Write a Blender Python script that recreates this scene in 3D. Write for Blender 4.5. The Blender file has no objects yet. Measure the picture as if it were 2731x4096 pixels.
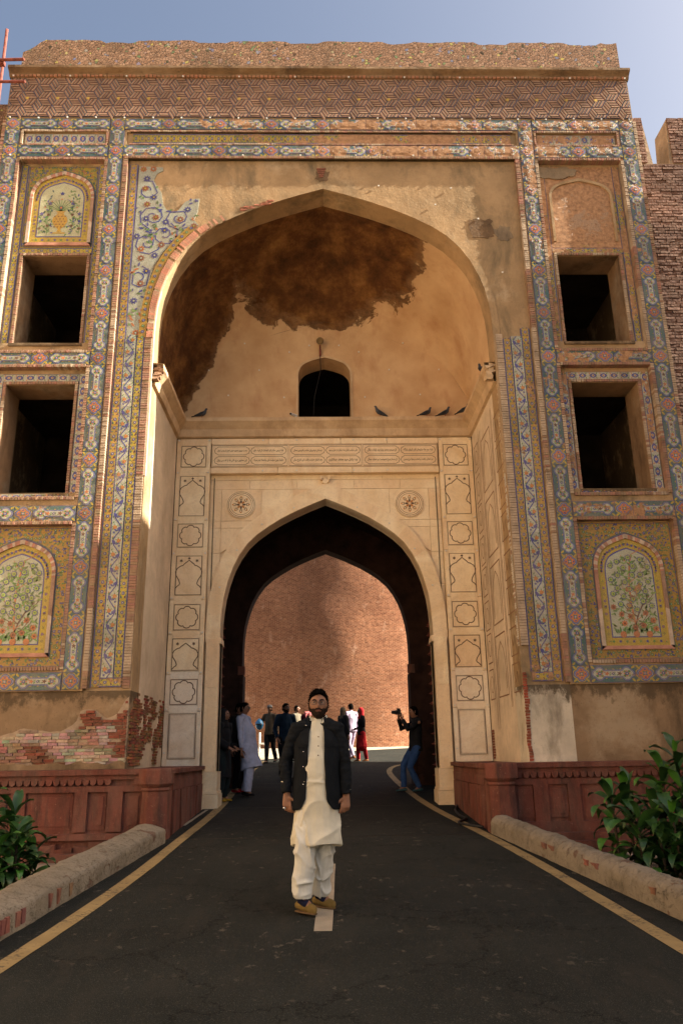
import bpy, bmesh, math, random
import numpy as np
from mathutils import Vector, Matrix, noise as mnoise
from mathutils.geometry import tessellate_polygon
R=math.radians; PI=math.pi
rnd=random.Random(7)
sc=bpy.context.scene
COL=sc.collection
# ---------------------------------------------------------------- camera, light, exposure
cd=bpy.data.cameras.new('camera'); cam=bpy.data.objects.new('camera',cd); COL.objects.link(cam); sc.camera=cam
PITCH,YAW,ROLL=R(17.1412),R(-1.4615),R(-0.9239)
_fw=Vector((-math.sin(YAW)*math.cos(PITCH),math.cos(YAW)*math.cos(PITCH),math.sin(PITCH)))
_rt=Vector((math.cos(YAW),math.sin(YAW),0)); _up=_rt.cross(_fw)
_r=_rt*math.cos(ROLL)+_up*math.sin(ROLL); _u=_up*math.cos(ROLL)-_rt*math.sin(ROLL)
m=Matrix((_r,_u,-_fw)).transposed().to_4x4(); m.translation=Vector((-0.0626,0,1.24)); cam.matrix_world=m
cd.sensor_fit='VERTICAL'; cd.sensor_height=24; cd.lens=3135.55/4096*24; cd.clip_start=.1; cd.clip_end=2000
SHADE_H=14.6
SUN_EL,SUN_IN=R(34),R(6.0)           # sun nearly in the plane of the facade, from the right
sdir=Vector((math.cos(SUN_IN)*math.cos(SUN_EL),-math.sin(SUN_IN)*math.cos(SUN_EL),math.sin(SUN_EL)))
sl=bpy.data.lights.new('sun','SUN'); sl.energy=5.0; sl.angle=R(.55); sl.color=(1,.92,.76)
so=bpy.data.objects.new('sun',sl); COL.objects.link(so); so.rotation_euler=sdir.to_track_quat('Z','Y').to_euler(); so.location=(30,-10,30)
w=bpy.data.worlds.new('World'); sc.world=w; w.use_nodes=True
nt=w.node_tree; bg=nt.nodes['Background']; sky=nt.nodes.new('ShaderNodeTexSky'); sky.sky_type='NISHITA'; sky.sun_disc=False
sky.sun_elevation=SUN_EL; sky.sun_rotation=math.atan2(sdir.x,sdir.y); sky.air_density=1.0; sky.dust_density=7.0; sky.ozone_density=0.0
nt.links.new(sky.outputs[0],bg.inputs[0]); bg.inputs[1].default_value=.056
sc.view_settings.view_transform='Standard'; sc.view_settings.look='None'; sc.view_settings.gamma=1; sc.view_settings.exposure=2.1
sc.cycles.max_bounces=7; sc.cycles.diffuse_bounces=5; sc.cycles.glossy_bounces=2

# ---------------------------------------------------------------- materials
MATS={}
def node(nt,t,**k):
    n=nt.nodes.new(t)
    for a,v in k.items():
        if a=='i':
            for kk,vv in v.items(): n.inputs[kk].default_value=vv
        else: setattr(n,a,v)
    return n
def ramp(nt,src,stops,interp='LINEAR'):
    r=nt.nodes.new('ShaderNodeValToRGB'); cr=r.color_ramp; cr.interpolation=interp
    while len(cr.elements)<len(stops): cr.elements.new(.5)
    for e,(p,c) in zip(cr.elements,stops): e.position=p; e.color=(c,c,c,1) if isinstance(c,(int,float)) else (*c,1)
    nt.links.new(src,r.inputs[0]); return r.outputs[0]
def mixc(nt,f,a,b,mode='MIX'):
    m=nt.nodes.new('ShaderNodeMix'); m.data_type='RGBA'; m.blend_type=mode
    for s,v in ((0,f),(6,a),(7,b)):
        if hasattr(v,'links') or hasattr(v,'is_linked'): nt.links.new(v,m.inputs[s])
        elif isinstance(v,(int,float)): m.inputs[s].default_value=v
        else: m.inputs[s].default_value=(*v,1)
    return m.outputs[2]
def nz(nt,vec,scale,detail=6,rough=.55,dist=0,stretch=None,off=None):
    if stretch or off:
        mp=node(nt,'ShaderNodeMapping'); nt.links.new(vec,mp.inputs[0])
        if stretch: mp.inputs['Scale'].default_value=stretch
        if off: mp.inputs['Location'].default_value=off
        vec=mp.outputs[0]
    n=node(nt,'ShaderNodeTexNoise',i={'Scale':scale,'Detail':detail,'Roughness':rough,'Distortion':dist}); nt.links.new(vec,n.inputs['Vector']); return n.outputs[0]
def math_(nt,op,a,b=None,clamp=False):
    m=nt.nodes.new('ShaderNodeMath'); m.operation=op; m.use_clamp=clamp
    for i,v in enumerate((a,b)):
        if v is None: continue
        if isinstance(v,(int,float)): m.inputs[i].default_value=v
        else: nt.links.new(v,m.inputs[i])
    return m.outputs[0]
def newmat(name,rough=.9,spec=.25):
    mt=bpy.data.materials.new(name); mt.use_nodes=True; MATS[name]=mt
    nt=mt.node_tree; b=nt.nodes['Principled BSDF']; b.inputs['Roughness'].default_value=rough
    b.inputs['Specular IOR Level'].default_value=spec
    g=node(nt,'ShaderNodeNewGeometry'); return mt,nt,b,g.outputs['Position']
def bump(nt,b,h,strength=.4,dist=.02):
    bm=node(nt,'ShaderNodeBump',i={'Strength':strength,'Distance':dist}); nt.links.new(h,bm.inputs['Height']); nt.links.new(bm.outputs[0],b.inputs['Normal'])
def simple(name,c,rough=.8,var=.25,scale=8,bs=30,bst=.3,bd=.01,spec=.25,metal=0):
    """one colour with cloudy variation and fine relief"""
    mt,nt,b,P=newmat(name,rough,spec); b.inputs['Metallic'].default_value=metal
    n=nz(nt,P,scale); c1=[x*(1-var) for x in c]; c2=[min(1,x*(1+var)) for x in c]
    nt.links.new(ramp(nt,n,[(.3,c1),(.7,c2)]),b.inputs['Base Color'])
    if bst: bump(nt,b,nz(nt,P,bs,4),bst,bd)
    return mt
def attrmat(name,rough=.85,var=.2,scale=6,spec=.25,bs=25,bst=.3,bd=.01,wash=None):
    """per-face colour 'col' with cloudy variation"""
    mt,nt,b,P=newmat(name,rough,spec); a=node(nt,'ShaderNodeAttribute',attribute_name='col')
    n=nz(nt,P,scale,8,.65); v=ramp(nt,n,[(.3,1-var),(.7,1+var)])
    c=mixc(nt,1,a.outputs['Color'],v,'MULTIPLY')
    if wash:
        wn=nz(nt,P,wash[1],8,.7,off=(3,1,7)); c=mixc(nt,ramp(nt,wn,[(wash[2],0),(wash[2]+.06,wash[3])]),c,wash[0])
    nt.links.new(c,b.inputs['Base Color'])
    if bst: bump(nt,b,nz(nt,P,bs,5),bst,bd)
    return mt
PL=(.38,.255,.14)   # bare warm lime plaster
def plaster(name,c=PL,dark=(.13,.085,.045),amt=.5,streak=True,pale=(.56,.42,.27),pit=.5,mild=None):
    mt,nt,b,P=newmat(name,.95,.15)
    n=nz(nt,P,1.1,9,.62); c0=mixc(nt,ramp(nt,n,[(.32,0),(.7,1)]),[x*.72 for x in c],[min(1,x*1.18) for x in c])
    n3=nz(nt,P,7,6,.6,off=(5,3,2)); c0=mixc(nt,ramp(nt,n3,[(.45,0),(.75,.55)]),c0,[x*.7 for x in c])
    n4=nz(nt,P,.9,8,.7,off=(11,3,5)); c0=mixc(nt,ramp(nt,n4,[(.52,0),(.66,.6)]),c0,pale)
    if streak:
        n2=nz(nt,P,1.0,9,.7,.3,(1.4,1.4,.55),(2,9,4)); c0=mixc(nt,ramp(nt,n2,[(.50,0),(.68,amt)]),c0,dark)
    if mild:   # black growth creeping down from the ledge above
        s_=node(nt,'ShaderNodeSeparateXYZ'); nt.links.new(P,s_.inputs[0]); t=math_(nt,'DIVIDE',math_(nt,'SUBTRACT',s_.outputs[2],mild[0]),mild[1]-mild[0])
        k=math_(nt,'ADD',math_(nt,'MINIMUM',t,1.0),math_(nt,'MULTIPLY',math_(nt,'SUBTRACT',nz(nt,P,3.2,9,.75,0,(1,1,.7),(7,7,7)),.5),4.2))
        c0=mixc(nt,ramp(nt,k,[(.55,0),(.95,mild[2])]),c0,dark)
    sp=nz(nt,P,38,3,.6); c0=mixc(nt,ramp(nt,sp,[(.28,.5),(.36,0)]),c0,[x*.4 for x in c])
    nt.links.new(c0,b.inputs['Base Color'])
    h=math_(nt,'ADD',math_(nt,'MULTIPLY',nz(nt,P,5,3,.5),.8),math_(nt,'ADD',math_(nt,'MULTIPLY',nz(nt,P,24,6,.62),.45),math_(nt,'MULTIPLY',ramp(nt,sp,[(.30,0),(.38,1)]),.5))); bump(nt,b,h,pit,.022)
    return mt
plaster('plaster_warm',PL,(.12,.095,.06),.85,True,(.50,.39,.26),.5,mild=(11.15,11.6,.35)); plaster('plaster_niche',(.58,.41,.25),(.20,.11,.055),.5,True,(.60,.46,.31),.45)
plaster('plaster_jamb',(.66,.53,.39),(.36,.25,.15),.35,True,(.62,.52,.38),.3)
plaster('plaster_low',(.27,.18,.105),(.07,.05,.03),.85,True,(.42,.33,.22),.5,mild=(1.78,2.12,.75)); plaster('cornice_plaster',(.20,.125,.07),(.05,.035,.025),.85,True,(.28,.2,.13),.8)
plaster('plaster_white',(.62,.54,.42),(.07,.05,.03),.8,True,(.68,.62,.5),.4,mild=(1.85,2.12,.9))
plaster('reveal_plaster',(.26,.16,.09),(.05,.03,.02),.8,True,(.3,.25,.18),.5)
plaster('cement',(.29,.215,.14),(.07,.055,.04),.9,True,(.3,.25,.18),.6); plaster('kerb_render',(.33,.27,.20),(.10,.08,.06),.8,True,(.42,.36,.28),.9)
mt,nt,b,P=newmat('kerb_worn',.95,.12)   # cracked lime render over brick
n=nz(nt,P,1.8,8,.65); c0=mixc(nt,ramp(nt,n,[(.3,0),(.7,1)]),(.20,.165,.12),(.31,.26,.195))
n=nz(nt,P,6,9,.72,off=(2,5,1)); c0=mixc(nt,ramp(nt,n,[(.52,0),(.66,.6)]),c0,(.12,.098,.072))
n=nz(nt,P,2.6,8,.7,off=(9,5,1)); pk=ramp(nt,n,[(.62,0),(.64,.7)]); c0=mixc(nt,pk,c0,(.16,.08,.055))
v=node(nt,'ShaderNodeTexVoronoi',feature='DISTANCE_TO_EDGE',i={'Scale':4.2}); vd=node(nt,'ShaderNodeVectorMath',operation='ADD'); nt.links.new(P,vd.inputs[0]); nn_=node(nt,'ShaderNodeTexNoise',i={'Scale':5.0,'Detail':6.0}); nt.links.new(P,nn_.inputs['Vector']); nt.links.new(nn_.outputs['Color'],vd.inputs[1]); nt.links.new(vd.outputs[0],v.inputs['Vector'])
ck=ramp(nt,v.outputs['Distance'],[(0,.6),(.014,0)]); c0=mixc(nt,ck,c0,(.05,.038,.028)); nt.links.new(c0,b.inputs['Base Color'])
bump(nt,b,math_(nt,'SUBTRACT',math_(nt,'ADD',math_(nt,'MULTIPLY',nz(nt,P,14,8,.72),1.0),math_(nt,'MULTIPLY',pk,-.5)),ck),.9,.03)
# niche vault: sound render with a big peeled patch of dark rough masonry
mt,nt,b,P=newmat('vault_plaster',.95,.1)
n=nz(nt,P,1.2,8,.6); c0=mixc(nt,ramp(nt,n,[(.3,0),(.7,1)]),(.46,.285,.15),(.62,.425,.25))
n4=nz(nt,P,2.6,8,.65,0,(1,1,.5)); c0=mixc(nt,ramp(nt,n4,[(.52,0),(.7,.45)]),c0,(.34,.16,.075))
sep=node(nt,'ShaderNodeSeparateXYZ'); nt.links.new(P,sep.inputs[0]); X,Y,Zc=sep.outputs
# the patch: an off-centre lobed field hanging from the crown; signed by position on the vault
ax=math_(nt,'ABSOLUTE',math_(nt,'ADD',X,.12)); 
low=math_(nt,'ADD',9.50,math_(nt,'MULTIPLY',math_(nt,'POWER',ax,1.1),.25))          # lower edge, a V
lowl=math_(nt,'ADD',math_(nt,'MULTIPLY',math_(nt,'ADD',X,1.7),2.2),9.95)                 # left side drops
sel=math_(nt,'LESS_THAN',X,-1.7); 
edge=math_(nt,'ADD',math_(nt,'MULTIPLY',low,math_(nt,'SUBTRACT',1,sel)),math_(nt,'MULTIPLY',lowl,sel))
ew=math_(nt,'MULTIPLY',math_(nt,'SUBTRACT',nz(nt,P,2.1,10,.72,.4),.5),1.3)
dd=math_(nt,'ADD',math_(nt,'SUBTRACT',Zc,edge),ew)
rx=math_(nt,'SUBTRACT',math_(nt,'SUBTRACT',1.85,X),math_(nt,'MULTIPLY',math_(nt,'SUBTRACT',nz(nt,P,2,6,.6),.5),.8))
dd=math_(nt,'MINIMUM',dd,rx)
msk=ramp(nt,dd,[(.0,0),(.03,.75),(.25,1)])
rk=nz(nt,P,2.2,10,.68); rough_c=ramp(nt,rk,[(.3,(.05,.024,.012)),(.48,(.12,.052,.02)),(.6,(.20,.095,.032)),(.75,(.33,.18,.06))])
nt.links.new(mixc(nt,msk,c0,rough_c),b.inputs['Base Color'])
hh=math_(nt,'ADD',math_(nt,'MULTIPLY',msk,math_(nt,'SUBTRACT',math_(nt,'MULTIPLY',nz(nt,P,6,8,.7),1.6),2.2)),math_(nt,'MULTIPLY',nz(nt,P,10,6,.6),.3)); bump(nt,b,hh,.8,.06)
# glazed mosaic: face colours, fallen glaze shows bedding plaster; object value 'wear'
mt,nt,b,P=newmat('glazed_tile',.45,.35); a=node(nt,'ShaderNodeAttribute',attribute_name='col')
wr=node(nt,'ShaderNodeAttribute',attribute_name='wear',attribute_type='OBJECT')
n=math_(nt,'ADD',math_(nt,'MULTIPLY',nz(nt,P,1.5,4,.6),.55),math_(nt,'MULTIPLY',nz(nt,P,9,8,.72),.45))
k=math_(nt,'ADD',n,math_(nt,'MULTIPLY',math_(nt,'SUBTRACT',wr.outputs['Fac'],.5),.5))
msk=ramp(nt,k,[(.60,0),(.625,1)])
pn=nz(nt,P,14,6,.65); pc=ramp(nt,pn,[(.3,(.20,.11,.06)),(.6,(.42,.235,.125)),(.8,(.5,.32,.2))])
fade=nz(nt,P,5,6,.7,off=(4,4,4)); col=mixc(nt,ramp(nt,fade,[(.3,.08),(.75,.6)]),a.outputs['Color'],(.27,.19,.12))
vv=ramp(nt,nz(nt,P,60,3,.6),[(.3,.75),(.7,1.15)]); col=mixc(nt,1,col,vv,'MULTIPLY')
oi=node(nt,'ShaderNodeObjectInfo'); col=mixc(nt,1,col,ramp(nt,oi.outputs['Random'],[(0,(.70,.72,.70)),(.5,(.98,.95,.92)),(1,(1.12,1.1,1.05))]),'MULTIPLY')
nt.links.new(mixc(nt,msk,col,pc),b.inputs['Base Color']); nt.links.new(ramp(nt,msk,[(0,.42),(1,.95)]),b.inputs['Roughness'])
bump(nt,b,math_(nt,'ADD',math_(nt,'MULTIPLY',msk,-.9),math_(nt,'MULTIPLY',nz(nt,P,30,6,.6),.5)),.5,.012)
attrmat('brick_strip',.92,.3,5,wash=((.42,.33,.24),.75,.6,.4),bs=30,bst=.4)
attrmat('brick_pink',.92,.3,4,bs=30,bst=.4)
attrmat('old_brick',.93,.35,6,bs=22,bst=.6,bd=.02)
attrmat('wall_brick',.93,.35,1.2,bs=22,bst=.6,bd=.02)
simple('mortar',(.34,.25,.17),.95,.3,5,30,.6,.02); simple('mortar_dark',(.12,.075,.05),.95,.4,4,30,.6,.02)
attrmat('inlay',.7,.15,8,bst=0)
# parapet rubble
mt,nt,b,P=newmat('rubble_mosaic',.95,.15)
v=node(nt,'ShaderNodeTexVoronoi',feature='DISTANCE_TO_EDGE',i={'Scale':19.0}); nt.links.new(P,v.inputs['Vector'])
v2=node(nt,'ShaderNodeTexVoronoi',i={'Scale':19.0}); nt.links.new(P,v2.inputs['Vector'])
hs=node(nt,'ShaderNodeSeparateColor'); nt.links.new(v2.outputs['Color'],hs.inputs[0])
cc=ramp(nt,hs.outputs[0],[(0,(.22,.125,.078)),(.5,(.29,.17,.105)),(.86,(.35,.215,.14)),(.91,(.35,.215,.14)),(.92,(.15,.17,.3)),(.95,(.45,.35,.1)),(.97,(.18,.24,.12)),(1,(.05,.03,.02))])
st=nz(nt,P,.9,8,.7,off=(8,2,1)); cc=mixc(nt,ramp(nt,st,[(.5,0),(.68,.65)]),cc,(.13,.085,.05))
e=ramp(nt,v.outputs['Distance'],[(.0,0),(.09,1)]); cc=mixc(nt,e,(.17,.10,.06),cc)
nt.links.new(cc,b.inputs['Base Color']); bump(nt,b,e,.9,.03)
# marble
def marble(name,c,stain):
    mt,nt,b,P=newmat(name,.5,.35)
    oi=node(nt,'ShaderNodeObjectInfo'); n=nz(nt,P,1.6,8,.6,1.2); c0=mixc(nt,ramp(nt,n,[(.35,0),(.68,1)]),c,[c[0]*.86,c[1]*.78,c[2]*.68])
    c0=mixc(nt,ramp(nt,oi.outputs['Random'],[(0,0),(1,.42)]),c0,(.70,.45,.25))
    n2=nz(nt,P,1.3,9,.66,.5,(2.2,2.2,.5),(1,2,3)); c0=mixc(nt,ramp(nt,n2,[(.5,0),(.72,stain)]),c0,(.50,.28,.14))
    vn=nz(nt,P,3,9,.7,2.5); c0=mixc(nt,ramp(nt,vn,[(.485,0),(.5,.3),(.515,0)]),c0,(.3,.25,.2))
    gr=nz(nt,P,25,6,.7); c0=mixc(nt,ramp(nt,gr,[(.3,.35),(.42,0)]),c0,(.35,.25,.16))
    nt.links.new(c0,b.inputs['Base Color']); bump(nt,b,nz(nt,P,20,5,.6),.12,.01)
marble('marble',(.88,.74,.51),.35); marble('marble_pale',(.86,.80,.67),.25)
# red sandstone
mt,nt,b,P=newmat('red_sandstone',.85,.25)
n=nz(nt,P,2.2,8,.65); c0=mixc(nt,ramp(nt,n,[(.3,0),(.7,1)]),(.10,.028,.018),(.20,.062,.042))
n=nz(nt,P,3,8,.7,0,(2.5,2.5,.5)); c0=mixc(nt,ramp(nt,n,[(.46,0),(.66,.85)]),c0,(.045,.024,.018))
n=nz(nt,P,28,5,.7); c0=mixc(nt,ramp(nt,n,[(.62,0),(.7,.5)]),c0,(.4,.24,.18)); c0=mixc(nt,ramp(nt,nz(nt,P,1.7,9,.72,0,(1,1,.6),(4,1,9)),[(.45,.05),(.68,.55)]),c0,(.20,.115,.085))
nt.links.new(c0,b.inputs['Base Color']); bump(nt,b,nz(nt,P,16,7,.65),.5,.02)
# asphalt
mt,nt,b,P=newmat('asphalt',.95,.08)
n=nz(nt,P,.7,8,.6); c0=mixc(nt,ramp(nt,n,[(.3,0),(.7,1)]),(.0135,.0150,.0130),(.0250,.0262,.0225))
n=nz(nt,P,160,2,.5); c0=mixc(nt,ramp(nt,n,[(.58,0),(.7,.55)]),c0,(.13,.115,.1))
n=nz(nt,P,9,6,.7,0,(1,.7,1),(3,3,3)); n2=nz(nt,P,.55,5,.6,off=(6,2,0)); pm=math_(nt,'MULTIPLY',ramp(nt,n,[(.60,0),(.66,1)]),ramp(nt,n2,[(.40,0),(.58,.9)]))
c0=mixc(nt,pm,c0,(.10,.085,.065)); c0=mixc(nt,ramp(nt,nz(nt,P,2.4,10,.75,0,(1.6,.5,1)),[(.5,0),(.62,.5)]),c0,(.036,.032,.026)); vc=node(nt,'ShaderNodeTexVoronoi',feature='DISTANCE_TO_EDGE',i={'Scale':.55}); vd=node(nt,'ShaderNodeVectorMath',operation='ADD'); nt.links.new(P,vd.inputs[0]); nn_=node(nt,'ShaderNodeTexNoise',i={'Scale':1.6,'Detail':6.0,'Roughness':.7}); nt.links.new(P,nn_.inputs['Vector']); nt.links.new(nn_.outputs['Color'],vd.inputs[1]); nt.links.new(vd.outputs[0],vc.inputs['Vector']); c0=mixc(nt,ramp(nt,vc.outputs['Distance'],[(0,.8),(.008,0)]),c0,(.006,.0055,.005)); 
nt.links.new(c0,b.inputs['Base Color']); bump(nt,b,nz(nt,P,140,3,.6),.6,.008)
def paint(name,c,lo):
    mt,nt,b,P=newmat(name,.8,.3)
    n=nz(nt,P,2.2,9,.75); n1=nz(nt,P,24,5,.7,0,(1,2.5,1)); k=math_(nt,'ADD',math_(nt,'MULTIPLY',n,.5),math_(nt,'MULTIPLY',n1,.5))
    c0=mixc(nt,ramp(nt,nz(nt,P,5,6,.6),[(.3,0),(.7,1)]),c,[x*.72 for x in c])
    nt.links.new(mixc(nt,ramp(nt,k,[(lo,0),(lo+.03,1)]),c0,(.05,.04,.03)),b.inputs['Base Color']); bump(nt,b,nz(nt,P,120,3,.6),.4,.006)
paint('paint_yellow',(.34,.235,.10),.54); paint('paint_white',(.36,.30,.22),.62)
simple('soil',(.09,.065,.045),.95,.4,3,20,.8,.04); simple('paving',(.22,.17,.13),.9,.35,2.5,30,.5,.01); simple('earth',(.16,.12,.08),.95,.3,.5,3,.5,.05)
simple('iron_rust',(.18,.05,.035),.7,.4,9,40,.3); simple('black_rubber',(.012,.012,.013),.6,.2,9,40,.1,.002,.4)
simple('old_timber',(.035,.024,.016),.85,.5,3,18,.6,.02); simple('white_plastic',(.62,.6,.56),.5,.1); simple('dark_glass',(.01,.01,.012),.1,.1,5,5,0,.01,.6)
simple('metal_grey',(.25,.25,.25),.4,.2,8,30,.1,.002,.5,.8); simple('lamp_brass',(.16,.10,.04),.6,.4,9,30,.4)
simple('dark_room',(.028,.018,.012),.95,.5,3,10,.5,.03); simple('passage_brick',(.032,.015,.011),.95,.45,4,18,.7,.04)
# far brickwork uses UV in metres
def brickmat(name,c1,c2,mo,dark,scale=1.0):
    mt,nt,b,P=newmat(name,.93,.15); tc=node(nt,'ShaderNodeTexCoord')
    br=node(nt,'ShaderNodeTexBrick',i={'Scale':scale,'Brick Width':.19,'Row Height':.055,'Mortar Size':.009,'Mortar Smooth':.3,'Bias':-.1,'Color1':(*c1,1),'Color2':(*c2,1),'Mortar':(*mo,1)})
    wv=nz(nt,tc.outputs['UV'],2.2,3,.5); mv=node(nt,'ShaderNodeVectorMath',operation='ADD'); cb=node(nt,'ShaderNodeCombineXYZ'); nt.links.new(math_(nt,'MULTIPLY',math_(nt,'SUBTRACT',wv,.5),.08),cb.inputs[1])
    nt.links.new(tc.outputs['UV'],mv.inputs[0]); nt.links.new(cb.outputs[0],mv.inputs[1]); nt.links.new(mv.outputs[0],br.inputs['Vector'])
    c=br.outputs['Color']
    c=mixc(nt,ramp(nt,nz(nt,P,.5,8,.65),[(.38,0),(.66,.45)]),c,[(x*.6) for x in c2])
    c=mixc(nt,ramp(nt,nz(nt,P,1.4,9,.7,off=(3,2,1)),[(.58,0),(.7,.5)]),c,dark)
    c=mixc(nt,ramp(nt,nz(nt,P,2.3,9,.7,off=(9,2,1),stretch=(1,1,.6)),[(.58,0),(.7,.7)]),c,(.5,.3,.2))
    c=mixc(nt,1,c,ramp(nt,nz(nt,P,9,6,.7),[(.3,.7),(.7,1.3)]),'MULTIPLY')
    nt.links.new(c,b.inputs['Base Color'])
    h=math_(nt,'ADD',math_(nt,'MULTIPLY',br.outputs['Fac'],-1),math_(nt,'MULTIPLY',nz(nt,P,5,8,.7),1.4)); bump(nt,b,h,.7,.03)
brickmat('bastion_brick',(.31,.125,.062),(.185,.064,.033),(.42,.26,.16),(.09,.032,.018))
# leaves
mt,nt,b,P=newmat('leaf_green',.42,.35); a=node(nt,'ShaderNodeAttribute',attribute_name='col'); oi=node(nt,'ShaderNodeObjectInfo')
c=mixc(nt,1,a.outputs['Color'],ramp(nt,oi.outputs['Random'],[(0,(.5,.55,.5)),(.6,(1,1,1)),(1,(1.6,1.9,.9))]),'MULTIPLY'); nt.links.new(c,b.inputs['Base Color'])
b.inputs['Subsurface Weight'].default_value=0.0

# ---------------------------------------------------------------- mesh helpers
class PB:
    """collects polygons with a colour and a material slot each"""
    def __init__(s): s.v=[];s.f=[];s.c=[];s.m=[]
    def poly(s,pts,col=(.5,.5,.5),m=0):
        n=len(s.v); s.v+= [tuple(p) for p in pts]; s.f.append(tuple(range(n,n+len(pts)))); s.c.append(col); s.m.append(m)
    def mesh(s,vs,fs,col=(.5,.5,.5),m=0):
        n=len(s.v); s.v+=[tuple(p) for p in vs]
        for f in fs: s.f.append(tuple(i+n for i in f)); s.c.append(col); s.m.append(m)
    def box(s,x0,x1,y0,y1,z0,z1,col=(.5,.5,.5),m=0,j=0,skip=''):
        J=(lambda:rnd.uniform(-j,j)) if j else (lambda:0)
        v=[(x+J(),y+J(),z+J()) for z in (z0,z1) for y in (y0,y1) for x in (x0,x1)]
        F={'b':(0,2,3,1),'t':(4,5,7,6),'f':(0,1,5,4),'k':(2,6,7,3),'l':(0,4,6,2),'r':(1,3,7,5)}
        s.mesh(v,[F[k] for k in F if k not in skip],col,m)
    def flat(s,pts,y,col,m=0):  # polygon in XZ facing -Y
        a=sum(pts[i][0]*pts[(i+1)%len(pts)][1]-pts[(i+1)%len(pts)][0]*pts[i][1] for i in range(len(pts)))
        if a<0: pts=pts[::-1]
        s.poly([(x,y,z) for x,z in pts],col,m)
    def prism(s,pts,y0,y1,col=(.5,.5,.5),m=0,holes=(),back=False):
        """XZ outline (with holes) from front y0 back to y1"""
        def area(q): return sum(q[i][0]*q[(i+1)%len(q)][1]-q[(i+1)%len(q)][0]*q[i][1] for i in range(len(q)))
        loops=[pts if area(pts)>0 else pts[::-1]]+[h if area(h)<0 else h[::-1] for h in holes]
        flatp=[p for l in loops for p in l]
        tris=tessellate_polygon([[Vector((x,z,0)) for x,z in l] for l in loops])
        fs=[]
        for t in tris:
            a,b_,c_=[flatp[i] for i in t]; ar=(b_[0]-a[0])*(c_[1]-a[1])-(c_[0]-a[0])*(b_[1]-a[1])
            if abs(ar)<1e-9: continue
            fs.append(t if ar>0 else (t[0],t[2],t[1]))
        s.mesh([(x,y0,z) for x,z in flatp],fs,col,m)
        if back: s.mesh([(x,y1,z) for x,z in flatp],[f[::-1] for f in fs],col,m)
        for l in loops:
            n=len(l); s.mesh([(x,y0,z) for x,z in l]+[(x,y1,z) for x,z in l],[(i,n+i,n+(i+1)%n,(i+1)%n) for i in range(n)],col,m)
    def build(s,name,mats,parent=None,loc=None,smooth=False,merge=False,link=True):
        me=bpy.data.meshes.new(name); me.from_pydata(s.v,[],s.f)
        if isinstance(mats,str): mats=[mats]
        for k in mats: me.materials.append(MATS[k])
        me.polygons.foreach_set('material_index',s.m)
        at=me.attributes.new('col','FLOAT_COLOR','FACE'); arr=np.ones((len(s.c),4),np.float32); arr[:,:3]=np.array(s.c,np.float32).reshape(-1,3) if s.c else 0; at.data.foreach_set('color',arr.ravel())
        if merge:
            bm=bmesh.new(); bm.from_mesh(me); bmesh.ops.remove_doubles(bm,verts=bm.verts,dist=merge); bm.to_mesh(me); bm.free()
        if smooth: me.polygons.foreach_set('use_smooth',[True]*len(me.polygons))
        me.update(); o=bpy.data.objects.new(name,me)
        if link: COL.objects.link(o)
        if parent: o.parent=parent
        if loc: o.location=loc
        return o
def put(me,name,parent,loc=(0,0,0),rot=(0,0,0),scale=(1,1,1),wear=None):
    o=bpy.data.objects.new(name,me); COL.objects.link(o); o.parent=parent; o.location=loc; o.rotation_euler=rot; o.scale=scale
    if wear is not None: o['wear']=float(wear)
    return o
def thing(name,label,cat,loc=(0,0,0),rz=0,group=None):
    o=bpy.data.objects.new(name,None); COL.objects.link(o); o.location=loc; o.rotation_euler=(0,0,rz); o.empty_display_size=.2
    tag(o,label,cat,group); return o
def tag(o,label,cat,group=None):
    o['label']=label; o['category']=cat
    if group: o['group']=group
    return o
def structure(o): o['kind']='structure'; return o
def stuff(o): o['kind']='stuff'; return o
ARC=[(1,0),(.998,.1),(.99,.2),(.972,.3),(.94,.4),(.895,.5),(.835,.59),(.76,.67),(.67,.735),(.56,.795),(.43,.855),(.29,.908),(.15,.955),(0,1)]
def arch(a,sp,ap,x0=0,full=True,bot=None):
    """points of a four-centred arch, left springing over the apex to the right springing"""
    h=ap-sp; rt=[(x0+u*a,sp+v*h) for u,v in ARC]; lf=[(x0-u*a,sp+v*h) for u,v in ARC]
    p=lf+rt[::-1][1:]
    if bot is not None: p=[(x0-a,bot)]+p+[(x0+a,bot)]
    return p
def ring(pb,P0,P1,y0,y1,col,m=0,segcol=None):
    """band between outline P0 (inner) and P1 (outer), same length, proud from y1 to y0"""
    n=len(P0)
    for i in range(n-1):
        a,b_,c_,d=P0[i],P0[i+1],P1[i+1],P1[i]; cl=segcol(i) if segcol else col
        pb.flat([a,b_,c_,d],y0,cl,m)
        pb.poly([(d[0],y0,d[1]),(c_[0],y0,c_[1]),(c_[0],y1,c_[1]),(d[0],y1,d[1])],cl,m)
        pb.poly([(a[0],y0,a[1]),(a[0],y1,a[1]),(b_[0],y1,b_[1]),(b_[0],y0,b_[1])],cl,m)
def ribbon(pb,pts,wd,y,col,closed=False):
    n=len(pts); L=[];Rr=[]
    for i in range(n):
        a=pts[(i-1)%n] if closed or i>0 else pts[i]; b_=pts[(i+1)%n] if closed or i<n-1 else pts[i]
        dx,dz=b_[0]-a[0],b_[1]-a[1]; l=math.hypot(dx,dz) or 1; nx,nz_=-dz/l*wd/2,dx/l*wd/2
        L.append((pts[i][0]+nx,pts[i][1]+nz_)); Rr.append((pts[i][0]-nx,pts[i][1]-nz_))
    for i in range(n if closed else n-1):
        j=(i+1)%n; pb.flat([Rr[i],Rr[j],L[j],L[i]],y,col)
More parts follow.
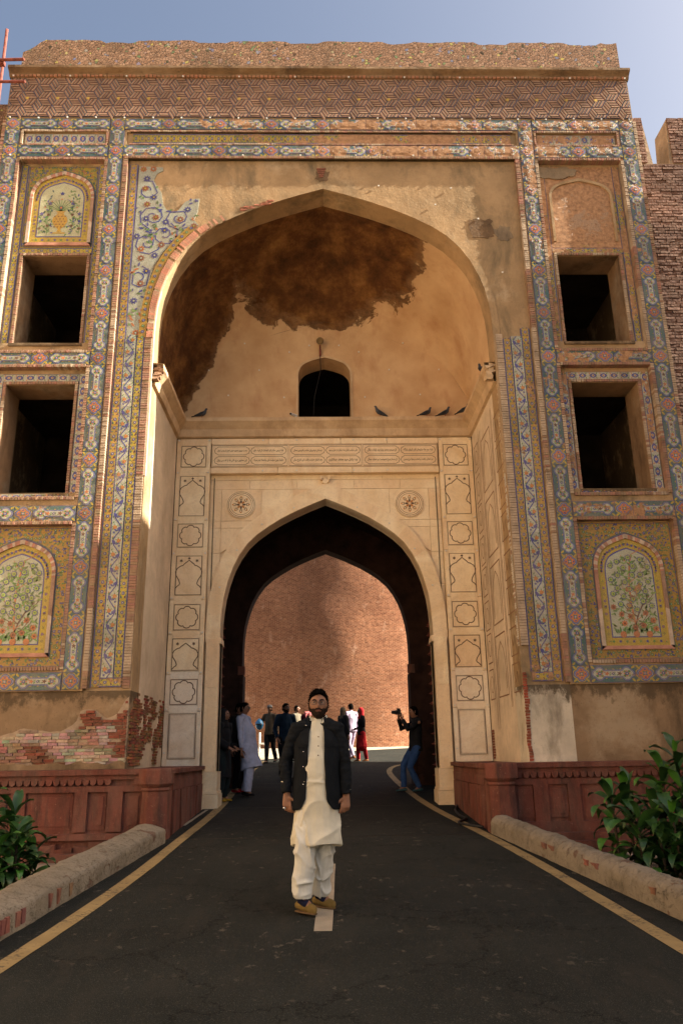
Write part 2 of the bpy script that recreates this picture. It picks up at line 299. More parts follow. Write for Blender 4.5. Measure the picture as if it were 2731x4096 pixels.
def disc(pb,x,z,r,y,col,n=8,k=0,amp=0):
    pb.flat([(x+r*(1+amp*math.cos(k*t))*math.cos(t),z+r*(1+amp*math.cos(k*t))*math.sin(t)) for t in [2*PI*i/n for i in range(n)]],y,col)
def leafp(pb,x,z,l,w_,a,y,col):
    c,s_=math.cos(a),math.sin(a); P=[(0,0),(l*.3,w_*.5),(l*.7,w_*.35),(l,0),(l*.6,-w_*.45),(l*.25,-w_*.3)]
    pb.flat([(x+u*c-v*s_,z+u*s_+v*c) for u,v in P],y,col)
def petals(pb,x,z,r,k,y,col,a0=0,wd=.55):
    for i in range(k): leafp(pb,x,z,r,r*wd,a0+2*PI*i/k,y,col)
# ================================================================ ground and road
F0=11.7; PY=14.2
def gz(y): return .0556*(max(-12,min(34,y))-7.2)
def wear_at(x,z):
    w=.40
    w+=.06*max(0,(z-10.8)/1.5)
    sm=lambda t:max(0,min(1,t))
    w+=.10*sm(x+.5)+.14*sm(x/2)*sm((z-8.2)/1.2)+.10*sm((4.0-abs(x))/2)*sm(z-10.6)
    if z<2.6: w+=.15
    if abs(z-7.54)<.2 and 3.9<abs(x)<5.5: w+=.16
    if abs(z-4.86)<.2 and 3.9<abs(x)<5.5: w+=.12
    return w
pb=PB(); ys=[-60,-12,-6,-2,0,2,4,6.05,6.1,8,11.75,11.8,14,18,24,30,34,60,400]; xs=[-400,-60,-20,-8,-4,-2,0,2,4,8,20,60,400]
def tz(y): return -.07 if 6.08<y<11.78 else gz(y)-.03
for i in range(len(xs)-1):
    for j in range(len(ys)-1):
        a,b_,c,d=xs[i],xs[i+1],ys[j],ys[j+1]; pb.poly([(a,c,tz(c)),(b_,c,tz(c)),(b_,d,tz(d)),(a,d,tz(d))])
structure(pb.build('ground',['earth']))
def kx(y,s=1): return (2.13+(11-y)*.131) if s>0 else (2.10+(10.9-y)*.085)
pb=PB(); ry=[-15,-8,-3,0,2,4,6,8,10,11,11.01,14.19,14.2,18.49,18.5,22,26,30,34,60]
def rw(y):
    if y<=11: return kx(y)
    if y<14.195: return 2.12
    if y<18.495: return 2.5
    return 30
for j in range(len(ry)-1):
    a,b_=ry[j],ry[j+1]; wa,wb=rw(a+1e-6),rw(b_-1e-6)
    if b_-a<.02: continue
    N=6
    la,lb=(wa,wb) if a>10.9 else (kx(a,-1)+.05,kx(b_,-1)+.05)
    for i in range(N): f=i/N; g=(i+1)/N; pb.poly([(-la+(la+wa)*f,a,gz(a)),(-la+(la+wa)*g,a,gz(a)),(-lb+(lb+wb)*g,b_,gz(b_)),(-lb+(lb+wb)*f,b_,gz(b_))])
structure(pb.build('road',['asphalt']))
def roadline(name,pts,wd,matn,lift=.005):
    pb=PB(); P=[]
    for i in range(len(pts)-1):   # catmull
        p0=pts[max(0,i-1)];p1=pts[i];p2=pts[i+1];p3=pts[min(len(pts)-1,i+2)]
        for k in range(8):
            t=k/8; P.append([.5*((2*p1[c])+(-p0[c]+p2[c])*t+(2*p0[c]-5*p1[c]+4*p2[c]-p3[c])*t*t+(-p0[c]+3*p1[c]-3*p2[c]+p3[c])*t**3) for c in (0,1)])
    P.append(list(pts[-1]))
    L=[]
    for i,p in enumerate(P):
        a=P[max(0,i-1)];b_=P[min(len(P)-1,i+1)]; dx,dy=b_[0]-a[0],b_[1]-a[1]; l=math.hypot(dx,dy); nx,ny=-dy/l*wd/2,dx/l*wd/2
        nx+=rnd.uniform(-.003,.003)
        L.append(((p[0]+nx,p[1]+ny),(p[0]-nx,p[1]-ny)))
    for i in range(len(L)-1):
        q=[L[i][1],L[i+1][1],L[i+1][0],L[i][0]]; pb.poly([(x,y,gz(y)+lift) for x,y in q])
    return structure(pb.build(name,[matn]))
roadline('road_line',[(-2.9,-2),(-2.62,2),(-2.3,5.0),(-2.09,7.2),(-1.98,9),(-1.93,10.8),(-1.86,13),(-1.86,15),(-1.93,18),(-2.0,22),(-2.0,26)],.14,'paint_yellow')
roadline('road_line',[(2.95,-2),(2.72,2),(2.44,5.0),(2.30,7.2),(2.19,9),(2.03,10.8),(1.84,12.5),(1.70,14),(1.60,16),(1.55,19),(1.62,21.5),(1.95,23.2),(2.6,24.2)],.14,'paint_yellow')
roadline('road_line',[(-.085,6.56),(-.02,9.16)],.135,'paint_white')
roadline('road_line',[(.0,12.2),(.02,14.4)],.13,'paint_white')
roadline('road_line',[(-2.1,12.2),(-2.06,13.2),(-2.02,14.0)],.05,'paint_white',.006)
# paving between kerb walls and the plinth
for sx in (-1,1):
    pb=PB(); pb.box(min(sx*2.4,sx*9),max(sx*2.4,sx*9),9.9,11.2,-.3,-.045); structure(pb.build('paving',['paving']))
    pb=PB()
    n=24
    for i in range(n):
        for j in range(12):
            x0,x1=sx*(2.98+i*.35),sx*(2.98+(i+1)*.35); y0,y1=6.1+j*.316,6.1+(j+1)*.316
            hh=lambda x,y: -.05+.05*mnoise.noise(Vector((x*1.7,y*1.7,0)))
            q=[(x0,y0),(x1,y0),(x1,y1),(x0,y1)]; q=q if sx>0 else q[::-1]
            pb.poly([(x,y,hh(x,y)) for x,y in q])
    stuff(pb.build('soil_bed',['soil'],smooth=True,merge=.001))

# ================================================================ gateway
GW=thing('gateway','monumental gatehouse with mosaic tile bands, deep pointed vault and marble doorway over the road','gateway',(0,F0,gz(F0)))
GP=GW
def gpart(pb,name,mats,**k):
    o=pb.build(name,mats,**k); o.parent=GW; o.matrix_parent_inverse=Matrix.Translation((0,-F0,-gz(F0))); return o
def sub(me,name,par,loc,rot=(0,0,0),scale=(1,1,1),wear=None):
    # children of a part: parts sit at the world origin, so world coordinates work
    return put(me,name,par,loc,rot,scale,wear)
B=1.03
# masonry core (warm plaster): boxes between openings
pb=PB()
def mb(x0,x1,z0,z1,y=F0,y1=F0+.65,m=0):
    for sx in (-1,1):
        a,b_=(x0,x1) if sx>0 else (-x1,-x0); pb.box(a,b_,y,y1,z0,z1,m=m)
D=.10
mb(5.46,5.78,B,12.43); mb(3.56,3.88,2.17,12.43)
for z0,z1 in ((11.52,11.86),(12.14,12.43),(7.41,7.66),(4.70,5.12),(2.17,2.48)): mb(3.88,5.46,z0,z1)
mb(3.88,5.46,11.86,12.14,F0+.035)
AX0,AX1=4.10,5.20
# recess A (top niche + window)
mb(3.88,5.46,9.57,11.52,F0+D); mb(3.88,AX0,7.86,9.57,F0+D); mb(AX1,5.46,7.86,9.57,F0+D); mb(3.88,5.46,7.66,7.86,F0+D-.04)
# recess B (lower window)
mb(3.88,5.46,7.11,7.41,F0+D); mb(3.88,AX0,5.22,7.11,F0+D); mb(5.22,5.46,5.22,7.11,F0+D); mb(3.88,5.46,5.12,5.22,F0+D-.05)
# recess C
mb(3.88,5.46,2.48,4.70,F0+D)
# strip above the vault
for a,b_,z0,z1,y in ((-3.56,3.56,11.55,11.88,F0),(-3.56,3.56,12.14,12.43,F0),(-3.56,3.56,11.88,12.14,F0+.035)): pb.box(a,b_,y,F0+.65,z0,z1)
pb.box(-5.78,5.78,F0,F0+.65,12.43,13.36)
gpart(pb,'facade_wall',['plaster_warm'])
# pendentive wall round the great arch
SA=2.87
pb=PB()
pb.prism([(-3.56,2.17),(-SA,2.17)]+arch(SA,7.95,10.97)+[(SA,2.17),(3.56,2.17),(3.56,11.55),(-3.56,11.55)],F0+.06,F0+.55)
gpart(pb,'spandrel_wall',['plaster_warm'])
# lower walls
def lowwall(sx):
    pb=PB(); a,b_=(SA,3.56) if sx>0 else (-3.56,-SA)
    pb.box(a,b_,F0+.03,F0+.55,B,2.17,m=1 if sx>0 else 0)
    a,b_=(3.56,5.46) if sx>0 else (-5.46,-3.56); pb.box(a,b_,F0+.03,F0+.65,B,2.17)
    gpart(pb,'lower_wall',['plaster_low','plaster_white'])
lowwall(1); lowwall(-1)
# great arch rim: rolled edge of render
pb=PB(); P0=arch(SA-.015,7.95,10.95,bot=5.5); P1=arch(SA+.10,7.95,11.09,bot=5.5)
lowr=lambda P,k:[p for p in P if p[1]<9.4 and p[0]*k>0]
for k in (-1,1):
    A_,B_=lowr(P0,k),lowr(P1,k); m_=min(len(A_),len(B_)); pb=PB(); (A_,B_)=(A_[:m_],B_[:m_]) if k<0 else (A_[-m_:],B_[-m_:]); ring(pb,A_,B_,F0+.05,F0+.10,(.5,.4,.3)); gpart(pb,'arch_rim',['plaster_jamb' if k<0 else 'plaster_warm'])  # left lower rim made paler: its sunlit strip is painted in
i0=[i for i,p in enumerate(P0) if p[1]>=8.6]; pb=PB(); ring(pb,P0[i0[0]:i0[-1]+1],P1[i0[0]:i0[-1]+1],F0+.052,F0+.10,(.5,.4,.3)); gpart(pb,'arch_rim',['plaster_warm'])
# niche side walls, vault and back wall
pb=PB(); N=24; V=[];Fc=[]
prof=arch(SA,7.95,10.97)
for (x,z) in ():pass
TT=[.195]+[.2+.8*i/14 for i in range(1,15)]
YA=F0+.06
def vault(x,z,t):
    if t<=.2: return (x,YA+t/.2*.5,z)
    s=(t-.2)/.8*PI/2; kz=max(0,(z-7.95)/3.02)
    sh=1-math.cos(s)
    zz=7.95+(z-7.95)*(1-.42*sh*min(1,kz*1.6)); xx=x*(1-.30*sh*kz**.7)
    y=YA+.5+(PY-YA-.5)*math.sin(s)
    return (xx,y,zz)
def fine(P,n=3):
    o=[]
    for i in range(len(P)-1):
        for k in range(n): o.append((P[i][0]+(P[i+1][0]-P[i][0])*k/n,P[i][1]+(P[i+1][1]-P[i][1])*k/n))
    return o+[P[-1]]
pf=fine([(-SA,7.3)]+prof+[(SA,7.3)],3)
for t in TT:
    for x,z in pf:
        x2,y2,z2=vault(x,z,t)
        nn=.03*mnoise.noise(Vector((x2*1.3,y2*1.3,z2*1.3))) if t>.2 and z>7.4 else 0
        V.append((x2*(1-nn*.3),y2,z2+nn))
n=len(pf)
for i in range(len(TT)-1):
    for j in range(n-1): Fc.append((i*n+j,i*n+j+1,(i+1)*n+j+1,(i+1)*n+j))
pb.mesh(V,[f[::-1] for f in Fc]); o=gpart(pb,'vault',['vault_plaster'],smooth=True)
pb=PB(); bc=[vault(x,z,1) for x,z in pf]; WA=arch(.52,8.45,8.88)
pb.prism([(p[0],p[2]) for p in bc],PY,PY+.5,holes=[[(-.52,7.53)]+WA+[(.52,7.53)]])
gpart(pb,'back_wall',['vault_plaster'])
pb=PB()
for sx in (-1,1):   # jambs below the vault
    xs_=(SA,SA+.45) if sx>0 else (-SA-.45,-SA)
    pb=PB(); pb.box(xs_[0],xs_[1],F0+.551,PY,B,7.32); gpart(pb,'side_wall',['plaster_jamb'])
pb=PB(); ring(pb,arch(.52,8.45,8.88,bot=7.53),arch(.56,8.45,8.93,bot=7.53),PY-.02,PY+.01,(.3,.2,.1)); gpart(pb,'niche_window_rim',['plaster_niche'])
# rooms behind the openings
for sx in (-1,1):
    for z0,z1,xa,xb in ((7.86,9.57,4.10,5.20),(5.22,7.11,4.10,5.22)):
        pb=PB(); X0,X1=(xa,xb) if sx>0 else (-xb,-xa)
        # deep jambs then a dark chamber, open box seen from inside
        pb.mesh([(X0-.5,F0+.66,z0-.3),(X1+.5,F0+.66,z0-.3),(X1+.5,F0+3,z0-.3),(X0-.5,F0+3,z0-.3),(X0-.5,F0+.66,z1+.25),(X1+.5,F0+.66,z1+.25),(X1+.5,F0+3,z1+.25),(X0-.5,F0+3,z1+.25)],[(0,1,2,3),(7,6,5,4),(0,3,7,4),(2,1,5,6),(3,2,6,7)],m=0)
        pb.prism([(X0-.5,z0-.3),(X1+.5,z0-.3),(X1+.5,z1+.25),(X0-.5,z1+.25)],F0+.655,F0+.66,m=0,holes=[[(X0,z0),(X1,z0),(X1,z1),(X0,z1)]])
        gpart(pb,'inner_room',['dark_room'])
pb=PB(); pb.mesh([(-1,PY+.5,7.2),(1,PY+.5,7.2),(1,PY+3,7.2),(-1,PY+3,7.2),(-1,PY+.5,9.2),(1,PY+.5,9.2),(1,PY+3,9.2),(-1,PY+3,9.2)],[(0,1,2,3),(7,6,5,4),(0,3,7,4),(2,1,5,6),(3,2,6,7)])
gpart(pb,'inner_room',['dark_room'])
# opening linings with their own stained render
for sx in (-1,1):
    for z0,z1,xa,xb in ((7.86,9.57,4.10,5.20),(5.22,7.11,4.10,5.22)):
        X0,X1=(xa,xb) if sx>0 else (-xb,-xa); a=F0+D+.002; b_=F0+.65
        e=.004; pb=PB()
        pb.mesh([(X0+e,a,z0+e),(X1-e,a,z0+e),(X1-e,b_,z0+e),(X0+e,b_,z0+e),(X0+e,a,z1-e),(X1-e,a,z1-e),(X1-e,b_,z1-e),(X0+e,b_,z1-e)],[(0,1,2,3),(7,6,5,4),(0,3,7,4),(2,1,5,6)])
        gpart(pb,'opening_lining',['reveal_plaster'])
# roof, flanks and rear mass so no light leaks in
pb=PB(); pb.box(-5.72,5.72,F0+.66,18.5,13.0,13.3,skip='f'); pb.box(-5.76,-5.6,F0+.66,18.5,.4,13.0); pb.box(5.6,5.76,F0+.66,18.5,.4,13.0)
pb.box(-5.6,-2.4,18.2,18.5,.5,13); pb.box(2.4,5.6,18.2,18.5,.5,13); pb.box(-2.4,2.4,18.2,18.5,7.2,13)
pb.box(-3.4,3.4,PY+.51,PY+.6,9.3,13.0); pb.box(-3.5,3.5,F0+.66,PY+.5,11.5,11.6); pb.box(-3.6,-3.5,F0+.66,PY+.5,7.3,11.5); pb.box(3.5,3.6,F0+.66,PY+.5,7.3,11.5)
gpart(pb,'rear_masonry',['plaster_low'])
# ---- parapet
pb=PB(); N=110; X0,X1=-5.60,5.66; V=[];zt=[]
for i in range(N+1):
    x=X0+(X1-X0)*i/N
    z=14.22+.035*mnoise.noise(Vector((x*2.1,0,3)))+.03*mnoise.noise(Vector((x*7,0,1)))-(.05 if int(x*1.7+40)%3==0 else 0)
    if x<-5.2: z-=.06*(-5.2-x)/.1
    zt.append((x,z))
pb.prism([(X0,13.527),(X1,13.527)]+zt[::-1],F0-.06,F0+.6,back=True); gpart(pb,'parapet',['rubble_mosaic'])
# ---- cornice
pb=PB(); prof_=[(-.02,13.355),(-.05,13.38),(-.07,13.42),(-.13,13.455),(-.155,13.475),(-.155,13.525),(.3,13.53)]
NX=90
for i in range(NX):
    x0=-5.80+11.6*i/NX; x1=-5.80+11.6*(i+1)/NX
    for k in range(len(prof_)-1):
        (a,za),(b_,zb)=prof_[k],prof_[k+1]
        jt=lambda x,q:.012*mnoise.noise(Vector((x*5,q*9,2)))
        pb.poly([(x0,F0+a+jt(x0,za),za+jt(x0,za)),(x1,F0+a+jt(x1,za),za+jt(x1,za)),(x1,F0+b_+jt(x1,zb),zb+jt(x1,zb)),(x0,F0+b_+jt(x0,zb),zb+jt(x0,zb))],(.2,.13,.09))
for x,s_ in ((-5.80,1),(5.80,-1)):
    q=[(x,F0+a,z) for a,z in prof_]+[(x,F0+.3,13.36)]; pb.poly(q if s_<0 else q[::-1],(.2,.13,.09))
gpart(pb,'cornice',['cornice_plaster'])
pb=PB()
for i in range(150):
    x=-5.74+11.48*i/150; pb.box(x,x+.052,F0-.062,F0-.03,13.36,13.41,(.34+rnd.uniform(-.06,.05),.17,.10),j=.004)
stuff(gpart(pb,'cornice_brick_course',['brick_pink']))
# ---- frieze: lozenges of three parallel bricks in three directions
pb=PB(); pb.box(-5.76,5.76,F0-.012,F0-.001,12.47,13.35,(.065,.08,.17)); FR=gpart(pb,'frieze',['glazed_tile']); FR['wear']=.42
S=.185
def lozenge(dirang,otherang):
    d=(math.cos(dirang),math.sin(dirang)); o_=(math.cos(otherang),math.sin(otherang)); pb=PB()
    cols=[(.27,.15,.105),(.21,.112,.08),(.29,.165,.115)]
    for i in range(3):
        u0,u1=(i+.2)/3,(i+.8)/3; e0,e1=.07,.92
        P=[(d[0]*a*S+o_[0]*b_*S,d[1]*a*S+o_[1]*b_*S) for a,b_ in ((e0,u0),(e1,u0),(e1,u1),(e0,u1))]
        if (P[1][0]-P[0][0])*(P[2][1]-P[0][1])-(P[1][1]-P[0][1])*(P[2][0]-P[0][0])<0: P=P[::-1]
        pb.prism(P,-.016,0,cols[i],m=0)
        ribbon(pb,[((P[0][0]*.9+P[3][0]*.1),(P[0][1]*.9+P[3][1]*.1)),((P[1][0]*.9+P[2][0]*.1),(P[1][1]*.9+P[2][1]*.1))],.009,-.0175,(.34,.27,.18))
    return pb
allpos=[]; cw,ch=S*1.5,S*math.sqrt(3); c=0; x=-5.70
while x<6.0:
    z=12.47-S*.4+(ch/2 if c%2 else 0)
    while z<13.38+S*.6:
        allpos+=[(x,z,k) for k in range(3)]; z+=ch
    x+=cw; c+=1
rest=PB(); random_order=[]; clipped=[]
for x,z,k in allpos:   # keep whole lozenges inside the frieze
    a=k*2*PI/3; mz=z+S*(math.sin(a)+math.sin(a+2*PI/3))/2; mx=x+S*(math.cos(a)+math.cos(a+2*PI/3))/2
    if not(12.47-S*.42<mz<13.36+S*.42 and abs(mx)<5.76+S*.4): continue
    full=12.47+S*.44<mz<13.36-S*.44 and abs(mx)<5.76-S*.75
    (random_order if full else clipped).append((x,z,k))
random.Random(3).shuffle(random_order)
LQ=lozenge(0,2*PI/3).build('lozenge_a',['brick_pink'],link=False).data
LR=LQ
def bake(pb,me,x,y,z,rot,sx=1):
    c,s_=math.cos(rot),math.sin(rot); ca=me.attributes['col'].data
    vs=[(v.co.x*c*1-v.co.z*s_+x,y+v.co.y,v.co.x*s_+v.co.z*c+z) for v in me.vertices]
    n=len(pb.v); pb.v+=vs
    for p in me.polygons: pb.f.append(tuple(i+n for i in p.vertices)); pb.c.append(tuple(ca[p.index].color)[:3]); pb.m.append(0)
for i,(x,z,k) in enumerate(random_order):
    me=LQ if (k+int(z*9))%2 else LR
    if i<290:
        sub(me,'brick_lozenge',FR,(x,F0-.012,z),(0,-k*2*PI/3,0))
    else: bake(rest,me,x,F0-.012,z,k*2*PI/3)
def clip_bake(pb,me,x,y,z,rot):
    c,s_=math.cos(rot),math.sin(rot); ca=me.attributes['col'].data
    for p in me.polygons:
        q=[]
        for vi in p.vertices: v=me.vertices[vi].co; q.append((v.x*c-v.z*s_+x,y+v.y,v.x*s_+v.z*c+z))
        for ax_,lim,sg in ((2,12.475,1),(2,13.355,-1),(0,-5.75,1),(0,5.75,-1)):
            o=[]
            for i in range(len(q)):
                a,b_=q[i],q[(i+1)%len(q)]; da,db=sg*(a[ax_]-lim),sg*(b_[ax_]-lim)
                if da>=0: o.append(a)
                if da*db<0: t=da/(da-db); o.append(tuple(a[k]+(b_[k]-a[k])*t for k in range(3)))
            q=o
            if len(q)<3: break
        if len(q)>=3: pb.poly(q,tuple(ca[p.index].color)[:3])
for x,z,k in clipped: clip_bake(rest,LQ,x,F0-.012,z,k*2*PI/3)
for x,z in {(round(a[0],4),round(a[1],4)) for a in random_order+clipped}:   # yellow stars at the knots of the middle row
    if 12.8<z<13.02 and abs(x)<5.6: petals(rest,x,z,.04,6,F0-.034,(.50,.34,.08),0,.5)
pbk=rest.build('brick_lozenges',['brick_pink']); pbk.parent=FR; stuff(pbk)
# ================================================================ mosaic tile units (built about the origin in XZ, front towards -Y)
YE=(.42,.31,.025);OY=(.40,.235,.022);BL=(.025,.045,.28);WH=(.42,.45,.38);GR=(.07,.21,.05);TE=(.025,.115,.13);OR=(.52,.15,.04);PK=(.40,.20,.13);BR=(.10,.03,.02);LB=(.22,.30,.40)
def q4(r,n=24,lob=.30): return [(r*(1+lob*abs(math.cos(2*t))**.8-.12)*math.cos(t)*.86,r*(1+lob*abs(math.cos(2*t))**.8-.12)*math.sin(t)*.86) for t in [2*PI*i/n for i in range(n)]]
def corners(pb,w_,h,y):
    for sx in (-1,1):
        for sz in (-1,1):
            pb.flat([(sx*w_/2,sz*h/2),(sx*w_/2,sz*(h/2-.085)),(sx*(w_/2-.085),sz*h/2)],y,TE)
            leafp(pb,sx*w_*.5,sz*h*.5,.075,.035,math.atan2(-sz,-sx),y-.001,YE)
def u_rosette():
    pb=PB(); w_=h=.25; pb.prism([(-w_/2,-h/2),(w_/2,-h/2),(w_/2,h/2),(-w_/2,h/2)],-.004,0,YE); corners(pb,w_,h,-.0055)
    o=lambda r:[(x*r,z*r) for x,z in q4(1)]
    pb.flat(o(.118),-.007,BL); pb.flat(o(.104),-.0085,LB); pb.flat(o(.094),-.010,BL); pb.flat(o(.084),-.0115,OR)
    petals(pb,0,0,.05,4,-.013,GR,PI/4)
    for k in range(4): disc(pb,.06*math.cos(k*PI/2),.06*math.sin(k*PI/2),.014,-.013,BL,6)
    pb.flat([(-.022,-.022),(.022,-.022),(.022,.022),(-.022,.022)],-.0145,BL); pb.flat([(-.013,-.013),(.013,-.013),(.013,.013),(-.013,.013)],-.016,WH)
    return pb
def u_cartouche():
    pb=PB(); w_=.25;h=.6; pb.prism([(-w_/2,-h/2),(w_/2,-h/2),(w_/2,h/2),(-w_/2,h/2)],-.004,0,TE); corners(pb,w_,h,-.0055)
    for sx in (-1,1):
        for k in range(5): leafp(pb,sx*.075,-.11+k*.05,.05,.022,sx and (PI/2 if sx>0 else PI/2)+sx*.5,-.0055,YE if k%2==0 else GR)
    def shape(r1,wb,dz):
        P=[]
        for sz,off in ((1,.185),(-1,-.185)):
            q=[(x*r1,z*r1) for x,z in q4(1,28)]
            q=[(x,z+off) for x,z in q]; P.append(q)
        return P,[(-wb,-.16),(wb,-.16),(wb,.16),(-wb,.16)]
    for r1,wb,yy,c in ((.112,.062,-.0065,BL),(.101,.053,-.008,LB),(.093,.046,-.0095,BL),(.085,.039,-.011,WH)):
        P,bar=shape(r1,wb,0); pb.flat(P[0],yy,c);pb.flat(P[1],yy,c);pb.flat(bar,yy-.0004,c)
    for sz in (-1,1):
        z=.185*sz
        for k in range(4): disc(pb,.045*math.cos(k*PI/2+PI/4),z+.045*math.sin(k*PI/2+PI/4),.02,-.0125,GR if k%2 else (.2,.32,.12),7)
        for k in range(4): disc(pb,.036*math.cos(k*PI/2),z+.036*math.sin(k*PI/2),.012,-.013,OR,6)
        disc(pb,0,z,.027,-.014,BL,8); disc(pb,0,z,.012,-.0155,WH,5)
    disc(pb,0,0,.026,-.0125,BL,4); disc(pb,0,0,.012,-.014,WH,4)
    for sz in (-1,1):
        for a in (.7,2.4): leafp(pb,.03*math.cos(a),sz*.15,.035,.018,a,-.0125,OR); leafp(pb,.03*math.cos(a),sz*.03,.03,.016,a+3,-.0125,(.13,.3,.1))
    for sz in (-1,1): petals(pb,0,.085*sz,.036,5,-.0125,BR if sz>0 else OR,PI/2); disc(pb,.022,.05*sz,.01,-.013,GR,5); disc(pb,-.022,.12*sz,.01,-.013,OR,5)
    return pb
def u_vine():
    pb=PB(); w_=.19;h=.44; pb.prism([(-w_/2,-h/2),(w_/2,-h/2),(w_/2,h/2),(-w_/2,h/2)],-.004,0,WH)
    pts=[(.058*math.sin(2*PI*t/16),-h/2+h*t/16) for t in range(17)]; ribbon(pb,pts,.017,-.0055,BL)
    for sz,sx in ((-.11,1),(.11,-1)):
        leafp(pb,sx*.005,sz-.05,.10,.06,PI/2-sx*.75,-.007,BL); leafp(pb,sx*.01,sz-.055,.07,.03,PI/2+sx*1.1,-.007,BL)
        x=-sx*.038
        disc(pb,x,sz+.01,.034,-.007,OR,7,3,.2); disc(pb,x,sz+.012,.012,-.0085,YE,6)
        for a in (.4,1.5,2.6,3.7,4.9): leafp(pb,x+.03*math.cos(a),sz+.01+.03*math.sin(a),.034,.018,a+.5,-.006,GR if int(a*10)%2 else (.14,.3,.1))
        leafp(pb,sx*.07,sz+.03,.05,.024,PI/2+.4*sx,-.007,GR); leafp(pb,sx*.075,sz-.02,.04,.02,-PI/2,-.007,(.06,.12,.05))
        petals(pb,-sx*.05,sz-.075,.024,5,-.0065,BL,.3); leafp(pb,-sx*.075,sz+.07,.045,.022,PI/3,-.0065,GR); disc(pb,sx*.062,sz+.075,.012,-.007,OR,5)
    return pb
def u_yellow(base=OY):
    pb=PB(); w_=.135;h=.29; pb.prism([(-w_/2,-h/2),(w_/2,-h/2),(w_/2,h/2),(-w_/2,h/2)],-.004,0,BL); pb.flat([(-w_/2+.012,-h/2),(w_/2-.012,-h/2),(w_/2-.012,h/2),(-w_/2+.012,h/2)],-.0055,base)
    for z,c in ((-.073,BL),(.073,BL)):
        petals(pb,0,z,.033,6,-.007,c,0,.6); disc(pb,0,z,.012,-.0085,WH,5)
        for a in (.5,2.6,3.7,5.7): leafp(pb,.035*math.cos(a),z+.035*math.sin(a),.036,.018,a,-.0068,GR)
    for z in (0,-.14,.14):
        for sx in (-1,1): leafp(pb,sx*.012,z*.98,.04,.018,PI/2-sx*.9,-.0068,BR if sx>0 else GR); leafp(pb,sx*.04,z*.97,.026,.016,PI/2,-.0068,BL)
    return pb
def u_bud():
    pb=PB(); w_=.13;h=.20; pb.prism([(-w_/2,-h/2),(w_/2,-h/2),(w_/2,h/2),(-w_/2,h/2)],-.004,0,WH)
    pb.flat([(x*.045,z*.07) for x,z in [(math.cos(t)*(1-.3*abs(math.sin(t))**3),math.sin(t)) for t in [2*PI*i/14 for i in range(14)]]],-.0055,BL)
    disc(pb,0,0,.026,-.007,WH,8); disc(pb,0,0,.016,-.0085,OR,6)
    for sx in (-1,1):
        for sz in (-1,1): leafp(pb,sx*.02,sz*.055,.05,.02,math.atan2(sz*.5,sx),-.006,GR if sz>0 else OR)
    return pb
UM={k:f().build('tile_'+k,['glazed_tile'],link=False).data for k,f in (('rosette',u_rosette),('cartouche',u_cartouche),('vine',u_vine),('orange',u_yellow),('yellow',lambda:u_yellow(YE)),('bud',u_bud))}
UL={'rosette':.25,'cartouche':.6,'vine':.44,'orange':.29,'yellow':.29,'bud':.20}; UW={'rosette':.25,'cartouche':.25,'vine':.19,'orange':.135,'yellow':.135,'bud':.13}
UN={'rosette':'rosette_tile','cartouche':'cartouche_tile','vine':'vine_tile','orange':'floral_tile','yellow':'floral_tile','bud':'bud_tile'}
def band(name,vert,c,a,b_,seq,y,width,wearadd=0):
    """mosaic band: centre line c (x when vert, z when level) from a to b_; seq = motif names in order, stretched to fit"""
    tot=sum(UL[s] for s in seq); k=(b_-a)/tot
    pb=PB()
    if vert: pb.box(c-width/2-.01,c+width/2+.01,y,y+.02,a,b_,(.05,.06,.2))
    else: pb.box(a,b_,y,y+.02,c-width/2-.01,c+width/2+.01,(.05,.06,.2))
    par=gpart(pb,name,['glazed_tile']); par['wear']=.35
    p=a
    for s in seq:
        l=UL[s]*k; q=p+l/2; p+=l
        x,z=(c,q) if vert else (q,c)
        sub(UM[s],UN[s],par,(x,y-.001,z),(0,0 if vert else PI/2,0),(width/UW[s],1,k*(.985 if s in('rosette','cartouche') else 1)),wear_at(x,z)+wearadd)
    return par
RC=['rosette','cartouche']
for sx in (-1,1):
    for cx,wd in ((3.73,.24),(5.625,.25)):
        x=sx*cx
        for a,b_,n in ((2.31,4.86,3),(4.86,7.54,3),(7.54,11.71,5),(11.71,12.31,1)):
            rr=.12; seq=(['cartouche','rosette']*n)[:-1] if n>1 else ['cartouche']
            band('mosaic_band',True,x,a+rr,b_-rr,seq if n>1 else ['cartouche'],F0-.012,wd)
        for z in (2.31,4.86,7.54,11.71,12.31): 
            band('mosaic_band',True,x,z-.12,z+.12,['rosette'],F0-.012,wd)
    for z,wd in ((2.31,.24),(4.86,.24),(7.54,.23),(11.71,.24),(12.31,.22)):
        a,b_=sorted((sx*3.87,sx*5.49)); band('mosaic_band',False,z,a,b_,['cartouche','rosette','cartouche'],F0-.012,wd,.0)
    # small inset frame at the top of each side bay
    a,b_=sorted((sx*3.95,sx*5.39)); band('mosaic_panel',False,12.0,a,b_,['bud']*9,F0+.022,.2)
for z,wd in ((11.71,.24),(12.31,.22)): band('mosaic_band',False,z,-3.6,3.6,(['cartouche','rosette']*8)[:-1],F0-.012,wd,.03)
band('mosaic_panel',False,12.01,-3.45,3.45,['yellow']*30,F0+.022,.2,.06)
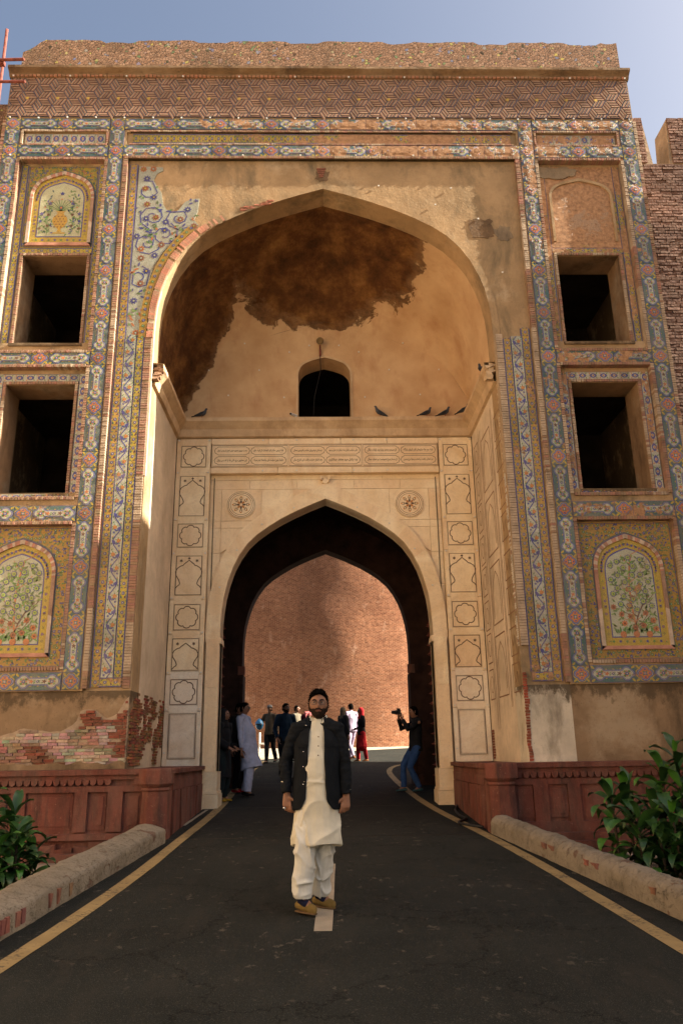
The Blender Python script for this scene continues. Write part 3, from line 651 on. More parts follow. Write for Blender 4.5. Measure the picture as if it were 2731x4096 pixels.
# iwan border
YI=F0+.045
for sx in (-1,1):
    top=8.1 if sx>0 else 11.45
    n=int((top-2.22)/.29); band('floral_band',True,sx*3.395,2.22,top,['orange']*n,YI,.135,.02 if sx<0 else .1)
    n=round((8.0-2.36)/.44); band('vine_band',True,sx*3.235,2.36,8.0 if sx<0 else 7.95,['vine']*n,YI,.175,0 if sx<0 else .04)
    n=int((7.9-2.36)/.29); band('floral_band',True,sx*3.075,2.36,7.95 if sx<0 else 7.9,['yellow' if sx<0 else 'orange']*n,YI,.125,.0 if sx<0 else .05)
    a,b_=sorted((sx*3.02,sx*3.33)); band('floral_band',False,2.29,a,b_,['yellow'],YI,.12,.1)
# side bay recess borders
YR=F0+D-.012
for sx in (-1,1):
    w0=.0 if sx<0 else .06
    for xx in (3.965,5.345): band('floral_band',True,sx*xx,7.74,11.46,['yellow']*13,YR,.11,w0 if sx<0 else .16)
    a,b_=sorted((sx*4.03,sx*5.28)); band('floral_band',False,9.67,a,b_,['yellow']*4,YR,.10,w0)
    # lower window borders
    for xx in (3.97,5.345): band('bud_band',True,sx*xx,5.2,7.3,['bud']*10,YR,.12,w0 if sx<0 else .17)
    a,b_=sorted((sx*4.04,sx*5.28)); band('bud_band',False,7.23,a,b_,['bud']*7,YR,.12,w0); band('bud_band',False,5.15,a,b_,['bud']*7,F0+D-.065,.09,w0 if sx<0 else .25)
# ---- brick strips (tiny bricks, joined)
def strip(vert,c,a,b_,wd,y0,y1,pitch=.042,pale=.12):
    pb=PB(); n=max(1,int((b_-a)/pitch)); p=(b_-a)/n
    for i in range(n):
        q=a+i*p; s0=mnoise.noise(Vector((c*3,q*.9,5)))
        pl=s0+rnd.uniform(-.12,.12)>.12+(.3-pale)
        col=(.38,.29,.205) if pl else (.28+rnd.uniform(-.03,.03),.165+rnd.uniform(-.02,.02),.11)
        j=rnd.uniform(-.006,.006)
        if vert: pb.box(c-wd/2,c+wd/2,y0+j,y1,q+.004,q+p-.004,col,skip='k')
        else: pb.box(q+.004,q+p-.004,y0+j,y1,c-wd/2,c+wd/2,col,skip='k')
    # bedding mortar
    if vert: pb.box(c-wd/2+.006,c+wd/2-.006,y0+.012,y1,a,b_,(.24,.155,.10),skip='k')
    else: pb.box(a,b_,y0+.012,y1,c-wd/2+.006,c+wd/2-.006,(.24,.155,.10),skip='k')
    return stuff(gpart(pb,'brick_border',['brick_strip']))
for sx in (-1,1):
    pr=.42 if sx>0 else .16
    strip(True,sx*3.535,2.2,11.58,.075,F0-.022,F0+.06,pale=pr)
    strip(False,11.575,*sorted((0,sx*3.58)),.05,F0-.025,F0+.06)
    for xx in (3.885,5.46):
        for z0,z1 in ((7.66,11.52),(5.12,7.41),(2.48,4.70)): strip(True,sx*xx,z0,z1,.055,F0-.02,F0+D,pale=pr)
    for z in (11.54,7.66,7.40,5.11,4.71,2.49): strip(False,z,*sorted((sx*3.92,sx*5.43)),.05,F0-.03,F0+D)
    for z in (12.16,11.85): strip(False,z,*sorted((sx*3.9,sx*5.45)),.035,F0-.02,F0+.035)
    for xx in (3.905,5.44): strip(True,sx*xx,11.87,12.14,.035,F0-.02,F0+.035)
    strip(True,sx*2.945,2.2 if sx<0 else 2.75,8.0,.11,F0+.035,F0+.06,pale=.15 if sx<0 else .95)
    strip(True,sx*5.79,2.2,12.4,.06,F0-.015,F0+.05,pale=.2 if sx<0 else .7)
    # window surrounds
    for z0,z1,xa,xb in ((7.86,9.57,4.10,5.20),(5.22,7.11,4.10,5.22)):
        for xx in (xa-.025,xb+.025): strip(True,sx*xx,z0,z1+.05,.045,F0+D-.03,F0+D,pale=.3)
        strip(False,z1+.028,*sorted((sx*(xa),sx*(xb))),.045,F0+D-.03,F0+D)
        pb=PB(); a,b_=sorted((sx*(xa-.05),sx*(xb+.05))); pb.box(a,b_,F0+D-.07,F0+D+.0,z0-.06,z0-.012,j=.004); gpart(pb,'sill',['plaster_low'])
for z in (12.155,11.865): strip(False,z,-3.5,3.5,.03,F0-.02,F0+.035)
# ---- pictorial niches
def inside(P,x,z):
    c=False;n=len(P)
    for i in range(n):
        x1,z1=P[i];x2,z2=P[(i+1)%n]
        if (z1>z)!=(z2>z) and x<(x2-x1)*(z-z1)/(z2-z1)+x1: c=not c
    return c
def scatter(pb,test,x0,x1,z0,z1,step,y,pal,r=.03,seed=1):
    rr=random.Random(seed); nx=int((x1-x0)/step); nz_=int((z1-z0)/step)
    for i in range(nx+1):
        for j in range(nz_+1):
            x=x0+(i+.5*(j%2)+rr.uniform(-.25,.25))*step; z=z0+(j+rr.uniform(-.25,.25))*step
            if not test(x,z): continue
            k=rr.random(); c=rr.choice(pal)
            if k<.35: petals(pb,x,z,r*1.1,5,y,c,rr.uniform(0,6)); disc(pb,x,z,r*.3,y-.0015,WH,5)
            elif k<.8: leafp(pb,x,z,r*1.8,r*.9,rr.uniform(0,6.3),y,c); leafp(pb,x,z,r*1.5,r*.7,rr.uniform(0,6.3),y-.0004,rr.choice(pal))
            else: disc(pb,x,z,r*.5,y,c,6)
def niche(sx,xc,z0,z1,x0,x1,ap,sp,hw,bot,kind,wear):
    yb=F0+D-.006
    pb=PB(); pb.box(x0,x1,yb,F0+D,z0,z1,OY if kind=='tree' else YE)
    out=arch(hw+.10,sp,ap+.16,xc,bot=bot-.1)
    test=lambda x,z:not inside(out,x,z) and x0+.03<x<x1-.03 and z0+.03<z<z1-.03
    pal=[BL,GR,BL,GR,(.10,.20,.05)] if kind=='tree' else [GR,GR,BL,OR,TE]
    scatter(pb,test,x0,x1,z0,z1,.060,yb-.003,pal,.030,seed=int(xc*10+ap))
    for q,c in ((.105,TE),(.09,BL)): ring(pb,arch(hw+q-.01,sp,ap+q*1.3,xc,bot=bot-q+.01),arch(hw+q,sp,ap+q*1.3+.015,xc,bot=bot-q),yb-.004,yb,c)
    ribbon(pb,[(x0+.02,z0+.02),(x1-.02,z0+.02),(x1-.02,z1-.02),(x0+.02,z1-.02)],.014,yb-.004,BL,closed=True)
    par=gpart(pb,'niche_spandrel',['glazed_tile']); par['wear']=wear
    pb=PB(); segs=lambda i:(.34+.05*((i*7)%3-1),.18,.125) if (i*5)%7>2 else (.44,.34,.26)
    A=fine(arch(hw+.03,sp,ap+.04,xc,bot=bot-.03),2); Bq=fine(arch(hw+.085,sp,ap+.11,xc,bot=bot-.08),2)
    ring(pb,A,Bq,yb-.035,yb,PK,segcol=segs); pb.box(xc-hw-.085,xc+hw+.085,yb-.035,yb,bot-.085,bot-.03,(.42,.21,.15)); gpart(pb,'niche_arch_band',['brick_strip'])
    # yellow ring then white field
    pb=PB(); O=arch(hw+.03,sp,ap+.04,xc,bot=bot-.03); pb.flat(O,yb-.006,YE)
    iw=hw-.10; I=arch(iw,sp-.02,ap-.13,xc,bot=bot+.11)
    mid=arch(hw-.035,sp-.01,ap-.045,xc,bot=bot+.035)
    for i in range(0,len(fine(mid,2)),1):
        x,z=fine(mid,2)[i]; 
        if i%2: petals(pb,x,z,.028,5,yb-.0085,BL,i)
        else: disc(pb,x,z,.012,yb-.0085,OR,5); leafp(pb,x,z,.04,.02,i,yb-.0085,GR)
    nb=9
    for i in range(nb):
        z=bot+.15+(sp-bot-.2)*i/nb
        for s_ in (-1,1):
            x=xc+s_*(hw-.035); (petals(pb,x,z,.028,5,yb-.0085,BL,i) if i%2 else petals(pb,x,z,.026,4,yb-.0085,GR,i)); disc(pb,x,z,.009,yb-.010,OR,5)
    for i in range(8):
        x=xc-hw+.1+(2*hw-.2)*i/7; petals(pb,x,bot+.035,.028,5,yb-.0085,BL if i%2 else GR,i)
    pb.flat(arch(iw+.018,sp-.02,ap-.105,xc,bot=bot+.092),yb-.0075,BL); pb.flat(I,yb-.0095,(.42,.46,.36) if kind=='tree' else (.44,.46,.30))
    y=yb-.012
    if kind=='vase':
        rq=random.Random(2)
        for k in range(170):
            x=xc+rq.uniform(-iw+.04,iw-.04); zz=rq.uniform(bot+.14,ap-.25)
            if inside(arch(iw-.05,sp-.04,ap-.2,xc,bot=bot+.13),x,zz) and abs(x-xc)>.13: leafp(pb,x,zz,.065,.028,rq.uniform(0,6.3),y-.0002*(k%4),rq.choice([GR,(.17,.32,.10),(.10,.22,.08),BL,TE]))
        V=[(-.045,0),(.045,0),(.03,.03),(.02,.05),(.10,.14),(.135,.22),(.12,.30),(.06,.36),(.055,.40),(.09,.43),(-.09,.43),(-.055,.40),(-.06,.36),(-.12,.30),(-.135,.22),(-.10,.14),(-.02,.05),(-.03,.03)]
        vz=bot+.20
        pb.flat([(xc+a,vz+b_) for a,b_ in V],y-.002,(.50,.30,.03))
        for i in range(4):
            for j in range(5):
                a=-.09+.06*i+(.03 if j%2 else 0); b_=.10+.055*j
                if abs(a)<.11: disc(pb,xc+a,vz+b_,.014,y-.0035,BR,6); disc(pb,xc+a,vz+b_,.006,y-.005,(.5,.3,.03),5)
        for k in range(13):
            a=R(20+k*11.6); L_=.26; ribbon(pb,[(xc,vz+.42),(xc+L_*.5*math.cos(a),vz+.42+L_*.55*math.sin(a)),(xc+L_*math.cos(a)*1.1,vz+.42+L_*math.sin(a)*.95)],.012,y-.001,GR if k%2 else (.2,.36,.12))
            disc(pb,xc+L_*1.15*math.cos(a),vz+.42+L_*math.sin(a),.014,y-.003,WH if k%3 else OR,6)
        petals(pb,xc,vz+.50,.05,8,y-.003,TE); disc(pb,xc,vz+.50,.022,y-.0045,OR,8); petals(pb,xc,vz+.80,.045,5,y-.003,BL,PI/2)
        for s_ in (-1,1):
            for bx,hh in ((.21,.62),(.34,.40)):
                x=xc+s_*bx; ribbon(pb,[(x,bot+.15),(x+s_*.015,bot+.15+hh*.5),(x-s_*.01,bot+.15+hh)],.009,y-.001,GR)
                for k in range(int(hh/.06)):
                    zz=bot+.18+k*.06; leafp(pb,x,zz,.07,.03,PI/2-s_*(.8 if k%2 else -.8),y-.002,GR if k%3 else (.17,.3,.12))
                petals(pb,x-s_*.01,bot+.17+hh,.045,5,y-.003,BL,PI/2); petals(pb,x,bot+.17+hh*.62,.035,6,y-.004,BR if bx<.3 else BL,0)
                petals(pb,x,bot+.17+hh*.25,.03,6,y-.004,BR,1)
        pb.flat([(xc-.12,bot+.16),(xc+.12,bot+.16),(xc+.10,bot+.19),(xc-.10,bot+.19)],y-.002,(.45,.3,.05))
    elif kind=='tree':
        z=bot+.13
        for s_,c in ((-1,(.5,.17,.06)),(1,(.10,.05,.045))):
            trunk=[(xc-.02*s_+s_*.03,z),(xc+s_*.03-.03*s_,z+.12),(xc+s_*.05,z+.28),(xc+s_*.14,z+.45),(xc+s_*.26,z+.6)] if s_>0 else [(xc+.03,z),(xc+.0,z+.2),(xc-.03,z+.5),(xc-.02,z+.8),(xc+.02,z+1.1),(xc+.06,z+1.25)]
            ribbon(pb,trunk,.022 if s_>0 else .026,y-.001,c)
            rr=random.Random(5)
            for k in range(7):
                i=k%(len(trunk)-1)+1 if k else 1; i=min(i,len(trunk)-1); bx,bz=trunk[i]; sd=(-1 if k%2 else 1)
                ex,ez=bx+sd*rr.uniform(.12,.25),bz+rr.uniform(.08,.22); ribbon(pb,[(bx,bz),((bx+ex)/2+.02*sd,(bz+ez)/2-.01),(ex,ez)],.01,y-.0012,c)
        rr=random.Random(9); Iin=arch(iw-.05,sp-.04,ap-.22,xc,bot=bot+.16)
        def pt(zlo,zhi):
            for _ in range(60):
                x=xc+rr.uniform(-iw,iw); zz=rr.uniform(zlo,zhi)
                if inside(Iin,x,zz): return x,zz
            return xc,zhi
        placed=[]
        def spaced(zlo,zhi,d):
            for _ in range(60):
                p=pt(zlo,zhi)
                if all((p[0]-q[0])**2+(p[1]-q[1])**2>d*d for q in placed): placed.append(p); return p
            return None
        for k in range(26):
            p=spaced(bot+.5,ap-.2,.115)
            if p: petals(pb,p[0],p[1],.055,9,y-.0035,BL,0,.5); disc(pb,p[0],p[1],.034,y-.005,(.30,.40,.08),8); disc(pb,p[0],p[1],.014,y-.0065,GR,6)
        for k in range(9):
            p=spaced(bot+.2,bot+.95,.12)
            if p: petals(pb,p[0],p[1],.055,8,y-.0035,(.36,.10,.04) if k%3 else OR,PI/2,.42); disc(pb,p[0],p[1],.013,y-.005,BR,6)
        for k in range(260):
            x,zz=pt(bot+.14,ap-.17); a=rr.uniform(0,6.3); leafp(pb,x,zz,rr.uniform(.05,.1),.03,a,y-.0022-.0001*(k%7),rr.choice([GR,(.14,.30,.07),(.07,.14,.05),(.20,.36,.10)]))
        for s_ in (-1,0,1): disc(pb,xc+s_*.2,bot+.14,.05,y-.003,(.45,.15,.05),9)
        for k in range(14): leafp(pb,xc-.28+k*.043,bot+.15,.12,.035,PI/2+rr.uniform(-.6,.6),y-.0028,GR)
    o=gpart(pb,'niche_picture',['glazed_tile']); o['wear']=wear
for sx in (-1,1):
    a,b_=sorted((sx*4.03,sx*5.28)); 
    if sx<0:
        niche(sx,-4.635,9.74,11.46,a,b_,11.22,10.72,.48,9.86,'vase',.34)
    else:
        pb=PB(); A=fine(arch(.53,10.78,11.14,4.65,bot=9.86),2); Bq=fine(arch(.575,10.78,11.20,4.65,bot=9.86),2)
        ring(pb,A,Bq,F0+D-.035,F0+D,(.5,.33,.2)); gpart(pb,'niche_arch_band',['plaster_warm'])
        pb=PB(); pb.box(a,b_,F0+D-.006,F0+D,9.74,11.46,YE); scatter(pb,lambda x,z:abs(x-4.65)>.6 or z>11.2,a,b_,9.76,11.44,.062,F0+D-.009,[GR,BL,TE,OR],.03,8)
        pb.flat(arch(.53,10.78,11.14,4.65,bot=9.86),F0+D-.008,(.42,.25,.13))
        o=gpart(pb,'niche_spandrel',['glazed_tile']); o['wear']=.86
    a,b_=sorted((sx*3.93,sx*5.42)); niche(sx,sx*4.67,2.52,4.67,a,b_,4.36,3.87,.46,2.76,'tree',.33 if sx<0 else .50)
# ---- surviving mosaic on the left shoulder of the great arch
frag=[(-3.30,11.42),(-2.88,11.40),(-2.87,11.33),(-2.98,11.26),(-3.03,11.12),(-2.97,11.0),(-2.88,10.86),(-2.84,10.62),(-2.78,10.50),(-2.63,10.42),(-2.55,10.50),(-2.45,10.66),(-2.32,10.72),(-2.20,10.73),(-2.22,10.45),(-2.28,10.28),(-2.20,10.18)]
lower=[(-2.42,10.02),(-2.62,9.85),(-2.80,9.60),(-2.93,9.35),(-3.0,9.0),(-3.03,8.6),(-3.04,8.0),(-3.16,7.98),(-3.32,7.98)]
poly=frag+lower
pb=PB(); yb=YI; pb.prism(poly,yb,F0+.06,WH)
rr=random.Random(12)
tst=lambda x,z: inside(poly,x,z) and inside(poly,x+.03,z) and inside(poly,x-.03,z) and inside(poly,x,z+.03)
for k in range(6):   # blue curling stems
    cx,cz=rr.choice([(-3.15,10.95),(-3.05,10.4),(-2.6,10.3),(-3.1,9.9),(-2.75,10.0),(-3.17,9.3),(-3.17,8.7)]) if k>6 else [(-3.12,10.9),(-3.0,10.35),(-2.55,10.32),(-3.08,9.8),(-2.78,9.98),(-3.17,9.1)][k]
    pts=[(cx+(.05+.016*t)*math.cos(t*.75+k),cz+(.05+.016*t)*math.sin(t*.75+k)) for t in range(14)]
    pts=[p for p in pts if inside(poly,*p)]
    if len(pts)>3: ribbon(pb,pts,.022,yb-.002,BL)
placed=[]
for k in range(5200):
    x=rr.uniform(-3.33,-2.15); z=rr.uniform(8.0,11.4)
    if not tst(x,z) or any((x-q[0])**2+(z-q[1])**2<q[2]**2 for q in placed): continue
    if k<120: petals(pb,x,z,.072,8,yb-.0035,rr.choice([(.30,.09,.04),OR,BL]),k,.5); disc(pb,x,z,.02,yb-.005,rr.choice([YE,WH]),6); placed.append((x,z,.17))
    else:
        leafp(pb,x,z,rr.uniform(.06,.11),.042,rr.uniform(0,6.3),yb-.0028-.0001*(k%6),rr.choice([GR,(.16,.32,.09),OR,BL,BL,(.07,.14,.05)])); placed.append((x,z,.037))
o=gpart(pb,'mosaic_fragment',['glazed_tile']); o['wear']=.30
# yellow border following the arch on the left
P0=[p for p in arch(SA+.12,7.95,11.10) if p[0]<-1.95 and p[1]<10.25]; P1=[p for p in arch(SA+.24,7.95,11.22) if p[0]<-1.95][:len(P0)]
pb=PB(); P0f=fine(P0,3);P1f=fine(P1,3); ring(pb,P0f,P1f,F0+.035,F0+.06,OY)
for i in range(len(P0f)):
    x,z=(P0f[i][0]+P1f[i][0])/2,(P0f[i][1]+P1f[i][1])/2; petals(pb,x,z,.035,6,F0+.032,BL if i%2 else GR,i); disc(pb,x,z,.01,F0+.030,WH,5)
o=gpart(pb,'floral_arch_border',['glazed_tile']); o['wear']=.36
# exposed tiny bricks round the arch rim
pb=PB(); P0=fine([p for p in arch(SA+.0,7.95,10.95) if p[0]<-1.2],8);P1=fine([p for p in arch(SA+.11,7.95,11.08) if p[0]<-1.2],8)
for i in range(len(P0)-1):
    if rnd.random()<.85 and not(P0[i][0]>-2.1 and rnd.random()<.25+(P0[i][0]+2.1)*1.0): ring(pb,[P0[i],( P0[i+1][0]*.9+P0[i][0]*.1,P0[i+1][1]*.9+P0[i][1]*.1)],[P1[i],(P1[i+1][0]*.9+P1[i][0]*.1,P1[i+1][1]*.9+P1[i][1]*.1)],F0+.028,F0+.06,(.40+rnd.uniform(-.05,.08),.2,.13))
stuff(gpart(pb,'brick_border',['brick_strip']))
# ================================================================ cornice inside the niche
pb=PB(); cp=[(0,7.14),(.05,7.16),(.08,7.30),(.16,7.40),(.19,7.43),(.19,7.50),(0,7.52)]
def run(p0,p1,nrm,inset0,inset1,cols=(.3,.2,.1)):
    n=22
    for i in range(n):
        for k in range(len(cp)-1):
            q=[]
            for t,kk in ((i/n,k),((i+1)/n,k),((i+1)/n,k+1),(i/n,k+1)):
                d,z=cp[kk]; d2=d+(.01*mnoise.noise(Vector((t*9+p0[0],z*5,p0[1]))) if 0<kk<6 else 0)
                a0=inset0*d; a1=inset1*d
                x=p0[0]+(p1[0]-p0[0])*t; y=p0[1]+(p1[1]-p0[1])*t; L=math.hypot(p1[0]-p0[0],p1[1]-p0[1]); ux,uy=(p1[0]-p0[0])/L,(p1[1]-p0[1])/L
                sh=a0*(1-t)-a1*t
                q.append((x+nrm[0]*d2+ux*sh,y+nrm[1]*d2+uy*sh,z+.008*mnoise.noise(Vector((t*14,p0[0],3)))))
            pb.poly(q)
run((-SA,PY),(SA,PY),(0,-1),1,1); run((-SA,F0+.12),(-SA,PY),(1,0),0,1); run((SA,PY),(SA,F0+.12),(-1,0),1,0)
gpart(pb,'inner_cornice',['plaster_niche'])
for sx in (-1,1):  # broken ends
    pb=PB()
    for k in range(7): x=sx*(SA-.05-rnd.uniform(0,.1)); pb.box(x-.05,x+.05,F0+.08+k*.01,F0+.16+rnd.uniform(0,.04),7.2+k*.04,7.25+k*.04,(.26,.15,.09),j=.02)
    gpart(pb,'broken_cornice_end',['old_brick' if sx<0 else 'plaster_niche'])
# ================================================================ marble doorway
def archz(x,a,sp,ap):
    u=abs(x)/a
    if u>=1: return None
    for i in range(len(ARC)-1):
        (u1,v1),(u0,v0)=ARC[i],ARC[i+1]
        if u0<=u<=u1: return sp+(ap-sp)*(v1+(v0-v1)*((u1-u)/(u1-u0) if u1>u0 else 0))
    return ap
AI=(1.935,3.25,5.91); AO=(2.165,3.2,6.19)
pb=PB(); RY=PY+.13
pb.prism([(-2.86,.3),(-AI[0],.3)]+arch(AI[0],AI[1],AI[2])+[(AI[0],.3),(2.86,.3),(2.86,7.16),(-2.86,7.16)],RY+.03,PY+.5)
gpart(pb,'doorway_wall',['marble'])
# frame slabs left and right, and the head
rows=[('sq',6.54,6.99),('ar',5.56,6.37),('sq',4.95,5.42),('ar',4.05,4.80),('sq',3.41,3.89),('ar',2.69,3.27),('sq',2.10,2.55),('re',1.19,1.96)]
FR0,FR1=2.21,2.855
DK=(.12,.075,.05)
def star(pb,x,z,r,y): petals(pb,x,z,r,6,y,DK,PI/2,.45)
def ogee(w_,h):
    R_=[(0,.42),(.045,.385),(.10,.345),(.125,.315),(.17,.305),(.24,.26),(.275,.19),(.265,.12),(.20,.02),(.18,-.04),(.19,-.07),(.235,-.10),(.27,-.145)]
    P=[(-x,z) for x,z in R_[::-1]]+R_[1:]; k=w_/.56
    return [(x*k,z*k*1.08) for x,z in P]
for sx in (-1,1):
    zc=[1.08]
    pb=PB()
    for kind,z0,z1 in rows:
        X0,X1=sorted((sx*2.285,sx*2.775)); xc=(X0+X1)/2
        # panel slab, slightly uneven
        pb=PB(); e=.004; dy=rnd.uniform(-.004,.004); pb.box(X0,X1,PY-.004+dy,PY+.1,z0,z1,(.5,.4,.3),0,skip='k')
        y=PY-.006+dy
        ribbon(pb,[(X0+.012,z0+.012),(X1-.012,z0+.012),(X1-.012,z1-.012),(X0+.012,z1-.012)],.016,y,DK,closed=True)
        pb.m[-4:]=[1]*4
        n0=len(pb.m)
        if kind=='sq':
            P=[]
            for k in range(64):
                t=2*PI*k/64; r=.168+.030*abs(math.sin(4*t+PI/2*0+PI/2))**.6*1.0-.0; P.append((xc+r*math.cos(t+PI/8*0),(z0+z1)/2+r*math.sin(t)))
            ribbon(pb,P,.017,y-.001,DK,closed=True)
        elif kind=='ar':
            zz=z1-.10-.42*.49/.56*1.08; sc_=1 if z1-z0>.7 else .86
            og=ogee(.49,1); base=z1-.09-og[12][1]*sc_
            ribbon(pb,[(xc+x*(1 if sc_==1 else .95),base+z*sc_) for x,z in og],.017,y-.001,DK)
            for s_ in (-1,1): star(pb,xc+s_*.145,z1-.10,.035,y-.001)
            if z1-z0>.7: petals(pb,xc,z1-.055,.028,4,y-.001,DK,0,.8)
        else: ribbon(pb,[(X0+.03,z0+.03),(X1-.03,z0+.03),(X1-.03,z1-.03),(X0+.03,z1-.03)],.006,y-.001,DK,closed=True)
        pb.m[n0:]=[1]*(len(pb.m)-n0)
        gpart(pb,'inlaid_panel',['marble_pale' if z1<2.6 else 'marble','inlay'])
        zc+= [z0,z1]
    # stiles and rails around the panels
    zs=sorted([r[1] for r in rows]+[r[2] for r in rows]); a,b_=sorted((sx*FR0,sx*2.281)); c,d=sorted((sx*2.779,sx*FR1))
    cuts=[1.08,1.99,2.63,3.34,3.97,4.87,5.48,6.44,7.13]
    for i in range(len(cuts)-1):
        for u,v in ((a,b_),(c,d)):
            pb=PB(); dy=rnd.uniform(-.003,.003); pb.box(u,v,PY+dy,PY+.14,cuts[i]+.003,cuts[i+1]-.003,skip='k'); gpart(pb,'marble_stile',['marble_pale' if cuts[i+1]<2.7 else 'marble'])
    g=[(1.08,1.185)]+[(rows[i+1][2]+.004,rows[i][1]-.004) for i in range(len(rows)-1)]+[(6.994,7.13)]
    for z0,z1 in g:
        u,v=sorted((sx*2.2835,sx*2.7765)); pb=PB(); dy=rnd.uniform(-.003,.003); pb.box(u,v,PY+dy,PY+.14,z0,z1,skip='k'); gpart(pb,'marble_rail',['marble_pale' if z1<2.7 else 'marble'])
# head: lintel band, inscription panels, upper band
for x0,x1 in ((-2.2,-.92),(-.915,.52),(.525,2.2)):
    pb=PB(); pb.box(x0+.003,x1-.003,PY-.002,PY+.14,6.42,6.535); gpart(pb,'marble_lintel',['marble'])
for x0,x1 in ((-2.2,-1.1),(-1.095,.3),(.305,1.2),(1.205,2.2)):
    pb=PB(); pb.box(x0+.003,x1-.003,PY-.001,PY+.14,7.015,7.13); gpart(pb,'marble_slab',['marble'])
AF={'ا':(0x0627,0xFE8E),'ب':(0xFE8F,0xFE90,0xFE91,0xFE92),'پ':(0xFB56,0xFB57,0xFB58,0xFB59),'ت':(0xFE95,0xFE96,0xFE97,0xFE98),'ث':(0xFE99,0xFE9A,0xFE9B,0xFE9C),'ج':(0xFE9D,0xFE9E,0xFE9F,0xFEA0),'چ':(0xFB7A,0xFB7B,0xFB7C,0xFB7D),'ح':(0xFEA1,0xFEA2,0xFEA3,0xFEA4),'خ':(0xFEA5,0xFEA6,0xFEA7,0xFEA8),'د':(0xFEA9,0xFEAA),'ر':(0xFEAD,0xFEAE),'ز':(0xFEAF,0xFEB0),'س':(0xFEB1,0xFEB2,0xFEB3,0xFEB4),'ش':(0xFEB5,0xFEB6,0xFEB7,0xFEB8),'ص':(0xFEB9,0xFEBA,0xFEBB,0xFEBC),'ط':(0xFEC1,0xFEC2,0xFEC3,0xFEC4),'ظ':(0xFEC5,0xFEC6,0xFEC7,0xFEC8),'ع':(0xFEC9,0xFECA,0xFECB,0xFECC),'ف':(0xFED1,0xFED2,0xFED3,0xFED4),'ق':(0xFED5,0xFED6,0xFED7,0xFED8),'ک':(0xFB8E,0xFB8F,0xFB90,0xFB91),'گ':(0xFB92,0xFB93,0xFB94,0xFB95),'ل':(0xFEDD,0xFEDE,0xFEDF,0xFEE0),'م':(0xFEE1,0xFEE2,0xFEE3,0xFEE4),'ن':(0xFEE5,0xFEE6,0xFEE7,0xFEE8),'ه':(0x0647,0xFEEA,0xFEEB,0xFEEC),'و':(0xFEED,0xFEEE),'ی':(0xFBFC,0xFBFD,0xFBFE,0xFBFF)}
def shape_ar(s):
    out=[]
    for w_ in s.split(' '):
        o=[];n=len(w_)
        for i,c in enumerate(w_):
            pj=i>0 and len(AF[w_[i-1]])==4; nj=i<n-1 and len(AF[c])==4; f=AF[c]; o.append(chr(f[(3 if nj else 1) if pj else (2 if nj else 0)]))
        out.append(''.join(o))
    return ' '.join(out)[::-1]
LINES=[['هست بیرون همچو عرش اعظم از وهم و خیال','شاه برجی حکم کرد احداث کز فرط علو','نیستش نوشیروان مانند و افریدون همال','ثانی صاحب قران شاه جهان کز عدل و جود','کز سپهر و مهر برتر برد رایات جلال','شاه جم جاه سلیمان قدر کیوان بارگاه'],
['این همایون برج عالی باد از آفت بی زوال'.replace('آ','ا'),'دایما چون دولت این پادشاه جم سپاه','بعد اتمام عمارت یافت این تاریخ سال','بنده یکدل مرید معتقد عبدالکریم','از حصار چرخ ننمودست و ننماید جمال','در صفا و رفعت و لطف و هوا برج چنین']]
slabs=[(-2.18,-.715,(0,1)),(-.710,.715,(2,3)),(.720,2.18,(4,5))]
for x0,x1,ids in slabs:
    pb=PB(); pb.box(x0,x1,PY-.006,PY+.14,6.545,7.005); y=PY-.008; n0=len(pb.m)
    ribbon(pb,[(x0+.02,6.562),(x1-.012,6.562),(x1-.012,6.988),(x0+.02,6.988)],.012,y,DK,closed=True)
    for row in (0,1):
        for q,ci in enumerate(ids):
            wd=(x1-x0-.06)/2; cx=x0+.035+wd*(q+.5); zc_=6.875 if row==0 else 6.675; a=wd/2-.012; h=.083
            P=[(-a+.07,h),(a-.07,h),(a-.045,h-.025),(a-.02,h-.03),(a-.012,h-.055),(a,0),(a-.012,-h+.055),(a-.02,-h+.03),(a-.045,-h+.025),(a-.07,-h),(-a+.07,-h),(-a+.045,-h+.025),(-a+.02,-h+.03),(-a+.012,-h+.055),(-a,0),(-a+.012,h-.055),(-a+.02,h-.03),(-a+.045,h-.025)]
            ribbon(pb,[(cx+u,zc_+v) for u,v in P],.009,y,DK,closed=True)
    pb.m[n0:]=[1]*(len(pb.m)-n0)
    slab=gpart(pb,'inscription_panel',['marble','inlay'])
    for row in (0,1):
        for q,ci in enumerate(ids):
            wd=(x1-x0-.06)/2; cx=x0+.035+wd*(q+.5); zc_=6.875 if row==0 else 6.675
            cu=bpy.data.curves.new('inscription','FONT'); cu.body=shape_ar(LINES[row][ci]); cu.size=.14; cu.offset=.0035; cu.resolution_u=2
            to=bpy.data.objects.new('inscription',cu); COL.objects.link(to); bpy.context.view_layer.update()
            dg=bpy.context.evaluated_depsgraph_get(); me=bpy.data.meshes.new_from_object(to.evaluated_get(dg)); bpy.data.objects.remove(to)
            vs=np.array([v.co[:] for v in me.vertices]); mn,mx=vs.min(0),vs.max(0)
            tw=wd-.13; kx_=tw/(mx[0]-mn[0]); kz_=min(.118/(mx[1]-mn[1]),kx_*1.5)
            for v in me.vertices: v.co=((v.co.x-(mn[0]+mx[0])/2)*kx_,0,(v.co.y-(mn[1]+mx[1])/2)*kz_)
            me.materials.clear(); me.materials.append(MATS['inlay_black'] if 'inlay_black' in MATS else simple('inlay_black',DK,.7,.1,5,5,0))
            me.transform(Matrix.Identity(4)); put(me,'inscription',slab,(cx,y-.001,zc_))
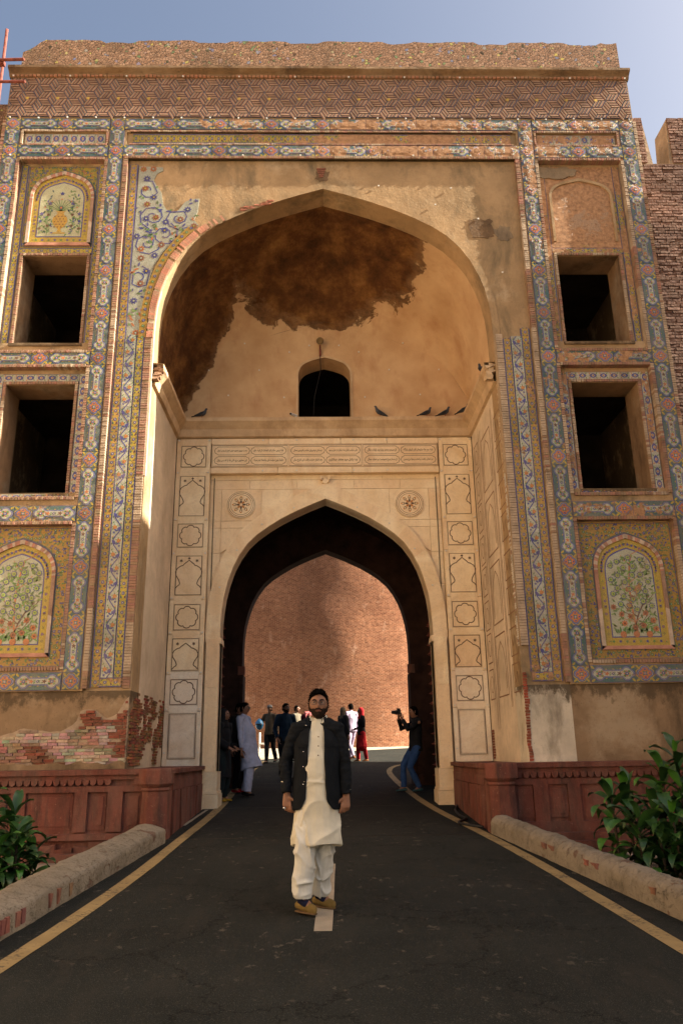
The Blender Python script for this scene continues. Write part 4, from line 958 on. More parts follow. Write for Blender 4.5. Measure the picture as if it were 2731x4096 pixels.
# jamb pilasters, arch voussoirs, spandrel slabs
pb=PB(); 
for sx in (-1,1):
    for z0,z1 in ((.98,2.4),(2.403,3.25)):
        x0,x1=sorted((sx*AI[0],sx*2.165)); pb=PB(); pb.box(x0,x1,PY+.02,PY+.45,z0,z1,skip='k'); pb.box(*sorted((sx*2.10,sx*2.165)),PY+.005,PY+.02,z0,z1,skip='k'); gpart(pb,'pilaster_shaft',['marble'])
    pb=PB(); x0,x1=sorted((sx*1.90,sx*2.15)); pb.box(x0,x1,PY-.03,PY+.47,.62,.975,skip='b'); pb.box(*sorted((sx*1.885,sx*2.16)),PY-.06,PY+.49,.62,.66); pb.box(*sorted((sx*1.87,sx*2.17)),PY-.07,PY+.5,.28,.615); gpart(pb,'pilaster_base',['marble'])
    pb=PB(); x0,x1=sorted((sx*1.90,sx*2.0)); pb.box(x0,x1,PY+.03,PY+.46,3.17,3.27,j=.01); gpart(pb,'impost',['marble'])
PI_=fine(arch(*AI),6); PO_=fine(arch(*AO),6); n=len(PI_); cuts=[0,10,22,34,46,58,69,78]; cuts=cuts+[n-1-c for c in cuts[::-1]]
cuts=sorted(set(cuts))
for i in range(len(cuts)-1):
    a,b_=cuts[i],cuts[i+1]
    if b_-a<2: continue
    A=PI_[a:b_+1]; Bq=PO_[a:b_+1]; pb=PB(); dy=rnd.uniform(-.006,.003)
    e=.0022
    pb.prism([(x,z) for x,z in A]+[(x,z) for x,z in Bq[::-1]],PY+.045+dy,PY+.46)
    gpart(pb,'voussoir',['marble'])
pb=PB(); ring(pb,arch(2.165,3.2,6.192),arch(2.195,3.2,6.225),PY+.05,RY,(.2,.16,.12)); gpart(pb,'arch_moulding',['marble'])
zr=[3.2,4.25,4.87,5.36,5.50,6.13,6.32,6.42]
xr={0:[2.2],1:[2.2],2:[2.2],3:[2.2],4:[2.2,1.99,1.22,.45],5:[2.2,1.4,.5]}
for r in range(len(zr)-1):
    for sx in (-1,1):
        xsp={4:[2.2,1.985,1.225,.62,0],5:[2.2,1.45,.55,0],6:[2.2,1.1,0]}.get(r,[2.2,1.985,0])
        for i in range(len(xsp)-1):
            X0,X1=xsp[i+1],xsp[i]; pts=[]; N=14; e=.003; lowp=[]
            for k in range(N+1):
                x=X0+e+(X1-X0-2*e)*k/N; az=archz(x,2.195,3.2,6.225); z=zr[r]+e if az is None else max(zr[r]+e,az)
                lowp.append((x,z))
            lowp=[p for p in lowp if p[1]<zr[r+1]-e-.004]
            if len(lowp)<2: continue
            P=lowp+[(lowp[-1][0],zr[r+1]-e),(lowp[0][0],zr[r+1]-e)]
            P=[(sx*x,z) for x,z in P]; pb=PB(); dy=rnd.uniform(-.003,.003); pb.prism(P,RY+dy-.002,RY+.03); gpart(pb,'spandrel_slab',['marble'])
    
for sx in (-1,1):   # dark fillet inside the frame
    pb=PB(); pb.box(*sorted((sx*2.125,sx*2.14)),RY-.02,RY,3.3,6.36,(.1,.08,.05)); gpart(pb,'frame_fillet',['inlay'])
    pb=PB(); xc,zc_=sx*1.61,5.815
    for r0,r1,y0,c in ((0,.275,RY-.028,(.50,.34,.2)),(0,.24,RY-.030,(.55,.42,.27))):
        pb.prism([(xc+r1*math.cos(2*PI*k/32),zc_+r1*math.sin(2*PI*k/32)) for k in range(32)],y0,RY,c)
    n0=len(pb.m); y=RY-.0315
    for rr_,wd in ((.262,.008),(.236,.010),(.20,.008)): ribbon(pb,[(xc+rr_*math.cos(2*PI*k/40),zc_+rr_*math.sin(2*PI*k/40)) for k in range(40)],wd,y,(.2,.12,.08),closed=True)
    for k in range(8):
        a=k*PI/4; leafp(pb,xc+.02*math.cos(a),zc_+.02*math.sin(a),.08,.045,a,y-.001,(.45,.18,.05) if k%2 else DK)
        cx,cz=xc+.14*math.cos(a),zc_+.14*math.sin(a)
        for s_ in (-1,1): ribbon(pb,[(cx+(.012+.008*t)*math.cos(a+s_*(t*.8+.6)),cz+(.012+.008*t)*math.sin(a+s_*(t*.8+.6))) for t in range(5)],.010,y-.001,DK)
        disc(pb,xc+.155*math.cos(a),zc_+.155*math.sin(a),.016,y-.002,(.5,.2,.05),6)
    pb.m[n0:]=[1]*(len(pb.m)-n0)
    gpart(pb,'carved_medallion',['marble','inlay'])
pb=PB(); 
for a,b_,r in ((0,6.27,.07),(-.05,6.32,.035),(.05,6.32,.035)): 
    pb.prism([(a+r*math.cos(2*PI*k/10)*(.8 if k%2 else 1.1),b_+r*math.sin(2*PI*k/10)*(.8 if k%2 else 1.1)) for k in range(10)],RY-.10,RY)
pb.box(-.09,-.06,RY-.12,RY-.05,6.28,6.36,j=.01);pb.box(.06,.09,RY-.12,RY-.05,6.28,6.36,j=.01); gpart(pb,'apex_finial',['marble'])
# little survey studs over the whole front
pbs=PB(); pbs.box(-.013,.013,-.016,0,-.013,.013,(.7,.7,.66)); SM=pbs.build('stud',['white_plastic'],link=False).data
for sx in (-1,1):
    for k in range(11):
        x=sx*(.5+k*.52); put(SM,'marker_stud',GW,(x,-.02,12.44-gz(F0)+rnd.uniform(-.01,.01))); 
        if k%2==0: put(SM,'marker_stud',GW,(x+.1,-.03,11.60-gz(F0))); put(SM,'marker_stud',GW,(x,-.09,13.33-gz(F0)))
    for z in (1.3,2.03,2.66,3.37,4.0,4.84,5.5,6.43,7.09):
        for x in (2.24,2.82): put(SM,'marker_stud',GW,(sx*x,PY-F0-.01,z-gz(F0)))
    for x in (.55,1.2): put(SM,'marker_stud',GW,(sx*x,PY-F0-.01,7.09-gz(F0))); put(SM,'marker_stud',GW,(sx*x,PY-F0-.012,6.46-gz(F0)))
    for x,z in ((1.0,11.0),(2.0,10.6),(2.75,10.3),(3.1,9.2),(2.3,10.95)):
        if sx>0: put(SM,'marker_stud',GW,(x,.045,z-gz(F0)))
    for x,z in ((.6,5.72),(1.2,5.4),(1.66,4.9),(1.96,4.2)): put(SM,'marker_stud',GW,(sx*x,PY-F0+.03,z-gz(F0)))
    for x,z in ((.8,8.0),(1.3,8.6),(1.9,8.05),(.7,9.0),(2.3,8.6),(.3,9.15),(1.6,9.2)): put(SM,'marker_stud',GW,(sx*x,PY-F0-.01,z-gz(F0)))
# incised outlines on the right-hand jamb
pb=PB(); x=SA-.004; 
def yz(pts,wd=.02):
    n=len(pts)
    for i in range(n-1):
        (y0,z0),(y1,z1)=pts[i],pts[i+1]; dy,dz=y1-y0,z1-z0; l=math.hypot(dy,dz) or 1; a,b_=-dz/l*wd/2,dy/l*wd/2
        pb.poly([(x,y0+a,z0+b_),(x,y0-a,z0-b_),(x,y1-a,z1-b_),(x,y1+a,z1+b_)][::-1],(.20,.10,.055))
for yy in (F0+.75,F0+.82,F0+1.75,F0+1.9): yz([(yy,1.9 if yy<F0+1 else 1.6),(yy,6.95)],.018)
for k,z0 in enumerate((2.1,3.3,4.5,5.7)):
    yz([(F0+.95,z0),(F0+1.68,z0),(F0+1.68,z0+1.0),(F0+.95,z0+1.0),(F0+.95,z0)],.022)
    yz([(F0+1.05,z0+.1),(F0+1.05,z0+.55),(F0+1.14,z0+.75),(F0+1.31,z0+.88),(F0+1.5,z0+.75),(F0+1.58,z0+.55),(F0+1.58,z0+.1)],.018)
    for j in (0,.62): yz([(F0+2.0,z0+j),(F0+2.35,z0+j),(F0+2.35,z0+.5+j),(F0+2.0,z0+.5+j),(F0+2.0,z0+j)],.02); yz([(F0+2.17+.1*math.cos(t),z0+.25+j+.14*math.sin(t)) for t in [2*PI*i/12 for i in range(13)]],.016)
    for j in (0,.55): yz([(F0+.15,z0+j),(F0+.6,z0+j),(F0+.6,z0+.42+j),(F0+.15,z0+.42+j),(F0+.15,z0+j)],.02); yz([(F0+.25,z0+.08+j),(F0+.32,z0+.3+j),(F0+.45,z0+.14+j),(F0+.5,z0+.34+j)],.014)
gpart(pb,'incised_outline',['inlay'])
# brick edge of the right jamb
pb=PB()
for i in range(135):
    z=2.75+i*.033
    if rnd.random()<.9:
        pale=rnd.random()<.75; c=(.52,.45,.36) if pale else (.34,.22,.15); pb.box(SA-.012+rnd.uniform(0,.008),SA+.0,F0+.065,F0+.065+rnd.uniform(.05,.11),z,z+.025,c,skip='r')
stuff(gpart(pb,'jamb_brick_edge',['old_brick']))
# ================================================================ passage
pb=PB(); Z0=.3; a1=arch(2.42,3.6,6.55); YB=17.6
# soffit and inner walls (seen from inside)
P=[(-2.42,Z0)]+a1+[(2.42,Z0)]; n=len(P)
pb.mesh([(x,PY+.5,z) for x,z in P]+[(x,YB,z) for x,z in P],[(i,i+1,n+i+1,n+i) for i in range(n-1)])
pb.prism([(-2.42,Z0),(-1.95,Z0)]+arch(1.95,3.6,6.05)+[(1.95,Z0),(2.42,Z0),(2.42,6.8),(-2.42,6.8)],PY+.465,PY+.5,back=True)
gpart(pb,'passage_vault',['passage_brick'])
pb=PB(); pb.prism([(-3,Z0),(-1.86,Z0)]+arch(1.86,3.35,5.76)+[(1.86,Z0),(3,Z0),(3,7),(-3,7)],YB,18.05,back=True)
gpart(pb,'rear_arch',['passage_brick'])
for sx in (-1,1):
    pb=PB(); pb.box(*sorted((sx*1.80,sx*1.95)),YB-.03,YB+.12,2.93,3.12); gpart(pb,'rear_impost',['red_sandstone'])
    pb=PB(); pb.box(*sorted((sx*1.83,sx*1.9)),YB-.05,18.07,Z0,2.93); gpart(pb,'rear_jamb',['passage_brick'])
# folded door leaves
for sx in (-1,1):
    hinge=Vector((sx*2.20,PY+.56,0)); end=Vector((sx*2.28,PY+2.5,0))
    d=(end-hinge).normalized(); nrm=Vector((-d.y*sx,d.x*sx,0)); L=(end-hinge).length; zb=gz(PY+1)+.06
    leaf=None; dpb=PB()
    def dbox(pb,u0,u1,z0,z1,t0,t1,col):
        vs=[]
        for z in (z0,z1):
            for t in (t0,t1):
                for u in (u0,u1): p=hinge+d*u+nrm*t; vs.append((p.x,p.y,z))
        F=[(0,2,3,1),(4,5,7,6),(0,1,5,4),(2,6,7,3),(0,4,6,2),(1,3,7,5)]; pb.mesh(vs,F if sx>0 else [f[::-1] for f in F],col)
    def dz(u): return min(5.0,3.4+2.3*math.sqrt(max(0,u/L)))
    dbox(dpb,0,L,zb,3.6,0,.05,(.5,.5,.5)); leaf=gpart(dpb,'door_leaf',['old_timber'])
    for k in range(6):
        pb=PB(); dbox(pb,k*L/6+.01,(k+1)*L/6-.01,zb+.02,3.6,.05,.075,(.4,.4,.4)); o=pb.build('plank',['old_timber']); o.parent=leaf
    for k in range(8):
        pb=PB(); dbox(pb,0,L,zb+.15+k*.42,zb+.23+k*.42,.075,.10,(.4,.4,.4)); o=pb.build('batten',['old_timber']); o.parent=leaf
    pb=PB()
    for k in range(9):
        for j in range(16):
            u=.1+k*(L-.2)/8; z=zb+.3+j*.2; p=hinge+d*u+nrm*.1; s_=.028
            q=[p+d*s_+Vector((0,0,z)),p+Vector((0,0,z+s_)),p-d*s_+Vector((0,0,z)),p+Vector((0,0,z-s_))]; tip=p+nrm*.07+Vector((0,0,z))
            pb.mesh([tuple(v) for v in q]+[tuple(tip)],[(0,1,4),(1,2,4),(2,3,4),(3,0,4)],(.1,.1,.1))
    o=pb.build('iron_spikes',['iron_rust']); o.parent=leaf; stuff(o)
simple('bounce_wall_brick',(.44,.33,.22),.95,.25,2,20,.5,.03); simple('court_paving',(.33,.28,.21),.95,.2,2,20,.4,.02)
pb=PB(); pb.poly([(-40,-45,gz(-20)+.02),(40,-45,gz(-20)+.02),(40,-4.0,gz(-12)+.02),(-40,-4.0,gz(-12)+.02)]); structure(pb.build('forecourt',['court_paving']))  # pale unseen paving added behind the camera to bounce warm light
# ================================================================ exposed brick, lower left, and worn patches
def patch_top(x):  # ragged upper edge of the missing render
    a=[(-5.45,1.42),(-4.9,1.50),(-4.66,1.56),(-4.33,1.66),(-3.98,1.60),(-3.8,1.62),(-3.62,1.72),(-3.55,1.92),(-3.35,1.90),(-3.2,1.78),(-3.05,1.82),(-2.92,2.05),(-2.86,2.1)]
    for i in range(len(a)-1):
        if a[i][0]<=x<=a[i+1][0]: t=(x-a[i][0])/(a[i+1][0]-a[i][0]); return a[i][1]*(1-t)+a[i+1][1]*t
    return a[0][1]
BW=PB(); cnt=0; brs=[]
pb=PB(); pts=[(-5.45,1.13)]+[(x,patch_top(x)+.02*mnoise.noise(Vector((x*9,1,1)))) for x in np.linspace(-5.45,-2.88,50)]+[(-2.88,1.13)]
pb.prism([(float(a),float(b_)) for a,b_ in pts],F0+.016,F0+.03); PM=gpart(pb,'exposed_masonry',['mortar'])
row=0; z=1.15; rest=PB(); rr=random.Random(4)
while z<2.1:
    x=-5.42+(.06 if row%2 else 0)
    while x<-2.9:
        L=rr.uniform(.10,.17); x1=min(x+L,-2.885); zt=min(patch_top(x),patch_top(x1))
        if z+.035<zt and x1-x>.04 and not(rr.random()<.04):
            s0=mnoise.noise(Vector((x*1.6,z*3.5,2))); edge=x>-3.15
            if edge and z>1.2 or (s0>.18 and x>-4.4): c=(.19+rr.uniform(-.05,.05),.068,.042)
            elif s0<-.02: c=(.40+rr.uniform(-.12,.08),.31+rr.uniform(-.10,.05),.235)
            else: c=(.28+rr.uniform(-.08,.08),.17+rr.uniform(-.04,.05),.125)
            dd=-.028-(.03 if s0>.1 else 0)*rr.random()
            brs.append((x,x1-.008,z,z+.036,dd+rr.uniform(-.008,.008),c))
        x=x1
    z+=.044; row+=1
rr.shuffle(brs)
for i,(x0,x1,z0,z1,dd,c) in enumerate(brs):
    t=PB() if i<290 else rest
    t.box(x0,x1,F0+.03+dd,F0+.03,z0,z1,c,j=.0035,skip='k')
    if i<290: o=t.build('brick',['old_brick']); o.parent=PM
if rest.v: o=rest.build('bricks',['old_brick']); o.parent=PM; stuff(o)
pb=PB(); N=40
pts=[(-5.45,1.086),(-2.88,1.086)]+[(-2.88-2.57*i/N,1.17+.05*mnoise.noise(Vector((i*.35,0,0)))+.02*mnoise.noise(Vector((i*1.3,2,0)))) for i in range(N+1)]
pb.prism(pts,F0-.012,F0+.03); gpart(pb,'render_remnant',['plaster_low'])
# bricks showing on the left jamb and the crack on the right one
pb=PB(); row=0; z=1.12
while z<2.15:
    y=F0+.05+(.07 if row%2 else 0)
    while y<PY-.05:
        L=rr.uniform(.14,.2); y1=min(y+L,PY-.02); e=2.12+.3*mnoise.noise(Vector((y*5,0,4)))+.15*mnoise.noise(Vector((y*17,0,4)))
        hole=mnoise.noise(Vector((y*2.6,z*2.0,8)))>.16
        if z<e and not hole: pb.box(-SA,-SA+.012+rr.uniform(0,.014),y,y1-.01,z,z+.034,(.22+rr.uniform(-.06,.1),.085+rr.uniform(-.02,.05),.05),skip='l',j=.003)
        y=y1
    z+=.044; row+=1
stuff(gpart(pb,'jamb_brick_patch',['old_brick']))
pb=PB(); z=1.1
while z<2.35:
    w0=.05+.05*abs(mnoise.noise(Vector((z*6,0,0)))); xo=SA-.0+.02*mnoise.noise(Vector((z*4,3,0)))
    pb.box(xo,xo+w0,F0+.018,F0+.04,z,z+.034,(.24+rr.uniform(-.06,.06),.07,.04),j=.006); z+=.042
stuff(gpart(pb,'corner_crack_bricks',['old_brick']))
pb=PB(); z=1.12
while z<1.6:
    pb.box(SA-.012,SA,PY-.18-.05*rr.random(),PY-.02,z,z+.034,(.22,.08,.05),j=.004); z+=.044
stuff(gpart(pb,'jamb_brick_patch',['old_brick']))
# cement repairs smeared over the tile bands, and a fallen patch of render
def blob(name,mat,x0,x1,z0,z1,y0,y1,seed):
    pb=PB(); n=36; pts=[]
    for k in range(n):
        t=2*PI*k/n; c,s_=math.cos(t),math.sin(t); r=1+.4*mnoise.noise(Vector((c*2+seed,s_*2,0)))+.22*mnoise.noise(Vector((c*7+seed,s_*7,0)))
        pts.append(((x0+x1)/2+(x1-x0)/2*math.copysign(abs(c)**.55,c)*r,(z0+z1)/2+(z1-z0)/2*math.copysign(abs(s_)**.55,s_)*r))
    pb.prism(pts,y0,y1); return gpart(pb,name,[mat])
blob('cement_patch','cement',3.88,4.6,11.2,11.45,F0+D-.03,F0+D,5.5)
blob('fallen_render','cornice_plaster',2.60,3.02,9.92,10.32,F0+.052,F0+.06,2.2); blob('fallen_render','cement',3.05,3.32,9.85,10.15,F0+.054,F0+.06,7.7); blob('fallen_render','cornice_plaster',-.13,.10,11.12,11.36,F0+.054,F0+.06,4.7)
pb=PB()
for k in range(26):
    i=rnd.uniform(-1.5,-.95); z=10.47+(i+1.5)*.30+rnd.uniform(-.02,.06); pb.box(i,i+rnd.uniform(.05,.1),F0+.045,F0+.07,z,z+.03,(.24+rnd.uniform(-.05,.06),.10,.06),j=.006)
stuff(gpart(pb,'broken_arch_edge',['old_brick']))
# small brick hole above the arch apex
pb=PB()
for k in range(5): pb.box(-.11+.01*k,.05-.012*k,F0+.045,F0+.06,11.37-k*.045,11.40-k*.045,(.2,.08,.05),j=.008)
stuff(gpart(pb,'brick_hole',['old_brick']))
# ================================================================ flanking fortress walls
def brickface(name,par,x0,x1,z0,z1,y,cells,seed,topfn=None,n_ind=290,pal=((.18,.105,.075),(.155,.085,.062),(.21,.12,.088)),vis=None):
    rr=random.Random(seed); out=[]; z=z0; row=0; bh,bl=cells
    while z<z1-bh*.5:
        x=x0-(bl*.5 if row%2 else 0)
        while x<x1:
            L=bl*rr.uniform(.8,1.2); a,b_=max(x,x0),min(x+L,x1)
            if b_-a>.03 and (topfn is None or z+bh<=topfn((a+b_)/2)): out.append((a,b_-.012,z,z+bh-.013,rr.uniform(-.012,.014),rr.choice(pal)))
            x+=L
        z+=bh; row+=1
    rr.shuffle(out)
    if vis: out.sort(key=lambda q:0 if vis(q) else 1)
    rest=PB()
    for i,(a,b_,c,d,e,cl) in enumerate(out):
        k=1+.35*mnoise.noise(Vector((a*.8,c*.8,seed))); cl=tuple(v*k for v in cl)
        t=PB() if i<n_ind else rest
        t.box(a,b_,y-.025+e*.45,y+.01,c,d,cl,j=.004,skip='k')
        if i<n_ind: o=t.build('brick',['wall_brick']); o.parent=par
    if rest.v: o=rest.build('bricks',['wall_brick']); o.parent=par; stuff(o)
RW=thing('fortress_wall','tall weathered brick curtain wall with battlements adjoining the gateway on its right','wall',(5.8,12.3,0))
def wpart(pb,name,mats,root):
    o=pb.build(name,mats); o.parent=root; o.matrix_parent_inverse=Matrix.Translation(-root.location); return o
pb=PB(); pb.box(5.80,11,12.22,13.2,-.5,11.92,(.3,.2,.13)); core=wpart(pb,'wall_core',['mortar'],RW)
for mx0,mx1,ch in ((5.80,6.30,.14),(6.62,8.2,.14),(8.6,10.2,.14)):
    pb=PB(); pb.prism([(mx0,11.92),(mx1,11.92),(mx1-.10,12.97),(mx0+.07,12.97)],12.22,12.75,(.3,.2,.13),back=True); mer=wpart(pb,'merlon',['mortar'],RW)
    if mx0<8: brickface('m',mer,mx0+.07,mx1-.1,11.93,12.96,12.21,(.062,.2),5)
brickface('w',core,5.80,8.6,4.2,11.9,12.21,(.062,.2),6,vis=lambda q:q[0]<6.1+.03*0 and q[2]>6.5)
pb=PB(); pb.box(5.80,11,12.12,12.22,-.5,4.2); wpart(pb,'wall_render',['plaster_low'],RW)
LW=thing('fortress_wall','dark blue-tiled wall stub behind the scaffold poles at the gateway\'s upper left','wall',(-6.5,12.3,0))
pb=PB(); pb.box(-10,-5.81,12.2,13.2,12.6,13.25,(.2,.13,.09)); wpart(pb,'wall_top',['rubble_mosaic'],LW)
pb=PB(); pb.box(-10,-5.81,12.25,13.2,-.5,12.52,(.2,.13,.09)); core=wpart(pb,'wall_core',['mortar_dark'],LW)
pb=PB(); pb.box(-10,-5.81,12.05,12.25,12.52,12.6,(.2,.13,.09)); wpart(pb,'string_course',['plaster_low'],LW)
brickface('l',core,-7.2,-5.81,9.5,12.5,12.24,(.07,.2),9,pal=((.10,.08,.10),(.16,.08,.06),(.05,.07,.16)),n_ind=150)
# wall of the outer fortress running back to the right: it shades the forecourt
SW=thing('unseen_fort_wall','long brick fortress wall to the right of the forecourt','wall',(13,-4,0))
pb=PB(); pb.box(11.5,13,1.0,11.4,-3,SHADE_H,(.3,.2,.13)); wpart(pb,'wall_core',['mortar'],SW)
VW=thing('unseen_fort_wall','unseen pale wall added left of the forecourt to bounce warm light','wall',(-12,-4,0))
pb=PB(); pb.box(-13,-11.5,-30,11.4,-3,13,(.3,.2,.13)); wpart(pb,'wall_core',['bounce_wall_brick'],VW)  # sunlit wall out of view, added to throw warm light on the facade
IW=thing('added_shade_wall','unseen wall added behind the gateway on the right for its shade','wall',(9,22,0))
pb=PB(); pb.box(8,9.2,17.2,24.2,.4,9.5,(.3,.2,.13)); wpart(pb,'wall_core',['mortar'],IW)  # out-of-view wall added so the road beyond the gate lies in shade
# ================================================================ round bastion seen through the arch
def uvmesh(name,verts,faces,uvs,mat,root):
    me=bpy.data.meshes.new(name); me.from_pydata(verts,[],faces); uv=me.uv_layers.new(name='UVMap')
    for p in me.polygons:
        for li in p.loop_indices: uv.data[li].uv=uvs[me.loops[li].vertex_index]
    me.polygons.foreach_set('use_smooth',[True]*len(me.polygons)); me.materials.append(MATS[mat]); me.update()
    o=bpy.data.objects.new(name,me); COL.objects.link(o); o.parent=root; o.matrix_parent_inverse=Matrix.Translation(-root.location); return o
BA=thing('brick_bastion','great round sloping brick bastion seen through the gateway arch','bastion',(1.2,42,1.2))
V=[];U=[];Fc=[]; NA,NZ=90,60; bx,by,BR_=1.6,42.4,8.6
for j in range(NZ+1):
    z=1.2+j*.27
    for i in range(NA+1):
        a=-PI+PI*i/NA; r=BR_-(z-1.5)*.11+.10*mnoise.noise(Vector((math.cos(a)*4,math.sin(a)*4,z*.5)))
        V.append((bx+r*math.cos(a),by+r*math.sin(a),z)); U.append((BR_*a,z))
for j in range(NZ):
    for i in range(NA): k=j*(NA+1)+i; Fc.append((k,k+1,k+NA+2,k+NA+1))
uvmesh('bastion_drum',V,Fc,U,'bastion_brick',BA)
CW=thing('curtain_wall','sloping brick curtain wall joining the bastion on its left','wall',(-6,36,1.2))
V=[];U=[];Fc=[]
for j in range(41):
    z=1.2+j*.4
    for i in range(41):
        x=-22+i*.55; y=34.6+.11*(z-1.5)+.06*mnoise.noise(Vector((x*.5,z*.5,0)))-.16*(x+3); V.append((x,y,z)); U.append((x,z))
for j in range(40):
    for i in range(40): k=j*41+i; Fc.append((k,k+1,k+42,k+41))
uvmesh('wall_face',V,Fc,U,'bastion_brick',CW)
pb=PB(); pb.poly([(x,y,gz(y)+.006) for x,y in ((-14,24),(-3,25.4),(1,31.2),(4.5,33.4),(14,33.6),(14,34),(-14,34))]); pb.poly([(-14,34,gz(34)+.006),(14,34,gz(34)+.006),(14,38,gz(38)+.006),(-14,38,gz(38)+.006)]); structure(pb.build('courtyard',['court_paving']))  # sandy ground; its slanted edge paints in the outline of the sunlit patch
# ================================================================ sandstone plinths
for sx,lab in ((-1,'red sandstone plinth left of the road, eroded panels and a chipped moulding'),(1,'red sandstone plinth right of the road, crisp framed panels under scalloped edge')):
    T=thing('sandstone_plinth',lab,'plinth',(sx*3.5,11.2,0))
    L=T
    def tp(pb,name,mat='red_sandstone'): return wpart(pb,name,[mat],T)
    def bx_(pb,x0,x1,*a,**k): pb.box(*sorted((sx*x0,sx*x1)),*a,**k)
    pb=PB(); bx_(pb,2.16,6.9,11.26,F0+.03,-.3,1.02); bx_(pb,2.16,2.84,F0+.03,PY+.0,.0,1.02); tp(pb,'core')
    pb=PB(); bx_(pb,2.13,6.9,11.18,F0+.029,1.02,1.085,j=.003); bx_(pb,2.11,2.855,F0+.03,PY-.003,1.02,1.08,j=.003); tp(pb,'top_slab')
    pb=PB(); bx_(pb,2.5,6.9,11.22,11.26,.955,1.02); bx_(pb,2.5,6.9,11.215,11.26,.80,.875); bx_(pb,2.14,2.16,11.45,PY-.08,.80,.93); tp(pb,'moulding')
    sp=PB(); sp.prism([(-.042,0),(.042,0),(.042,-.03),(.03,-.058),(0,-.072),(-.03,-.058),(-.042,-.03)],-.04,0); sm=sp.build('s',['red_sandstone'],link=False).data
    x=2.58
    while x<6.8:
        if not(sx<0 and 2.62<x<2.9): put(sm,'scallop',T,(sx*x-T.location.x,11.235-11.2,.955))
        x+=.098
    wx=[(2.50,2.76),(2.97,3.23),(3.41,4.05),(4.25,4.5),(4.7,5.35),(5.55,5.85),(6.05,6.7)]
    for i,(a,b_) in enumerate(wx):
        pb=PB()
        if sx>0:
            for e,y in ((0,11.245),(.03,11.252),(.05,11.235)): bx_(pb,a+e,b_-e,y,11.262,.38+e,.79-e)
        else:
            bx_(pb,a+.02,b_-.02,11.253,11.262,.33,.78,j=.006); bx_(pb,a+.06,b_-.06,11.244,11.262,.38,.74,j=.008)
        tp(pb,'panel')
        c=b_; d=wx[i+1][0] if i<len(wx)-1 else 6.9
        pb=PB(); bx_(pb,c+.004,d-.004,11.215,11.26,.30 if sx<0 else .33,.80,j=.002); tp(pb,'stile')
    pb=PB(); bx_(pb,2.5,6.9,11.20,11.26,.20,.33 if sx>0 else .28,j=.004)
    if sx>0:
        bx_(pb,2.5,6.9,11.10,11.26,.10,.20,j=.004); bx_(pb,2.5,6.9,11.02,11.26,-.1,.10,j=.004)
    else:
        for k in range(20):
            x=2.5+k*.22; hz=.16+rnd.uniform(-.06,.05); bx_(pb,x,x+.22,11.20+rnd.uniform(-.03,.03),11.27,-.02,hz,j=.02)
        bx_(pb,2.5,6.9,11.02,11.26,-.1,.05,j=.004)
    tp(pb,'base_moulding')
    # side along the road: rough vertical slabs
    y=11.5
    while y<PY-.12:
        wd=rnd.uniform(.22,.36); pb=PB(); bx_(pb,2.12+rnd.uniform(-.006,.012),2.165,y,min(y+wd,PY-.1)-.012,gz(y)-.05,.79,j=.008); tp(pb,'side_slab'); y+=wd
    # corner pedestal: octagonal, waisted
    pb=PB(); pc=(sx*2.31,11.13)
    pr=[(-.05,.235),(.14,.235),(.16,.215),(.30,.19),(.34,.175),(.80,.165),(.82,.185),(.85,.17),(.88,.20),(.90,.215),(1.06,.215),(1.09,.21)]
    V=[];Fc=[]
    for z,r in pr:
        for k in range(8): a=PI/8+k*PI/4; V.append((pc[0]+r*1.08*math.cos(a),pc[1]+r*1.08*math.sin(a),z))
    for j in range(len(pr)-1):
        for k in range(8): Fc.append((j*8+k,j*8+(k+1)%8,j*8+8+(k+1)%8,j*8+8+k))
    Fc.append(tuple((len(pr)-1)*8+k for k in range(8))); pb.mesh(V,Fc); tp(pb,'corner_pedestal')
